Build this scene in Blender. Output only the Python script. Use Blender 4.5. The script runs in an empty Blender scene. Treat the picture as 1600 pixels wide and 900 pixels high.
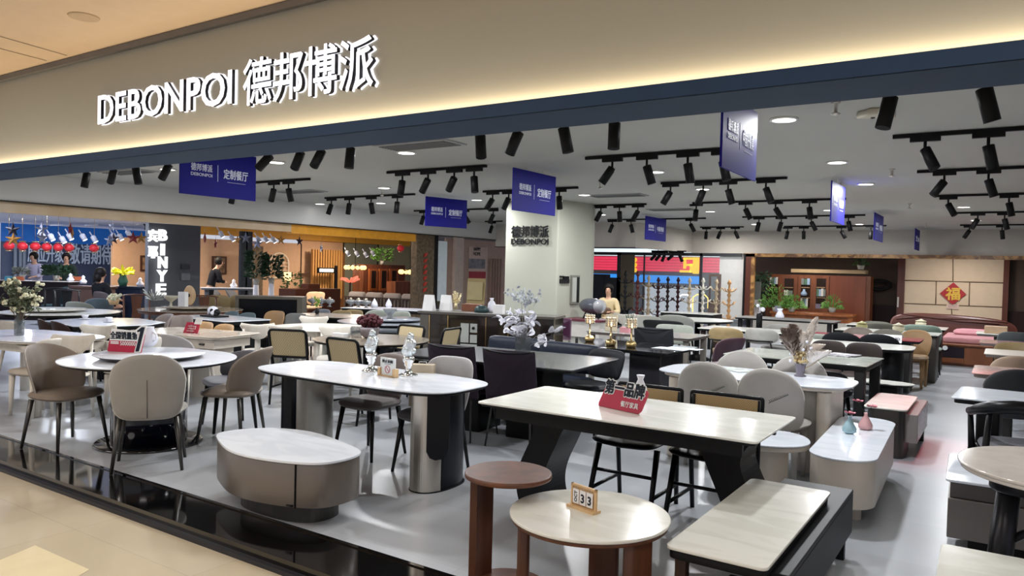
import bpy, bmesh, math, random
from mathutils import Vector, Matrix, Euler
random.seed(7)
R = math.radians; PI = math.pi
SC = bpy.context.scene
COL = SC.collection

# ---------------------------------------------------------------- camera
H = 1.62
FPX, YAW, PITCH, ROLL = 1173.5, R(-33.3675), R(-1.4953), R(1.433)
CF = Vector((math.sin(YAW)*math.cos(PITCH), math.cos(YAW)*math.cos(PITCH), math.sin(PITCH)))
_r = Vector((math.cos(YAW), -math.sin(YAW), 0)); _u = _r.cross(CF)
CR = _r*math.cos(ROLL) + _u*math.sin(ROLL); CU = -_r*math.sin(ROLL) + _u*math.cos(ROLL)
cd = bpy.data.cameras.new('camera'); cam = bpy.data.objects.new('camera', cd); COL.objects.link(cam)
cd.sensor_width = 36; cd.lens = FPX/1600*36; cd.clip_end = 200; cd.clip_start = .05
cam.matrix_world = Matrix(((CR.x, CU.x, -CF.x, 0), (CR.y, CU.y, -CF.y, 0), (CR.z, CU.z, -CF.z, H), (0, 0, 0, 1)))
SC.camera = cam
SC.view_settings.view_transform = 'Standard'; SC.view_settings.look = 'None'
SC.view_settings.gamma = 1; SC.view_settings.use_curve_mapping = False
SC.view_settings.exposure = 0.28

def ray(px, py):
    return CF + CR*((px-800)/FPX) + CU*((450-py)/FPX)
def P(px, py, z=0.0):            # point of the horizontal plane z seen at a photo pixel (layout survey)
    d = ray(px, py); t = (z-H)/d.z; return Vector((d.x*t, d.y*t, z))
def PX(px, py, X):
    d = ray(px, py); t = X/d.x; return Vector((X, d.y*t, H+d.z*t))
def PY(px, py, Y):
    d = ray(px, py); t = Y/d.y; return Vector((d.x*t, Y, H+d.z*t))

# ---------------------------------------------------------------- world and lights
w = bpy.data.worlds.new('world'); SC.world = w; w.use_nodes = True
w.node_tree.nodes['Background'].inputs[0].default_value = (.86, .88, 1.0, 1)
w.node_tree.nodes['Background'].inputs[1].default_value = .55

def light(name, kind, loc, energy, color=(1, 1, 1), size=.2, size_y=None, rot=(0, 0, 0), spot=60, blend=.5):
    l = bpy.data.lights.new(name, kind); l.energy = energy; l.color = color
    if kind == 'AREA':
        l.size = size
        if size_y: l.shape = 'RECTANGLE'; l.size_y = size_y
        else: l.shape = 'DISK'
    elif kind == 'SPOT': l.spot_size = R(spot); l.spot_blend = blend; l.shadow_soft_size = size
    else: l.shadow_soft_size = size
    o = bpy.data.objects.new(name, l); COL.objects.link(o); o.location = loc; o.rotation_euler = rot
    return o
# fascia cove strip, mall ceiling lamps, added red spot over the aisle
CEIL = 2.8
light('cove_light', 'AREA', (-6.5, 3.058, 2.422), 32, (1, .78, .52), .02, 22, (PI, 0, R(90)))
for x in (-7.0, -3.5, 0.5): light('mall_lamp', 'AREA', (x, .7, 3.15), 42, (1, .97, .93), 1.6)
light('mall_lamp', 'AREA', (-9.5, -.5, 3.15), 50, (1, .97, .93), 1.6)
light('red_glow_spot', 'SPOT', (-.40, 8.3, 2.72), 130, (1, .10, .14), .1, rot=(R(-6), R(2), 0), spot=44, blend=.9)  # added spot without a fixture, tints the aisle floor pink

# ---------------------------------------------------------------- materials
def lin(h):
    if not isinstance(h, str): return (*h, 1)
    v = [int(h[i:i+2], 16)/255 for i in (0, 2, 4)]
    return (*[(c/12.92 if c <= .04045 else ((c+.055)/1.055)**2.4) for c in v], 1)
_m = {}
def mat(name, col, rough=.5, metal=0, emit=0, var=.06, scale=8, bump=0, alpha=None, trans=0, coat=0, kind=None, col2=None, ecol=None):
    if name in _m: return _m[name]
    m = bpy.data.materials.new(name); m.use_nodes = True; nt = m.node_tree; n = nt.nodes; L = nt.links
    b = n['Principled BSDF']; c = lin(col)
    b.inputs['Roughness'].default_value = rough; b.inputs['Metallic'].default_value = metal
    tc = n.new('ShaderNodeTexCoord')
    if kind == 'marble':
        ns = n.new('ShaderNodeTexNoise'); ns.inputs['Scale'].default_value = scale; ns.inputs['Detail'].default_value = 8; ns.inputs['Distortion'].default_value = 1.8
        mp = n.new('ShaderNodeMapping'); mp.inputs['Rotation'].default_value = (0, 0, .6); mp.inputs['Scale'].default_value = (1, 3.2, 1)
        L.new(tc.outputs['Object'], mp.inputs[0]); L.new(mp.outputs[0], ns.inputs['Vector'])
        rp = n.new('ShaderNodeValToRGB'); rp.color_ramp.elements[0].position = .42; rp.color_ramp.elements[0].color = lin(col2)
        rp.color_ramp.elements[1].position = .56; rp.color_ramp.elements[1].color = c
        L.new(ns.outputs[0], rp.inputs[0]); L.new(rp.outputs[0], b.inputs['Base Color'])
    elif kind == 'wood':
        wv = n.new('ShaderNodeTexNoise'); wv.inputs['Scale'].default_value = scale; wv.inputs['Detail'].default_value = 5
        mp = n.new('ShaderNodeMapping'); mp.inputs['Scale'].default_value = (1, 1, .09)
        L.new(tc.outputs['Object'], mp.inputs[0]); L.new(mp.outputs[0], wv.inputs['Vector'])
        rp = n.new('ShaderNodeValToRGB'); rp.color_ramp.elements[0].position = .3; rp.color_ramp.elements[0].color = lin(col2 or col)
        rp.color_ramp.elements[1].position = .7; rp.color_ramp.elements[1].color = c
        L.new(wv.outputs[0], rp.inputs[0]); L.new(rp.outputs[0], b.inputs['Base Color'])
    elif kind == 'cane':
        ck = n.new('ShaderNodeTexChecker'); ck.inputs['Scale'].default_value = scale
        ck.inputs['Color1'].default_value = c; ck.inputs['Color2'].default_value = lin(col2)
        L.new(tc.outputs['Object'], ck.inputs['Vector']); L.new(ck.outputs[0], b.inputs['Base Color'])
    elif kind == 'tiles':
        sep = n.new('ShaderNodeTexBrick'); sep.offset = 0; sep.inputs['Scale'].default_value = 1
        sep.inputs['Brick Width'].default_value = scale; sep.inputs['Row Height'].default_value = scale
        sep.inputs['Mortar Size'].default_value = .004; sep.inputs['Color1'].default_value = c; sep.inputs['Color2'].default_value = lin(col2)
        sep.inputs['Mortar'].default_value = tuple(x*.88 for x in c[:3])+(1,)
        ns = n.new('ShaderNodeTexNoise'); ns.inputs['Scale'].default_value = 2.2; ns.inputs['Detail'].default_value = 6
        mx = n.new('ShaderNodeMix'); mx.data_type = 'RGBA'; mx.blend_type = 'MULTIPLY'; mx.inputs[0].default_value = .18
        L.new(tc.outputs['Object'], sep.inputs['Vector']); L.new(tc.outputs['Object'], ns.inputs['Vector'])
        L.new(sep.outputs['Color'], mx.inputs[6]); L.new(ns.outputs[0], mx.inputs[7]); L.new(mx.outputs[2], b.inputs['Base Color'])
    else:
        ns = n.new('ShaderNodeTexNoise'); ns.inputs['Scale'].default_value = scale; ns.inputs['Detail'].default_value = 3
        L.new(tc.outputs['Object'], ns.inputs['Vector'])
        rp = n.new('ShaderNodeValToRGB')
        rp.color_ramp.elements[0].position = .3; rp.color_ramp.elements[1].position = .7
        rp.color_ramp.elements[0].color = lin(col2) if col2 else tuple(max(0, x*(1-var)) for x in c[:3])+(1,)
        rp.color_ramp.elements[1].color = c if col2 else tuple(min(1, x*(1+var)) for x in c[:3])+(1,)
        L.new(ns.outputs[0], rp.inputs[0]); L.new(rp.outputs[0], b.inputs['Base Color'])
        if bump:
            bp = n.new('ShaderNodeBump'); bp.inputs['Strength'].default_value = bump; bp.inputs['Distance'].default_value = .004
            n2 = n.new('ShaderNodeTexNoise'); n2.inputs['Scale'].default_value = 160
            L.new(tc.outputs['Object'], n2.inputs['Vector']); L.new(n2.outputs[0], bp.inputs['Height']); L.new(bp.outputs[0], b.inputs['Normal'])
    if (max(c[:3]) < .06 and not coat) or 'board' in name: b.inputs['Specular IOR Level'].default_value = .22
    if emit:
        b.inputs['Emission Color'].default_value = lin(ecol or col); b.inputs['Emission Strength'].default_value = emit
    if trans: b.inputs['Transmission Weight'].default_value = trans; b.inputs['IOR'].default_value = 1.3
    if coat: b.inputs['Coat Weight'].default_value = coat; b.inputs['Coat Roughness'].default_value = .06
    if alpha is not None: b.inputs['Alpha'].default_value = alpha
    _m[name] = m
    return m

# ---------------------------------------------------------------- mesh helpers
def BM(): return bmesh.new()
def face(bm, vs, mi=0, smooth=False):
    try: f = bm.faces.new(vs)
    except ValueError: return None
    f.material_index = mi; f.smooth = smooth; return f
def box(bm, x0, x1, y0, y1, z0, z1, mi=0, rot=0, org=None, tilt=None):
    pts = [Vector((x, y, z)) for z in (z0, z1) for x, y in ((x0, y0), (x1, y0), (x1, y1), (x0, y1))]
    M = None
    if rot or tilt:
        o = Vector(org) if org else Vector(((x0+x1)/2, (y0+y1)/2, (z0+z1)/2))
        M = Matrix.Translation(o) @ Euler((tilt or 0, 0, rot)).to_matrix().to_4x4() @ Matrix.Translation(-o)
    v = [bm.verts.new(M @ p if M else p) for p in pts]
    for q in ((3, 2, 1, 0), (4, 5, 6, 7), (0, 1, 5, 4), (1, 2, 6, 5), (2, 3, 7, 6), (3, 0, 4, 7)): face(bm, [v[i] for i in q], mi)
    return v
def bridge(bm, a, b, mi=0, smooth=True):
    n = len(a)
    for i in range(n): face(bm, (a[i], a[(i+1) % n], b[(i+1) % n], b[i]), mi, smooth)
def rrect(w, d, r, seg=6, cx=0, cy=0):
    r = min(r, w/2-1e-4, d/2-1e-4); out = []
    for (sx, sy, a0) in ((1, 1, 0), (-1, 1, 90), (-1, -1, 180), (1, -1, 270)):
        for k in range(seg+1):
            a = R(a0+90*k/seg); out.append((cx+sx*(w/2-r)+r*math.cos(a), cy+sy*(d/2-r)+r*math.sin(a)))
    return out
def sup(w, d, n=2.0, N=48, cx=0, cy=0):
    out = []
    for k in range(N):
        a = 2*PI*k/N; c, s = math.cos(a), math.sin(a)
        out.append((cx+w/2*math.copysign(abs(c)**(2/n), c), cy+d/2*math.copysign(abs(s)**(2/n), s)))
    return out
def trans(pts, cx, cy, a=0):
    c, s = math.cos(a), math.sin(a)
    return [(cx+x*c-y*s, cy+x*s+y*c) for x, y in pts]
def slab(bm, pts, z0, z1, r=0, mi=0, top=None, ident=None):
    """prism with rounded edges; top = material of the upper face"""
    cx = sum(p[0] for p in pts)/len(pts); cy = sum(p[1] for p in pts)/len(pts)
    def loop(z, ins):
        L = []
        for x, y in pts:
            d = math.hypot(x-cx, y-cy) or 1; k = max(0, 1-ins/d); L.append(bm.verts.new((cx+(x-cx)*k, cy+(y-cy)*k, z)))
        return L
    prof = [(z0, 0), (z1, 0)] if r <= 0 else [(z0, r), (z0+.3*r, .3*r), (z0+r, 0), (z1-r, 0), (z1-.3*r, .3*r), (z1, r)]
    Ls = [loop(*p) for p in prof]
    for a, b in zip(Ls, Ls[1:]): bridge(bm, a, b, mi, r > 0)
    face(bm, Ls[0][::-1], mi); face(bm, Ls[-1], mi if top is None else top)
def extr(bm, pts, axis, a0, a1, mi=0):
    """outline pts in the plane across `axis` ('x': (y,z), 'y': (x,z)), extruded from a0 to a1"""
    f = (lambda p, t: (t, p[0], p[1])) if axis == 'x' else (lambda p, t: (p[0], t, p[1]))
    A = [bm.verts.new(f(p, a0)) for p in pts]; B = [bm.verts.new(f(p, a1)) for p in pts]
    bridge(bm, A, B, mi, False); face(bm, A[::-1], mi); face(bm, B, mi)
def tube(bm, pts, rad, n=8, mi=0, closed=False, flat=1.0):
    pts = [Vector(p) for p in pts]
    if not isinstance(rad, (list, tuple)): rad = [rad]*len(pts)
    rings = []; N = len(pts)
    ref = None
    for i, p in enumerate(pts):
        a = pts[(i-1) % N] if (closed or i > 0) else p; b = pts[(i+1) % N] if (closed or i < N-1) else p
        t = (b-a).normalized() if (b-a).length > 1e-9 else Vector((0, 0, 1))
        if ref is None: ref = Vector((0, 0, 1)) if abs(t.z) < .9 else Vector((1, 0, 0))
        u = t.cross(ref); u = u.normalized() if u.length > 1e-6 else t.orthogonal().normalized()
        v = t.cross(u).normalized(); ref = u.cross(t)
        rings.append([bm.verts.new(p + (u*math.cos(2*PI*k/n) + v*math.sin(2*PI*k/n)*flat)*rad[i]) for k in range(n)])
    for a, b in zip(rings, rings[1:]): bridge(bm, a, b, mi)
    if closed: bridge(bm, rings[-1], rings[0], mi)
    else: face(bm, rings[0][::-1], mi); face(bm, rings[-1], mi)
def lathe(bm, prof, c=(0, 0, 0), n=20, mi=0, M=None, cap=True):
    rings = []
    for r, z in prof:
        ring = []
        for k in range(n):
            v = Vector((c[0]+max(r, 1e-4)*math.cos(2*PI*k/n), c[1]+max(r, 1e-4)*math.sin(2*PI*k/n), c[2]+z))
            ring.append(bm.verts.new(M @ v if M else v))
        rings.append(ring)
    for a, b in zip(rings, rings[1:]): bridge(bm, a, b, mi)
    if cap: face(bm, rings[0][::-1], mi); face(bm, rings[-1], mi)
def ball(bm, c, r, n=8, mi=0, sz=1.0):
    prof = [(r*math.sin(PI*k/n), -r*sz*math.cos(PI*k/n)) for k in range(n+1)]
    lathe(bm, prof, c, max(6, n), mi)
def pillow(bm, outline, th, fmap, mi=0, p=5.0, rings=(1, .96, .86, .65, .33)):
    """closed padded sheet of any outline; fmap(x, y, t) places it"""
    cx = sum(q[0] for q in outline)/len(outline); cy = sum(q[1] for q in outline)/len(outline)
    def side(s):
        L = []
        for k in rings:
            t = s*th/2*max(0, 1-k**p)**.5
            L.append([bm.verts.new(fmap(cx+(x-cx)*k, cy+(y-cy)*k, t)) for x, y in outline])
        c = bm.verts.new(fmap(cx, cy, s*th/2)); return L, c
    F, fc = side(1); B, bc = side(-1)
    for a, b in zip(F, F[1:]): bridge(bm, a, b, mi)
    for a, b in zip(B[::-1], B[::-1][1:]): bridge(bm, a, b, mi)
    n = len(outline)
    for i in range(n):
        face(bm, (F[-1][i], F[-1][(i+1) % n], fc), mi, True); face(bm, (B[-1][(i+1) % n], B[-1][i], bc), mi, True)
    bridge(bm, B[0], F[0], mi)
def ident(x, y, t): return Vector((x, y, t))

def mk(name, bm, mats, parent=None, bevel=0):
    me = bpy.data.meshes.new(name); bmesh.ops.recalc_face_normals(bm, faces=bm.faces[:]); bm.to_mesh(me); bm.free()
    for m in (mats if isinstance(mats, (list, tuple)) else [mats]): me.materials.append(m)
    o = bpy.data.objects.new(name, me); COL.objects.link(o)
    if parent: o.parent = parent
    if bevel:
        b = o.modifiers.new('bevel', 'BEVEL'); b.width = bevel; b.segments = 2; b.limit_method = 'ANGLE'
    return o
def tag(o, label, cat, group=None, kind=None):
    if label: o['label'] = label
    if cat: o['category'] = cat
    if group: o['group'] = group
    if kind: o['kind'] = kind
    return o
def thing(name, label, cat, loc=(0, 0, 0), rz=0, group=None):
    o = bpy.data.objects.new(name, None); COL.objects.link(o); o.empty_display_size = .1
    o.location = loc; o.rotation_euler = (0, 0, rz); return tag(o, label, cat, group)
def struct(name, bm, mats): o = mk(name, bm, mats); o['kind'] = 'structure'; return o
CH = {}
def dup(src, loc, rz, label=None, group=None, cat=None):
    def cp(o, par):
        c = o.copy(); COL.objects.link(c); c.parent = par
        for ch in list(o.children): cp(ch, c)
        return c
    r = cp(src, None); r.location = loc; r.rotation_euler = (0, 0, rz)
    if label: r['label'] = label
    if group: r['group'] = group
    if cat: r['category'] = cat
    return r
_proto = {}
def place(key, builder, loc, rz, label, cat, group=None):
    """first use builds the thing, later uses copy it with its parts"""
    if key not in _proto:
        o = builder(); _proto[key] = o; o.location = loc; o.rotation_euler = (0, 0, rz); tag(o, label, cat, group); return o
    o = dup(_proto[key], loc, rz, label, group, cat)
    if group is None and 'group' in o.keys(): del o['group']
    return o
def text(name, s, O, U, V, w, h, m, parent=None, depth=.004, bold=0.0, lean=0.0):
    cjk = any(ord(ch) > 255 for ch in s); fat = bold if cjk and bold > .008 else 0
    if fat: bold = 0
    """lettering fitted to the box at O spanned by unit vectors U (width w) and V (height h)"""
    c = bpy.data.curves.new('t', 'FONT'); c.body = s; c.extrude = .02; c.offset = bold; c.resolution_u = 3; c.shear = lean
    t = bpy.data.objects.new('t', c); COL.objects.link(t); bpy.context.view_layer.update()
    me = bpy.data.meshes.new_from_object(t.evaluated_get(bpy.context.evaluated_depsgraph_get()))
    bpy.data.objects.remove(t); bpy.data.curves.remove(c)
    xs = [v.co.x for v in me.vertices]; ys = [v.co.y for v in me.vertices]
    x0, x1, y0, y1 = min(xs), max(xs), min(ys), max(ys)
    U = Vector(U).normalized(); V = Vector(V).normalized(); N = U.cross(V); O = Vector(O)
    for v in me.vertices:
        v.co = O + U*((v.co.x-x0)/(x1-x0)*w) + V*((v.co.y-y0)/(y1-y0)*h) + N*((v.co.z+.02)/.04*depth)
    if fat:            # heavier strokes: the same glyphs repeated a hair apart
        b = BM(); rr = fat*h*1.0; DZ = N*(-depth*.02)
        for k in range(8):
            n0 = len(b.verts); b.from_mesh(me); b.verts.ensure_lookup_table(); a = PI*k/4
            for v in b.verts[n0:]: v.co += U*rr*math.cos(a)+V*rr*math.sin(a)+DZ*k
        b.to_mesh(me); b.free()
    me.name = name; me.materials.clear(); me.materials.append(m)
    o = bpy.data.objects.new(name, me); COL.objects.link(o)
    if parent: o.parent = parent
    return o

# ---------------------------------------------------------------- shared materials
M_ceil = mat('ceiling_paint', 'b2b2ab', .85, var=.02, scale=1.2)
M_wall = mat('wall_paint', 'c9c9c6', .85, var=.02, scale=1.5)
M_floor = mat('grey_floor_tile', 'b0b5bc', .28, kind='tiles', scale=.8, col2='a8adb3')
M_mall = mat('cream_mall_tile', 'd2c6ae', .12, kind='tiles', scale=1.2, col2='ccbea2')
M_mallceil = mat('mall_ceiling_paint', 'e8cfb0', .9, var=.02)
M_fascia = mat('fascia_paint', 'a4a397', .8, var=.03, scale=.7)
M_band = mat('blue_band', '0e3050', .7, var=.08)
M_blackgloss = mat('black_gloss_stone', '0b0a0a', .07, var=.2, coat=.6)
M_black = mat('black_metal', '131416', .45, var=.1)
M_blackwood = mat('black_stained_wood', '0f1115', .35, kind='wood', col2='090a0c', scale=20)
M_steel = mat('brushed_steel', 'ccc7be', .34, 1, var=.1, scale=3)
M_chrome = mat('chrome', 'e0e0e0', .08, 1)
M_darksteel = mat('dark_steel', '4b4a48', .35, .8)
M_white = mat('white_sintered_stone', 'e9eff8', .12, kind='marble', col2='dfe6f0', scale=1.6)
M_marble = mat('cream_marble', 'e4e5de', .16, kind='marble', col2='dadbd3', scale=1.6)
M_walnut = mat('walnut', '6b4029', .4, kind='wood', col2='4b2b1b', scale=14)
M_redwood = mat('red_brown_wood', '7a4529', .35, kind='wood', col2='5a311d', scale=10)
M_oak = mat('light_wood', 'd9b88a', .45, kind='wood', col2='c7a272', scale=14)
M_taupe = mat('taupe_leather', '7b6f64', .45, var=.06, bump=.2)
M_grey = mat('grey_leather', '98958f', .5, var=.04, bump=.2)
M_dgrey = mat('dark_grey_fabric', '63646a', .85, var=.1, bump=.5)
M_lgrey = mat('light_grey_leather', 'a9a7a8', .5, var=.04, bump=.2)
M_beige = mat('beige_leather', 'a9a5a0', .55, var=.04, bump=.2)
M_cream = mat('cream_lacquer', 'd6cdc0', .35, var=.03)
M_whitewood = mat('white_painted_wood', 'd8d3ca', .35, kind='wood', col2='cdc7bc', scale=14)
M_purple = mat('aubergine_leather', '2b212e', .5, var=.08, bump=.3)
M_navy = mat('navy_leather', '232a38', .4, var=.08, bump=.3)
M_cane = mat('woven_cane', 'cdbf9c', .7, kind='cane', col2='b09b70', scale=70)
M_cane2 = mat('open_cane', 'd0b180', .7, kind='cane', col2='9c875c', scale=130)
M_blue = mat('royal_blue_board', '0f0d7c', .6, var=.04)
M_letterw = mat('white_letter', 'd0d4e4', .5, emit=.04)
M_signw = mat('backlit_white', 'f4f3ff', .4, emit=1.15)
M_lamp = mat('lamp_diffuser', 'fffaf2', .4, emit=5)
M_green = mat('leaf_green', '3f5e34', .6, var=.3, scale=20)
M_dgreen = mat('dark_leaf', '28402c', .6, var=.3, scale=20)
M_glass = mat('clear_glass', 'd8e4e6', .03, trans=.9, alpha=.35)
M_smoke = mat('smoked_glass', '70787c', .05, trans=.4, alpha=.6)
M_petal = mat('white_petal', 'dcdde6', .7, var=.04)
M_red = mat('crimson_card', 'b01c3e', .4, var=.05)
M_inkd = mat('dark_ink', '1c2430', .5)
M_paper = mat('white_card', 'e6e6e6', .6, var=.02)
M_tancl = mat('camel_leather', 'a5835a', .55, var=.06)
M_dbrown = mat('dark_brown_leather', '3a2c28', .5, var=.08)
M_teal = mat('slate_blue_fabric', '55646c', .8, var=.08)
M_sage = mat('sage_grey_fabric', '8b9087', .8, var=.06)
M_olive = mat('olive_leather', '8d7a54', .55, var=.06)
M_gold = mat('gold_metal', 'dcc08a', .2, 1, var=.1)
# ================================================================ STRUCTURE
WX = -11.6            # line of the left opening
b = BM(); box(b, -30, 4.5, 3.1, 27, -.06, 0); struct('floor', b, M_floor)
b = BM(); box(b, -16, 5, -6, 2.74, -.15, -.076); struct('floor_mall', b, M_mall)
b = BM()   # lighter diamond inlay in the mall floor
c0 = P(30, 880, -.076)
for q in ([P(55, 852, -.074), P(140, 890, -.074), P(60, 935, -.074), P(-60, 900, -.074)],):
    face(b, [b.verts.new(v) for v in q])
struct('trim_1', b, mat('pale_inlay', 'e6d9b4', .14, var=.03))
b = BM(); box(b, -16, 5, 2.735, 3.1, -.15, -.004); box(b, -16, 5, 3.085, 3.112, -.004, .003); struct('trim_2', b, M_blackgloss)
b = BM(); box(b, -16, 5, 2.70, 2.735, -.15, -.05); struct('trim_3', b, mat('slate_stone', '2c2d33', .3, var=.1))
b = BM(); box(b, WX, 4.5, 3.36, 20.65, CEIL, CEIL+.08); struct('ceiling', b, M_ceil)
b = BM(); box(b, -16, 5, -6, 3.15, 3.205, 3.3); struct('ceiling_mall', b, M_mallceil)
b = BM(); box(b, -16, 5, 3.09, 3.36, 2.40, 3.35); struct('wall_front', b, M_fascia)
b = BM(); box(b, -16, 5, 2.99, 3.37, 2.35, 2.398); box(b, -16, 5, 2.985, 3.0, 2.35, 2.412); struct('trim_4', b, M_band)
b = BM(); box(b, -16, 5, 3.05, 3.085, 3.16, 3.2); struct('trim_5', b, mat('grey_reveal', '6d6a68', .6))
# downstand walls above the openings
b = BM(); box(b, WX-.12, WX, 3.36, 17.0, 2.385, CEIL); struct('wall_left', b, M_wall)
b = BM(); box(b, WX, -7.5, 16.75, 16.87, 2.2, CEIL); box(b, -7.62, -7.5, 16.87, 20.6, 2.2, CEIL); box(b, -7.5, 4.5, 20.6, 20.7, 2.185, CEIL)
struct('wall_back', b, mat('back_wall_paint', 'bdb7ae', .85, var=.02))
b = BM(); box(b, WX-.1, WX+.02, 3.36, 17, 2.37, 2.386); box(b, WX, -7.5, 16.72, 16.77, 2.18, 2.2); struct('trim_6', b, mat('dark_edge', '2b2622', .5))
b = BM(); box(b, 4.4, 4.5, 3.2, 27, 0, 3); struct('wall_right', b, M_wall)
b = BM(); box(b, -30, 4.5, 26.9, 27, 0, 3); struct('wall_rear', b, mat('rear_wall_paint', '9a948c', .9))

# ================================================================ CEILING ITEMS
def make_downlight():
    t = thing('downlight', '', 'downlight')
    b = BM(); lathe(b, [(.085, -.012), (.105, -.012), (.105, 0), (.085, 0)], n=24, cap=False); mk('trim_ring', b, mat('white_trim', 'e4e4e2', .5), t)
    b = BM(); lathe(b, [(.001, -.009), (.085, -.009), (.085, -.002)], n=24); mk('diffuser', b, M_lamp, t)
    return t
DL = [(635, 238, 'nearest the round lazy susan table row, by the grille'), (432, 253, 'between the first spotlights, right of the large blue board'), (600, 293, 'half hidden by a spotlight head'),
      (595, 317, 'low on the left by the four straight spotlights'), (483, 319, 'furthest left by the opening'), (745, 312, 'just right of the middle blue board'), (913, 304, 'right above the pillar top'),
      (1225, 186, 'closest of all, right of the hanging board by the beam'), (1308, 253, 'in open ceiling right of centre'), (1353, 287, 'behind the one in open ceiling right of centre'),
      (1025, 268, 'behind the second head of the central track'), (1098, 295, 'behind the second head of the lower central track'), (1110, 330, 'above the small blue board'), (1180, 350, 'deep in the middle back'),
      (1506, 323, 'at the right under the third right hand track'), (1525, 344, 'at the far right back'), (940, 335, 'right beside the pillar edge'), (1295, 328, 'behind the narrow turned board'), (1343, 350, 'furthest back right of centre'),
      (262, 264, 'beside the fourth front spotlight on the left')]
for px, py, s in DL:
    p = P(px, py, CEIL-.002); near_wall = p.x < -11.3; p.x = max(p.x, -11.35)
    place('dl', make_downlight, p, 0, 'round recessed ceiling downlight '+s, 'ceiling light', 'recessed downlights in the shop ceiling')
    if not near_wall: light('downlight_lamp', 'AREA', (p.x, p.y, CEIL-.03), 40, (.97, .98, 1), .16)

M_sp = mat('track_black', '0a0a0b', .55, var=.08)
def add_track(p0, p1, heads, label, spots=True):
    """p0, p1: ends on the ceiling; heads: (distance along, lean to the right in degrees, lean away)"""
    d = (p1-p0); L = d.length; rz = math.atan2(d.y, d.x)
    t = thing('track_light', label, 'track light', p0, rz, 'black ceiling track lights')
    b = BM(); box(b, 0, L, -.017, .017, -.005, .025); mk('track', b, M_sp, t)
    for s, lean, fwd in heads:
        b = BM(); box(b, -.11, .11, -.02, .02, -.042, -.004); tube(b, [(.0, 0, -.04), (0, 0, -.125)], .012, 8); box(b, -.02, .02, -.014, .014, -.135, -.105)
        a = mk('spotlight', b, M_sp, t); a.location = (s, 0, 0)
        b = BM(); lathe(b, [(.036, -.185), (.043, -.185), (.043, 0), (.03, .006)], n=18)
        lathe(b, [(.001, -.172), (.036, -.174), (.036, -.185)], n=18)
        h = mk('lamp_head', b, M_sp, a); h.location = (0, 0, -.105); h.rotation_euler = (R(fwd), R(-lean), 0)
    return t
TZ = 2.77
def track(x0, y0, x1, y1, heads, label, Y=None):
    a = P(x0, y0, TZ); c = P(x1, y1, TZ)
    Yv = Y or (a.y+c.y)/2
    a = PY(x0, y0, Yv); c = PY(x1, y1, Yv); a.z = c.z = TZ
    hs = []
    for i, (hx, lean) in enumerate(heads):
        s = PY(hx, y0+(y1-y0)*(hx-x0)/(x1-x0), Yv).x - a.x
        hs.append((s, lean, (-12, 8, 14, -6)[i % 4]))
    add_track(a, c, hs, label)
def ftrack(X0, X1, Y, heads, label):      # tracks whose rail hides behind the front beam
    hs = []
    for i, (px, py, lean) in enumerate(heads):
        hs.append((PY(px, py, Y).x-X0, lean, (-10, 8, 4, -6)[i % 4]))
    add_track(Vector((X0, Y, TZ)), Vector((X1, Y, TZ)), hs, label)
ftrack(-9.2, -7.55, 4.85, [(136, 270, 0), (178, 268, -42), (212, 268, 12), (264, 262, -35)], 'black track light with four spots behind the front beam at far left')
ftrack(-6.35, -4.75, 4.85, [(422, 248, -48), (470, 247, -40), (503, 244, -42), (548, 241, 0)], 'black track light with four spots behind the beam under the shop name')
ftrack(-3.75, -2.2, 4.85, [(750, 228, 12), (810, 220, -32), (880, 214, 12), (960, 206, 2)], 'black track light with four spots behind the beam in the picture middle')
ftrack(-.75, .8, 4.85, [(1391, 165, -10), (1537, 152, 14)], 'black track light behind the beam with two big spots at upper right')
track(340, 291, 484, 280, [(365, 0), (428, -28), (451, 3)], 'black track light coming out right of the large blue board')
track(605, 270, 760, 262, [(629, 2), (669, -38), (710, -40), (741, 10)], 'black track light with four spots above the middle blue board')
track(915, 250, 1130, 234, [(957, -32), (1011, 16), (1075, 6), (1130, 16)], 'black track light with four spots left of the largest turned board')
track(1395, 216, 1690, 197, [(1446, 26), (1545, 12), (1650, 5)], 'nearest of the black track lights at the right edge')
track(508, 311, 648, 304, [(518, -12), (546, -18), (580, 0), (621, 0)], 'black track light with four small spots over the left opening')
track(755, 300, 903, 295, [(770, -28), (795, -34), (840, 8), (874, 8)], 'black track light passing behind the blue board on the pillar')
track(1033, 288, 1230, 279, [(1048, -28), (1099, -24), (1138, 14), (1197, 24)], 'black track light with four spots, second row in the middle')
track(1433, 269, 1640, 262, [(1476, -34), (1545, 18), (1625, 8)], 'second of the black track lights at the right edge')
track(647, 331, 778, 326, [(662, -10), (692, 4), (726, 30), (771, -24)], 'black track light passing behind the middle blue board')
track(928, 323, 1010, 319, [(939, -24), (968, 2), (997, -36)], 'black track light with three spots right beside the pillar')
track(1082, 319, 1322, 311, [(1088, 0), (1165, 26), (1212, 30), (1265, 10)], 'black track light with four spots, third row in the middle')
track(1463, 308, 1650, 302, [(1482, 28), (1577, 12)], 'third of the black track lights at the right edge')
track(949, 345, 1103, 341, [(957, -16), (986, 12), (1079, 26)], 'black track light running behind the small blue board')
track(1160, 340, 1352, 337, [(1186, -8), (1221, -16), (1268, 26), (1326, 14)], 'black track light with four spots, fourth row in the middle')
track(1484, 334, 1650, 331, [(1528, -28), (1570, 14)], 'fourth of the black track lights at the right edge')
track(1094, 356, 1162, 355, [(1104, 0), (1126, -24), (1149, 22)], 'short black track light with three spots deep in the back')
track(1225, 355, 1385, 353, [(1231, -8), (1256, 0), (1315, 26), (1361, 0)], 'black track light, furthest row in the middle')
track(1500, 353, 1650, 351, [(1515, -30), (1566, 6)], 'furthest of the black track lights at the right edge')
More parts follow.
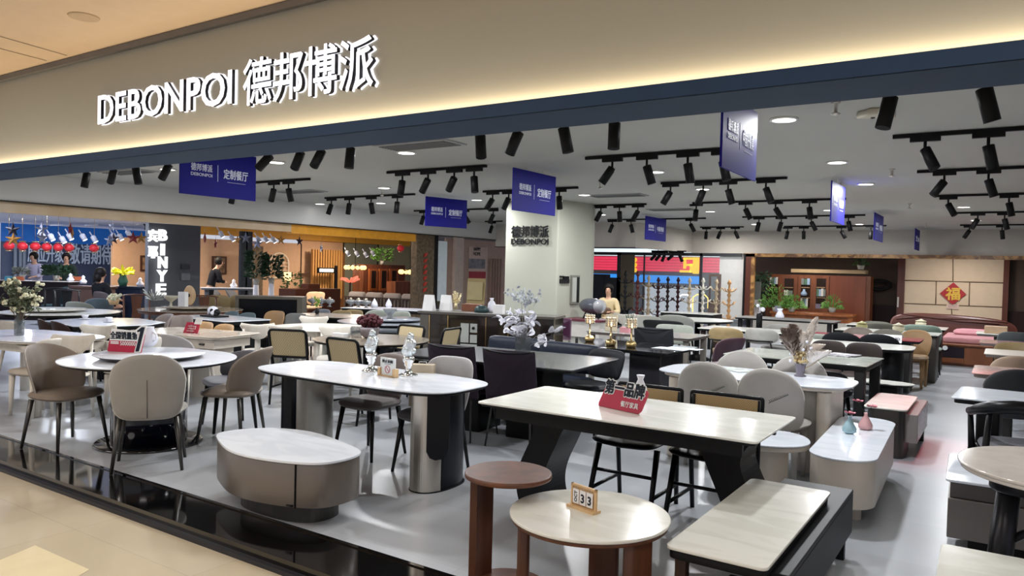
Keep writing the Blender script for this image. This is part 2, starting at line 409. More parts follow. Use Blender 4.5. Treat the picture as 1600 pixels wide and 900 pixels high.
track(758, 347, 785, 346, [(769, -12)], 'short black track light with one spot touching the pillar left edge')
_a = PY(1018, 390, 19.5); _c = PY(1072, 393, 19.5)   # dense cluster by the back window
_a.z = _c.z = 2.19
t = add_track(_a, _c, [(.12, -45, 0), (.25, -40, 0), (.38, -20, 0), (.62, -50, 0), (.82, 25, 0)], 'black track crowded with five spots in front of the rear windows')
b = BM(); tube(b, [(.2, 0, 0), (.2, 0, CEIL-2.19)], .01, 6); tube(b, [(.7, 0, 0), (.7, 0, CEIL-2.19)], .01, 6); mk('drop_rod', b, M_sp, t)

# spot beams that wash the pillar and the near tables
for _x in (-8.3, -5.6, -4.9, -3.3, -2.5, -.7, .3): light('track_spot', 'SPOT', (_x, 4.85, 2.5), 55 if _x < -3 else 36, (1, .98, .96), .16, rot=(R(-28 if _x < -4 else -20), 0, 0), spot=85, blend=.9)
light('pillar_wash', 'SPOT', (-6.4, 9.6, 2.7), 9, (1, .96, .86), .04, rot=(R(-38), 0, R(-20)) if False else (R(36), 0, R(14)), spot=70, blend=.9)

def make_vent(w=.9, d=.35):
    t = thing('air_vent', '', 'air vent')
    b = BM(); box(b, -w/2, w/2, -d/2, d/2, -.012, 0); mk('frame', b, mat('vent_grey', '9a9b9a', .6), t)
    b = BM()
    for i in range(7): box(b, -w/2+.04, w/2-.04, -d/2+.05+i*.04, -d/2+.065+i*.04, -.02, -.01)
    mk('slat', b, mat('vent_slat', '6e6f6e', .6), t); return t
for i, (px, py, s) in enumerate([(655, 226, 'right of the nearest middle downlight under the beam'), (965, 305, 'beyond the pillar near the middle track'), (1050, 327, 'wide one between the middle tracks at the back'), (200, 268, 'behind the front spots on the left'), (470, 299, 'above the left opening')]):
    place('vent', make_vent, P(px, py, CEIL-.001), 0, 'grey ceiling air vent '+s, 'air vent', 'ceiling vents')
def make_sprinkler():
    t = thing('sprinkler_head', '', 'sprinkler')
    b = BM(); lathe(b, [(.03, 0), (.03, -.006), (.012, -.008), (.012, -.07)], n=12); mk('pipe', b, M_steel, t)
    b = BM(); lathe(b, [(.02, -.07), (.032, -.075), (.032, -.08), (.004, -.09)], n=12); mk('deflector', b, M_steel, t); return t
for px, py, s in [(1306, 160, 'hanging just behind the front beam'), (1394, 264, 'left of the second right hand track'), (597, 298, 'above the left middle track'), (938, 285, 'left of the central track'), (1421, 318, 'in the back right ceiling'), (1447, 349, 'furthest back on the right')]:
    place('spr', make_sprinkler, P(px, py, CEIL-.001), 0, 'small metal fire sprinkler '+s, 'sprinkler', 'ceiling sprinklers')
t = thing('motion_sensor', 'pale triangular ceiling sensor with two dark holes near the front beam', 'sensor', P(1372, 172, CEIL-.001), R(200))
b = BM(); slab(b, [(-.13, -.05), (.13, -.05), (.07, .09), (-.07, .09)], -.05, 0, .012); mk('housing', b, mat('sensor_beige', 'c8c2b0', .6), t)
b = BM()
for x in (-.03, .03): lathe(b, [(.014, -.056), (.014, -.049)], (x, -.01, 0), 10)
mk('lens', b, M_black, t)

# ---------------------------------------------------------------- hanging blue boards
def board(x0, y0, y1, label, l2, X1=None, w=None):
    """board in a plane across the shop, y0 nearer end"""
    X1 = x0 if X1 is None else X1
    v = Vector((X1-x0, y1-y0, 0)); L = v.length; rz = math.atan2(v.y, v.x)
    t = thing('hanging_sign', label, 'hanging sign', (x0, y0, 2.28), rz, 'royal blue boards hung from the ceiling')
    b = BM(); box(b, 0, L, -.008, .008, 0, .48); mk('board', b, M_blue, t)
    b = BM()
    for s in (.3, .68): tube(b, [(L*s, 0, .46), (L*s, 0, CEIL-2.28)], .0025, 6)
    mk('wire', b, mat('pale_wire', 'b8b8b8', .4), t)
    for sgn in (-1, 1):
        yy = .0085*sgn; u = (-sgn, 0, 0)
        ox = lambda f: (L*(1-f) if sgn > 0 else L*f)
        text('logo_text', '德邦博派', (ox(.13), yy, .245), u, (0, 0, 1), L*.27, .075, M_letterw, t, .002, .01)
        text('logo_text', 'DEBONPOI', (ox(.13), yy, .195), u, (0, 0, 1), L*.27, .032, M_letterw, t, .002, .01)
        text('slogan_text', l2, (ox(.55), yy, .20), u, (0, 0, 1), L*.33, .10, M_letterw, t, .002, .015)
        b = BM(); a0, a1 = sorted((ox(.47), ox(.473))); box(b, a0, a1+.002, yy-.001, yy+.001, .16, .33)
        a0, a1 = sorted((ox(.6), ox(.85))); box(b, a0, a1, yy-.001, yy+.001, .165, .168); mk('divider', b, M_letterw, t)
    return t
board(-6.85, 4.39, 5.3, 'royal blue board with white lettering, largest, hanging at the left under the beam', '定制餐厅', -6.87)
board(-4.7, 7.1, 8.05, 'royal blue board with white lettering hanging in front of the pillar', '定制餐厅')
board(-7.95, 9.45, 10.3, 'royal blue board with white lettering left of the pillar over the round tables', '定制餐厅', -7.75)
board(-1.5, 4.58, 5.4, 'blue board seen at a steep angle, nearest, hanging right of centre from the beam', '中国好餐桌', -1.52)
board(-1.78, 9.55, 10.4, 'narrow bright edged blue board between the middle and right tracks', '中国好餐桌')
board(-6.2, 14.3, 15.4, 'small blue board hanging right of the pillar at the back', '中国好餐桌')
board(-1.98, 14.5, 15.6, 'dull blue board, second from the back on the right', '中国好餐桌')
board(-1.78, 19.3, 20.3, 'smallest hanging board, furthest back on the right', '中国好餐桌')

# ---------------------------------------------------------------- fascia lettering
a = PY(147, 192, 3.03); c = PY(362, 110, 3.03)
t = thing('shop_name_sign', 'backlit white shop name lettering on the beige fascia', 'shop sign', (a.x, 3.03, a.z))
def flet(s, pl, pr, ytl, ybl):
    a = PY(pl[0], pl[1], 3.03); e = PY(pr, pl[1]-60, 3.03); top = PY(pl[0]+2, pl[2], 3.03)
    return a.x, e.x, a.z, top.z
x0, x1, z0, z1 = flet('', (147, 194, 148), 361, 0, 0)
def letters(s, x0, x1, z0, z1, bold):
    n = thing_letters = []
    o1 = text('letter_face', s, (x0-t.location.x, .032, z0-t.location.z), (1, 0, 0), (0, 0, 1), x1-x0, z1-z0, M_signw, t, .006, bold)
    o2 = text('letter_side', s, (x0-t.location.x+.004, .048, z0-t.location.z), (1, 0, 0), (0, 0, 1), x1-x0, z1-z0, M_black, t, .02, bold+.004)
    o3 = text('letter_halo', s, (x0-t.location.x+.007, .056, z0-t.location.z-.004), (1, 0, 0), (0, 0, 1), x1-x0+.012, z1-z0+.006, M_signw, t, .004, bold+.003)
letters('DEBONPOI', x0, x1-.03, z0, z1, .012)
a = PY(374, 162, 3.03); e = PY(577, 100, 3.03); tp = PY(376, 93, 3.03)
letters('德邦博派', a.x, e.x, a.z-.01, tp.z, .010)
light('sign_glow', 'AREA', ((x0+e.x)/2, 2.6, 2.8), .1, (1, 1, 1), .3)
# mall ceiling: slot lines and a round cover
b = BM()
for p, q in (((0, 57), (105, 87)), ((0, 76), (73, 95))):
    A = P(*p, 3.203); B = P(*q, 3.203); A = A+(A-B)*.6; d = (B-A).normalized().cross(Vector((0, 0, 1)))*.006
    face(b, [b.verts.new(v) for v in (A+d, B+d, B-d, A-d)])
struct('trim_7', b, mat('slot_dark', '6b5a44', .8))
p = P(131, 26, 3.204)
b = BM(); lathe(b, [(.075, -.006), (.09, -.008), (.095, 0)], p, 28); tag(mk('ceiling_speaker', b, mat('cover_cream', 'd3bb9a', .8)), 'round flush cover in the beige mall ceiling', 'ceiling speaker')

# ---------------------------------------------------------------- pillar
b = BM()
# front face gently bowed: outline in plan
pl = [(-7.42, 11.05), (-7.40, 11.0), (-6.36, 11.0), (-6.34, 11.02), (-6.2, 11.98), (-6.22, 12.1), (-7.42, 12.1)]
slab(b, pl, 0, CEIL, 0); struct('trim_8', b, mat('pillar_paint', 'a3a497', .8, var=.02, scale=1.5))
t = thing('pillar_sign', 'black lettering of the shop name mounted on the pale pillar', 'wall sign', (-7.2, 10.99, 1.6))
a = PY(799, 373, 10.99); e = PY(858, 352, 10.99); m_ = PY(799, 353, 10.99)
text('character', '德邦博派', (a.x+7.2, 0, PY(799, 371, 10.99).z-1.6), (1, 0, 0), (0, 0, 1), e.x-a.x, m_.z-PY(799, 371, 10.99).z, M_black, t, .012, .015)
text('letter', 'DEBONPOI', (a.x+7.2, 0, PY(799, 382, 10.99).z-1.6), (1, 0, 0), (0, 0, 1), e.x-a.x, PY(799, 373, 10.99).z-PY(799, 382, 10.99).z, M_black, t, .012, .02)
def sidepix(px, py):      # point on the pillar's right hand face
    A = Vector((-6.34, 11.02, 0)); B = Vector((-6.2, 11.98, 0)); d = ray(px, py)
    n = Vector((B.y-A.y, -(B.x-A.x), 0)); k = (A.dot(n))/(d.dot(n)); return Vector((d.x*k, d.y*k, H+d.z*k))
u = Vector((.14, .96, 0)).normalized()
a = sidepix(891, 430); e = sidepix(903, 475)
t = thing('wall_cabinet', 'recessed metal box with dark panel on the side of the pillar', 'wall cabinet', a, math.atan2(u.y, u.x))
L = (e-a).dot(u); hh = a.z-e.z
b = BM(); box(b, 0, L, -.03, .0, -hh, 0); mk('frame', b, mat('cab_frame', '6f6f66', .5), t)
b = BM(); box(b, .03, L*.6, -.035, -.028, -hh+.04, -.04); mk('panel', b, mat('cab_panel', 'a9aba4', .4), t)
b = BM(); box(b, L*.65, L-.02, -.036, -.028, -hh+.03, -.03); mk('dark_strip', b, M_black, t)
a = sidepix(874, 436)
t = thing('wall_lettering', 'small black ornament with a round emblem on the pillar side', 'wall sign', a, math.atan2(u.y, u.x))
b = BM(); box(b, 0, .25, -.03, 0, -.07, 0)
for i in range(4): box(b, .09+i*.04, .11+i*.04, -.035, 0, -.01, .05)
lathe(b, [(.045, -.01), (.045, .01)], (.04, -.015, .045), 14, M=None); mk('ornament', b, M_black, t)
# ================================================================ FURNITURE BUILDERS
def leg_tube(name, a, c, r0, r1, m, t, n=8, flat=1):
    b = BM(); tube(b, [a, c], [r0, r1], n, flat=flat); return mk(name, b, m, t)
def shell_chair(m, w=.48, top=.84, zb=.40, n=2.6, wrap=.07, lean=.10, legm=None, seam=False, rib=False, d=.46, th=.05, taper=.86, legr=.016, seatm=None, sz=.46, splay=.05, embro=False, stretcher=False):
    def build():
        legm_ = legm or M_black
        t = thing('dining_chair', '', 'chair')
        b = BM(); pillow(b, sup(w, d, 3.6, 32), .085, lambda x, y, q: Vector((x*(1-.08*(y < 0)), y, sz-.02+q+.012*(x/(w/2))**2))); mk('seat', b, seatm or m, t)
        b = BM(); hb = top-zb
        def f(x, z, q):
            v = max(0, (z-zb)/hb); k = taper+(1-taper)*min(1, max(0, v)*1.7)
            rr = .006*math.sin(z*60+abs(x)*14) if rib and q > 0 else 0
            return Vector((x*k, -d/2+.01-lean*v**1.2+wrap*(abs(x)/(w/2))**2.2+q+rr, z))
        ol = [(x, z+zb+hb/2) for x, z in sup(w, hb, n, 44) if z > -1e-6]+[(x, z+zb+hb/2) for x, z in sup(w, hb, max(n, 5), 44) if z < -1e-6]
        pillow(b, ol, th, f); bk = mk('backrest', b, m, t)
        if seam:
            b = BM(); tube(b, [(0, -d/2+.01-lean*v**1.2-th/2-.001, zb+hb*v) for v in (.04, .2, .4, .62)], .003, 5); mk('seam', b, mat('seam_dark', '55504a', .7), bk)
        if embro:
            b = BM(); rnd = random.Random(3)
            for i in range(11):
                s = i/10; x = .02+.13*s; z = zb+hb*(.46+.14*s); y = -d/2+.01-lean*((z-zb)/hb)**1.2+wrap*(abs(x)/(w/2))**2.2-th/2-.003
                for sg in (-1, 1): tube(b, [(x, y, z), (x-.012, y-.001, z+sg*.014*(1-.5*s))], .0015, 4)
            mk('embroidery', b, M_dgreen, bk)
        for sx in (-1, 1):
            for sy in (-1, 1):
                leg_tube('leg', (sx*(w*.36), sy*d*.34, sz-.05), (sx*(w*.36+splay), sy*(d*.34+splay), 0), legr*1.35, legr*.75, legm_, t)
        if stretcher:
            b = BM(); tube(b, [(-w*.36, 0, sz-.06), (w*.36, 0, sz-.06)], .012, 6); mk('seat_rail', b, legm_, t)
        return t
    return build
def side_arm_chair(m):
    """low wraparound back, dark legs"""
    return shell_chair(m, w=.56, top=.74, zb=.44, n=3, wrap=.26, lean=.04, th=.055, legr=.018, splay=.04)
def thick_leg_chair(m, embro=True, rib=False):
    """tall rounded shell, padded legs of the same leather"""
    return shell_chair(m, w=.52, top=.90, zb=.42, n=2.1, wrap=.05, lean=.06, legm=m, embro=embro, rib=rib, th=.045, taper=.97, legr=.024, splay=.0)
def cane_chair(low=False):
    def build():
        t = thing('cane_chair', '', 'chair'); w = .46
        b = BM(); pillow(b, sup(w, .44, 5, 32), .06, lambda x, y, q: Vector((x, y, .44+q))); mk('seat', b, M_black, t)
        z0, z1 = (.62, .80) if low else (.55, .86)
        def fy(z): return -.20-.22*(z-.44)
        b = BM(); pts = [(x, fy(z+(z0+z1)/2), z+(z0+z1)/2) for x, z in rrect(w, z1-z0, .05 if not low else .012, 5)]
        tube(b, pts, .015, 8, closed=True); fr = mk('back_frame', b, M_blackwood, t)
        b = BM(); pillow(b, [(x, z+(z0+z1)/2) for x, z in rrect(w-.02, z1-z0-.02, .04 if not low else .01, 4)], .008, lambda x, z, q: Vector((x, fy(z)+q, z))); mk('cane_panel', b, M_cane2 if low else M_cane, fr)
        for sx in (-1, 1):
            b = BM(); tube(b, [(sx*w/2*(.97), fy(z1-.03), z1-.03), (sx*w/2*.95, fy(.46), .46), (sx*w*.47, -.27, 0)], [.014, .019, .013], 8); mk('leg', b, M_blackwood, t)
            b = BM(); tube(b, [(sx*w*.44, .17, .43), (sx*w*.46, .21, 0)], [.019, .012], 8); mk('leg', b, M_blackwood, t)
            b = BM(); tube(b, [(sx*w*.45, -.23, .2), (sx*w*.45, .19, .2)], .01, 6); mk('stretcher', b, M_blackwood, t)
        return t
    return build
def a_frame_chair():
    """black chair with a low cane back and slanted A legs"""
    t = thing('cane_chair', '', 'chair'); w = .48
    b = BM(); pillow(b, sup(w, .44, 7, 32), .05, lambda x, y, q: Vector((x, y, .46+q+.02*(x/(w/2))**2))); mk('seat', b, mat('black_leather', '15151a', .35, bump=.2), t)
    b = BM(); tube(b, [(x, -.25, z+.72) for x, z in rrect(w, .17, .01, 2)], .013, 8, closed=True); fr = mk('back_frame', b, M_blackwood, t)
    b = BM(); box(b, -w/2+.01, w/2-.01, -.255, -.245, .65, .79); mk('cane_panel', b, M_cane2, fr)
    for sx in (-1, 1):
        b = BM(); tube(b, [(sx*w*.47, -.245, .79), (sx*w*.47, -.22, .44), (sx*w*.45, -.26, 0)], [.014, .018, .016], 8); mk('leg', b, M_blackwood, t)
        b = BM(); tube(b, [(sx*w*.44, .10, .44), (sx*w*.47, .24, 0)], [.022, .016], 8); mk('leg', b, M_blackwood, t)
        b = BM(); tube(b, [(sx*w*.46, -.24, .14), (sx*w*.46, .2, .14)], .013, 8); mk('stretcher', b, M_blackwood, t)
    b = BM(); tube(b, [(-w*.46, .14, .26), (w*.46, .14, .26)], .012, 8); mk('stretcher', b, M_blackwood, t)
    return t
def square_leather_chair(m):
    def build():
        t = thing('dining_chair', '', 'chair'); w = .54
        b = BM(); pillow(b, sup(w, .46, 6, 32), .06, lambda x, y, q: Vector((x, y, .45+q))); mk('seat', b, M_lgrey if False else m, t)
        b = BM(); pillow(b, [(x, z+.64+(.014*(x/(w/2))**2 if z > 0 else 0)) for x, z in rrect(w, .48, .02, 4)], .03, lambda x, z, q: Vector((x, -.235-.18*(z-.45)+.04*(x/.23)**2+q, z)), rings=(1, .98, .9, .6, .3)); bk = mk('backrest', b, m, t)
        b = BM(); tube(b, [(x, -.235-.18*(.87-.45)+.04*(x/.23)**2, .871+.014*(x/.23)**2) for x in [-.265+.053*i for i in range(11)]], .008, 6); mk('piping', b, M_black, bk)
        for sx in (-1, 1):
            for sy in (-1, 1): leg_tube('leg', (sx*.19, sy*.18, .43), (sx*.23, sy*.24, 0), .012, .008, M_darksteel, t, 6)
        return t
    return build
def white_wood_chair(m=None):
    def build():
        mm = m or M_whitewood
        t = thing('wooden_chair', '', 'chair'); w = .44
        b = BM(); pillow(b, sup(w, .43, 4, 32), .05, lambda x, y, q: Vector((x, y, .45+q))); mk('seat', b, mm, t)
        b = BM(); ol = [(x, z) for x, z in [(-.22, .80), (-.2, .84), (-.1, .825), (0, .82), (.1, .825), (.2, .84), (.22, .80), (.17, .72), (.07, .64), (0, .62), (-.07, .64), (-.17, .72)]]
        pillow(b, ol, .03, lambda x, z, q: Vector((x, -.24-.2*(z-.5)+.06*(x/.22)**2+q, z)), rings=(1, .96, .8, .4)); bk = mk('backrest', b, mm, t)
        b = BM(); box(b, -.035, .035, -.25, -.235, .46, .66); mk('splat', b, mm, t)
        for sx in (-1, 1):
            b = BM(); tube(b, [(sx*.17, -.27, .76), (sx*.18, -.2, .45), (sx*.2, -.25, 0)], [.014, .02, .015], 8); mk('leg', b, mm, t)
            leg_tube('leg', (sx*.18, .17, .44), (sx*.2, .2, 0), .022, .014, mm, t)
        return t
    return build
def splat_chair(m=None):
    def build():
        mm = m or M_walnut
        t = thing('wooden_chair', '', 'chair'); w = .46
        b = BM(); box(b, -w/2, w/2, -.22, .22, .42, .46); mk('seat', b, mm, t, .01)
        b = BM(); tube(b, [(x, -.28+.03*(x/.23)**2, .93+.02*(1-(x/.23)**2)) for x in [-.25+.05*i for i in range(11)]], .022, 8, flat=.6); mk('crest_rail', b, mm, t)
        b = BM(); extr(b, [(-.09, .46), (.09, .46), (.07, .66), (.1, .93), (-.1, .93), (-.07, .66)], 'y', -.275, -.26); mk('splat', b, mm, t)
        for sx in (-1, 1):
            b = BM(); tube(b, [(sx*.22, -.27, .93), (sx*.22, -.22, .45), (sx*.22, -.24, 0)], [.016, .02, .018], 8); mk('leg', b, mm, t)
            leg_tube('leg', (sx*.21, .2, .44), (sx*.21, .21, 0), .02, .016, mm, t)
        return t
    return build
def oval_bar_chair(m):
    def build():
        t = thing('dining_chair', '', 'chair'); w = .52
        b = BM(); pillow(b, sup(w*.92, .46, 2.6, 32), .08, lambda x, y, q: Vector((x, y, .45+q))); mk('seat', b, m, t)
        b = BM(); pillow(b, [(x, z+.70) for x, z in sup(w, .24, 2.6, 36)], .05, lambda x, z, q: Vector((x, -.25+.14*(x/(w/2))**2+q, z))); mk('backrest', b, m, t)
        b = BM(); tube(b, [(x, -.29+.12*(x/.26)**2, .63) for x in (-.2, -.1, 0, .1, .2)], .012, 6); mk('back_bar', b, M_black, t)
        for sx in (-1, 1):
            b = BM(); tube(b, [(sx*.17, -.24, .64), (sx*.19, -.18, .44), (sx*.22, -.24, 0)], [.012, .015, .01], 8); mk('leg', b, M_black, t)
            leg_tube('leg', (sx*.19, .16, .43), (sx*.22, .2, 0), .015, .01, M_black, t)
        return t
    return build
def black_armchair():
    t = thing('wooden_armchair', '', 'armchair')
    b = BM(); pillow(b, sup(.5, .46, 4, 36), .09, lambda x, y, q: Vector((x, y, .46+q))); mk('seat_cushion', b, M_dgrey, t)
    b = BM(); box(b, -.25, .25, -.23, .23, .38, .425); mk('seat_frame', b, M_blackwood, t, .01)
    b = BM(); arc = [(.3, .2, .66), (.3, .05, .68), (.29, -.12, .72), (.22, -.25, .76), (.1, -.31, .78), (-.1, -.31, .78), (-.22, -.25, .76), (-.29, -.12, .72), (-.3, .05, .68), (-.3, .2, .66)]
    tube(b, arc, [.018, .022, .026, .032, .034, .034, .032, .026, .022, .018], 10, flat=1.4); mk('arm_rail', b, M_blackwood, t)
    for sx in (-1, 1):
        b = BM(); tube(b, [(sx*.29, .17, .66), (sx*.27, .2, .4), (sx*.3, .26, 0)], [.018, .024, .015], 8); mk('leg', b, M_blackwood, t)
        b = BM(); tube(b, [(sx*.22, -.24, .76), (sx*.24, -.21, .4), (sx*.29, -.29, 0)], [.018, .024, .015], 8); mk('leg', b, M_blackwood, t)
    return t
def bench_back(m, L):
    def build():
        t = thing('sofa_bench', '', 'bench')
        b = BM(); pillow(b, sup(L, .5, 9, 44), .12, lambda x, y, q: Vector((x, y, .43+q))); mk('seat', b, m, t)
        b = BM(); pillow(b, [(x, z+.66) for x, z in sup(L, .32, 8, 44)], .12, lambda x, z, q: Vector((x, -.24-.1*(z-.5)+q, z))); mk('backrest', b, m, t)
        b = BM(); box(b, -L/2+.04, L/2-.04, -.2, .2, 0, .37); mk('base', b, M_black, t, .01)
        return t
    return build

TABLES = []
def table(label, outline, loc, rz, topm, legs, z=.75, th=.012, under=None, uth=.022, name='dining_table', cat='table', group=None, uin=.02):
    t = thing(name, label, cat, (loc[0], loc[1], 0), rz, group)
    if z > .6: TABLES.append((trans(outline, loc[0], loc[1], rz), Vector((loc[0], loc[1]))))
    b = BM(); slab(b, outline, z-th, z, .004); mk('tabletop', b, topm, t)
    if uth:
        s = [(x*(1-uin/max(.3, math.hypot(x, y))), y*(1-uin/max(.3, math.hypot(x, y)))) for x, y in outline]
        b = BM(); slab(b, s, z-th-uth, z-th-.0005, .004); mk('underframe', b, under or M_black, t)
    for nm, fn, m in legs:
        b = BM(); fn(b); mk(nm, b, m, t)
    return t
def plank(x0, x1, y0, y1, z1, z0=0, r=.02):
    return lambda b: slab(b, rrect(x1-x0, y1-y0, r, 4, (x0+x1)/2, (y0+y1)/2), z0, z1, .004)
def oval(cx, cy, w, d, z1, z0=0, n=2.4):
    return lambda b: slab(b, sup(w, d, n, 36, cx, cy), z0, z1, .004)
def four_legs(w, d, s, z1, m, name='leg'):
    return [(name, plank(x-s/2, x+s/2, y-s/2, y+s/2, z1, 0, s*.2), m) for x in (-w/2, w/2) for y in (-d/2, d/2)]

# ================================================================ FOREGROUND
# --- round table with lazy susan
c = Vector((-6.3, 3.78, 0)); TR = c
t = table('round white table with turntable and dark drum base at the left', sup(1.44, 1.44, 2, 72), c, 0, M_white, [
    ('pedestal', lambda b: lathe(b, [(.31, .02), (.31, .70)], n=48), mat('navy_gloss', '0e1220', .08, coat=.7)),
    ('base_disc', lambda b: lathe(b, [(.44, 0), (.445, .012), (.43, .022), (.2, .022)], n=56), M_blackgloss)], uth=.018)
b = BM(); box(b, -.006, .006, -.318, -.306, .02, .7); b2 = [ch for ch in t.children if ch.name.startswith('pedestal')][0]; mk('metal_strip', b, M_steel, b2)
b = BM(); lathe(b, [(.2, .7), (.2, .72), (.3, .722)], n=32); mk('bracket', b, M_black, t)
l = thing('lazy_susan', 'round white turntable tray standing on the round table at the left', 'turntable', (c.x, c.y, .75))
b = BM(); lathe(b, [(.44, .034), (.455, .038), (.45, .046), (.001, .046)], n=64); mk('tray', b, M_white, l)
b = BM(); lathe(b, [(.2, 0), (.2, .012), (.42, .02), (.445, .034)], n=48); mk('tray_base', b, M_darksteel, l)

def card_sign(label, loc, rz, L, hh, lean, parts, name='promotion_sign'):
    """leaning card on a table: board plus letterings (string, x, z, w, h, material, bold)"""
    t = thing(name, label, 'sign', loc, rz)
    return t
# promotion card 'sales number one'
t = thing('promotion_sign', 'red card sign with a large number one on the lazy susan', 'sign', P(168, 549, .797), R(24))
L = .36
ol = [(0, 0), (L*.86, 0), (L*.9, .02), (L*.94, .17), (L*.9, .185), (L*.62, .185), (L*.1, .15), (.005, .03)]
b = BM(); extr(b, [(0, 0), (L*.9, 0), (L, .16), (L*.97, .175), (L*.06, .175), (.03, .16), (.0, .02)], 'y', 0, .012); mk('card', b, M_red, t)
b = BM(); extr(b, [(.02, .10), (.30, .10), (.30, .19), (.04, .205)], 'y', -.003, -.001); mk('character_plate', b, M_paper, t)
text('slogan', '全国销量第', (.03, -.004, .115), (1, 0, 0), (0, 0, 1), .26, .065, M_inkd, t, .003, .03)
text('small_text', '5000000', (.125, -.002, .06), (1, 0, 0), (0, 0, 1), .15, .035, M_paper, t, .002, .01)
b = BM(); box(b, .03, .11, -.003, 0, .07, .078); box(b, .03, .11, -.003, 0, .082, .092); mk('text_bar', b, M_paper, t)
b = BM(); extr(b, [(.265, .0), (.325, .005), (.385, .24), (.33, .24), (.275, .20), (.28, .165), (.31, .17)], 'y', -.008, -.004); mk('number_plate', b, M_paper, t)
b = BM(); extr(b, [(.28, .012), (.312, .014), (.367, .228), (.338, .228), (.295, .195), (.297, .182), (.325, .19)], 'y', -.012, -.008); mk('number_one', b, M_inkd, t)
b = BM(); extr(b, [(.0, 0), (.05, 0), (.0, .12)], 'x', .15, .2); mk('stand', b, M_paper, t).location = (0, .012, 0)
t = thing('gravy_jug', 'small white ceramic jug behind the number one sign', 'jug', P(232, 541, .797))
b = BM(); lathe(b, [(.045, 0), (.075, .03), (.085, .08), (.06, .14), (.045, .17), (.05, .185)], n=24); mk('body', b, M_petal, t)
b = BM(); tube(b, [(.07, 0, .05), (.12, 0, .07), (.12, 0, .12), (.06, 0, .14)], .008, 6); mk('handle', b, M_petal, t)

# --- chairs round it
A1 = shell_chair(M_taupe, w=.54, top=.86, zb=.42, n=2.5, wrap=.19, lean=.13, legm=M_darksteel)
A2 = shell_chair(M_grey, w=.54, top=.91, zb=.40, n=2.5, wrap=.05, lean=.08, legm=M_darksteel, seam=True, taper=.88)
CHAIRS = []
def chair(key, fn, px, py, zt, face_deg, label, group=None, back=.30, cat='chair', loc=None):
    """back top centre seen at px,py and height zt; face_deg 0 looks into the shop (+Y)"""
    p = loc if loc is not None else P(px, py, zt); a = R(face_deg)
    q = Vector((p.x, p.y, 0)) + Vector((-math.sin(a), math.cos(a), 0))*back
    o = place(key, fn, q, a, label, cat, group); CHAIRS.append(o); return o
G1 = 'upholstered chairs round the lazy susan table'
chair('A1', A1, 110, 531, .86, -76, 'brown leather chair left of the round lazy susan table, seen from behind its side', G1, loc=Vector((-6.62, 3.31, 0)), back=0)
chair('A2', A2, 230, 554, .91, 54, 'pale grey leather chair with a back seam, in front of the round lazy susan table', G1)
chair('A1', A1, 414, 541, .86, 118, 'brown leather chair right of the round lazy susan table, side on', G1)
chair('A3', side_arm_chair(mat('slate_leather', '5f5f66', .55)), 392, 548, .74, 158, 'dark grey wraparound chair behind the round lazy susan table', G1, back=.2)

# --- white rectangular table with steel and black column legs
c = Vector((-4.21, 4.34, 0))
def clip(pts, n, c, side):
    """part of a convex outline on one side of the line p.n = c"""
    out = []
    f = lambda p: (p[0]*n[0]+p[1]*n[1]-c)*side
    for p, q in zip(pts, pts[1:]+pts[:1]):
        a, b_ = f(p), f(q)
        if a >= 0: out.append(p)
        if a*b_ < 0: k = a/(a-b_); out.append((p[0]+(q[0]-p[0])*k, p[1]+(q[1]-p[1])*k))
    return out
dk = mat('dark_navy_gloss', '0c0f16', .22)
legs = []
for cx, m_ in ((.73, 1), (-.69, -1)):
    n_ = (.83, .55); o_ = sup(.28, .50, 2.4, 60); C_ = .04 if m_ > 0 else -.03; sd_ = m_
    def mv(pts, cx=cx): return [(x+cx, y) for x, y in pts]
    legs += [('steel_column', (lambda b, o_=o_, n_=n_, C_=C_, mv=mv, sd_=sd_: slab(b, mv(clip(o_, n_, C_, -sd_)), .008, .715, 0)), M_steel),
             ('black_column', (lambda b, o_=o_, n_=n_, C_=C_, mv=mv, sd_=sd_: slab(b, mv(clip([(x*.96, y*.96) for x, y in o_], n_, C_+.004*sd_, sd_)), .008, .715, 0)), dk),
             ('plinth', (lambda b, mv=mv: slab(b, mv(sup(.29, .51, 2.4, 48)), 0, .008, 0)), M_black)]
    if m_ > 0:
        def infill(b, cx=cx):  # dark panel standing in for the open notch seen through the leg
            L_ = [(-.085, .715), (-.085, .30), (-.06, .255), (-.02, .24), (.03, .25), (.06, .28), (.075, .33), (.075, .715)]
            dv = Vector((.83, .55, 0)); nv = Vector((.55, -.83, 0))*.228; c0 = Vector((cx+.02, 0.01, 0))
            F = [b.verts.new(c0+dv*x+nv+Vector((0, 0, z))) for x, z in L_]; K = [b.verts.new(c0+dv*x+nv*.55+Vector((0, 0, z))) for x, z in L_]
            bridge(b, F, K, 0, False); face(b, F); face(b, K[::-1])
        legs.append(('dark_notch_panel', infill, dk))
t2 = table('white boat shaped table on brushed steel and black oval columns', sup(2.04, .84, 4.2, 80), c, 0, M_white, legs, uth=.02)
t = None
def idol(loc, rz, label):
    t = thing('candle_holder', label, 'figurine', loc, rz, 'silver figures on the white table')
    b = BM(); lathe(b, [(.075, 0), (.078, .008), (.06, .018), (.03, .025), (.022, .07), (.035, .085), (.032, .1), (.045, .115), (.05, .14), (.04, .155)], n=20); mk('pedestal', b, M_chrome, t)
    b = BM(); pillow(b, sup(.10, .17, 2.2, 20), .075, lambda x, z, q: Vector((x+.012*math.sin(z*40), q, .225+z))); mk('figure', b, mat('silver_foil', 'd5dde0', .25, .7, var=.3, scale=40), t)
    b = BM(); ball(b, (.012, -.005, .315), .028, 10)
    ball(b, (-.03, -.02, .21), .025, 8); ball(b, (.035, -.02, .20), .025, 8); mk('head', b, _m['silver_foil'], t)
    return t
idol(P(580, 580, .75), 0, 'silver statuette left of the no photography card')
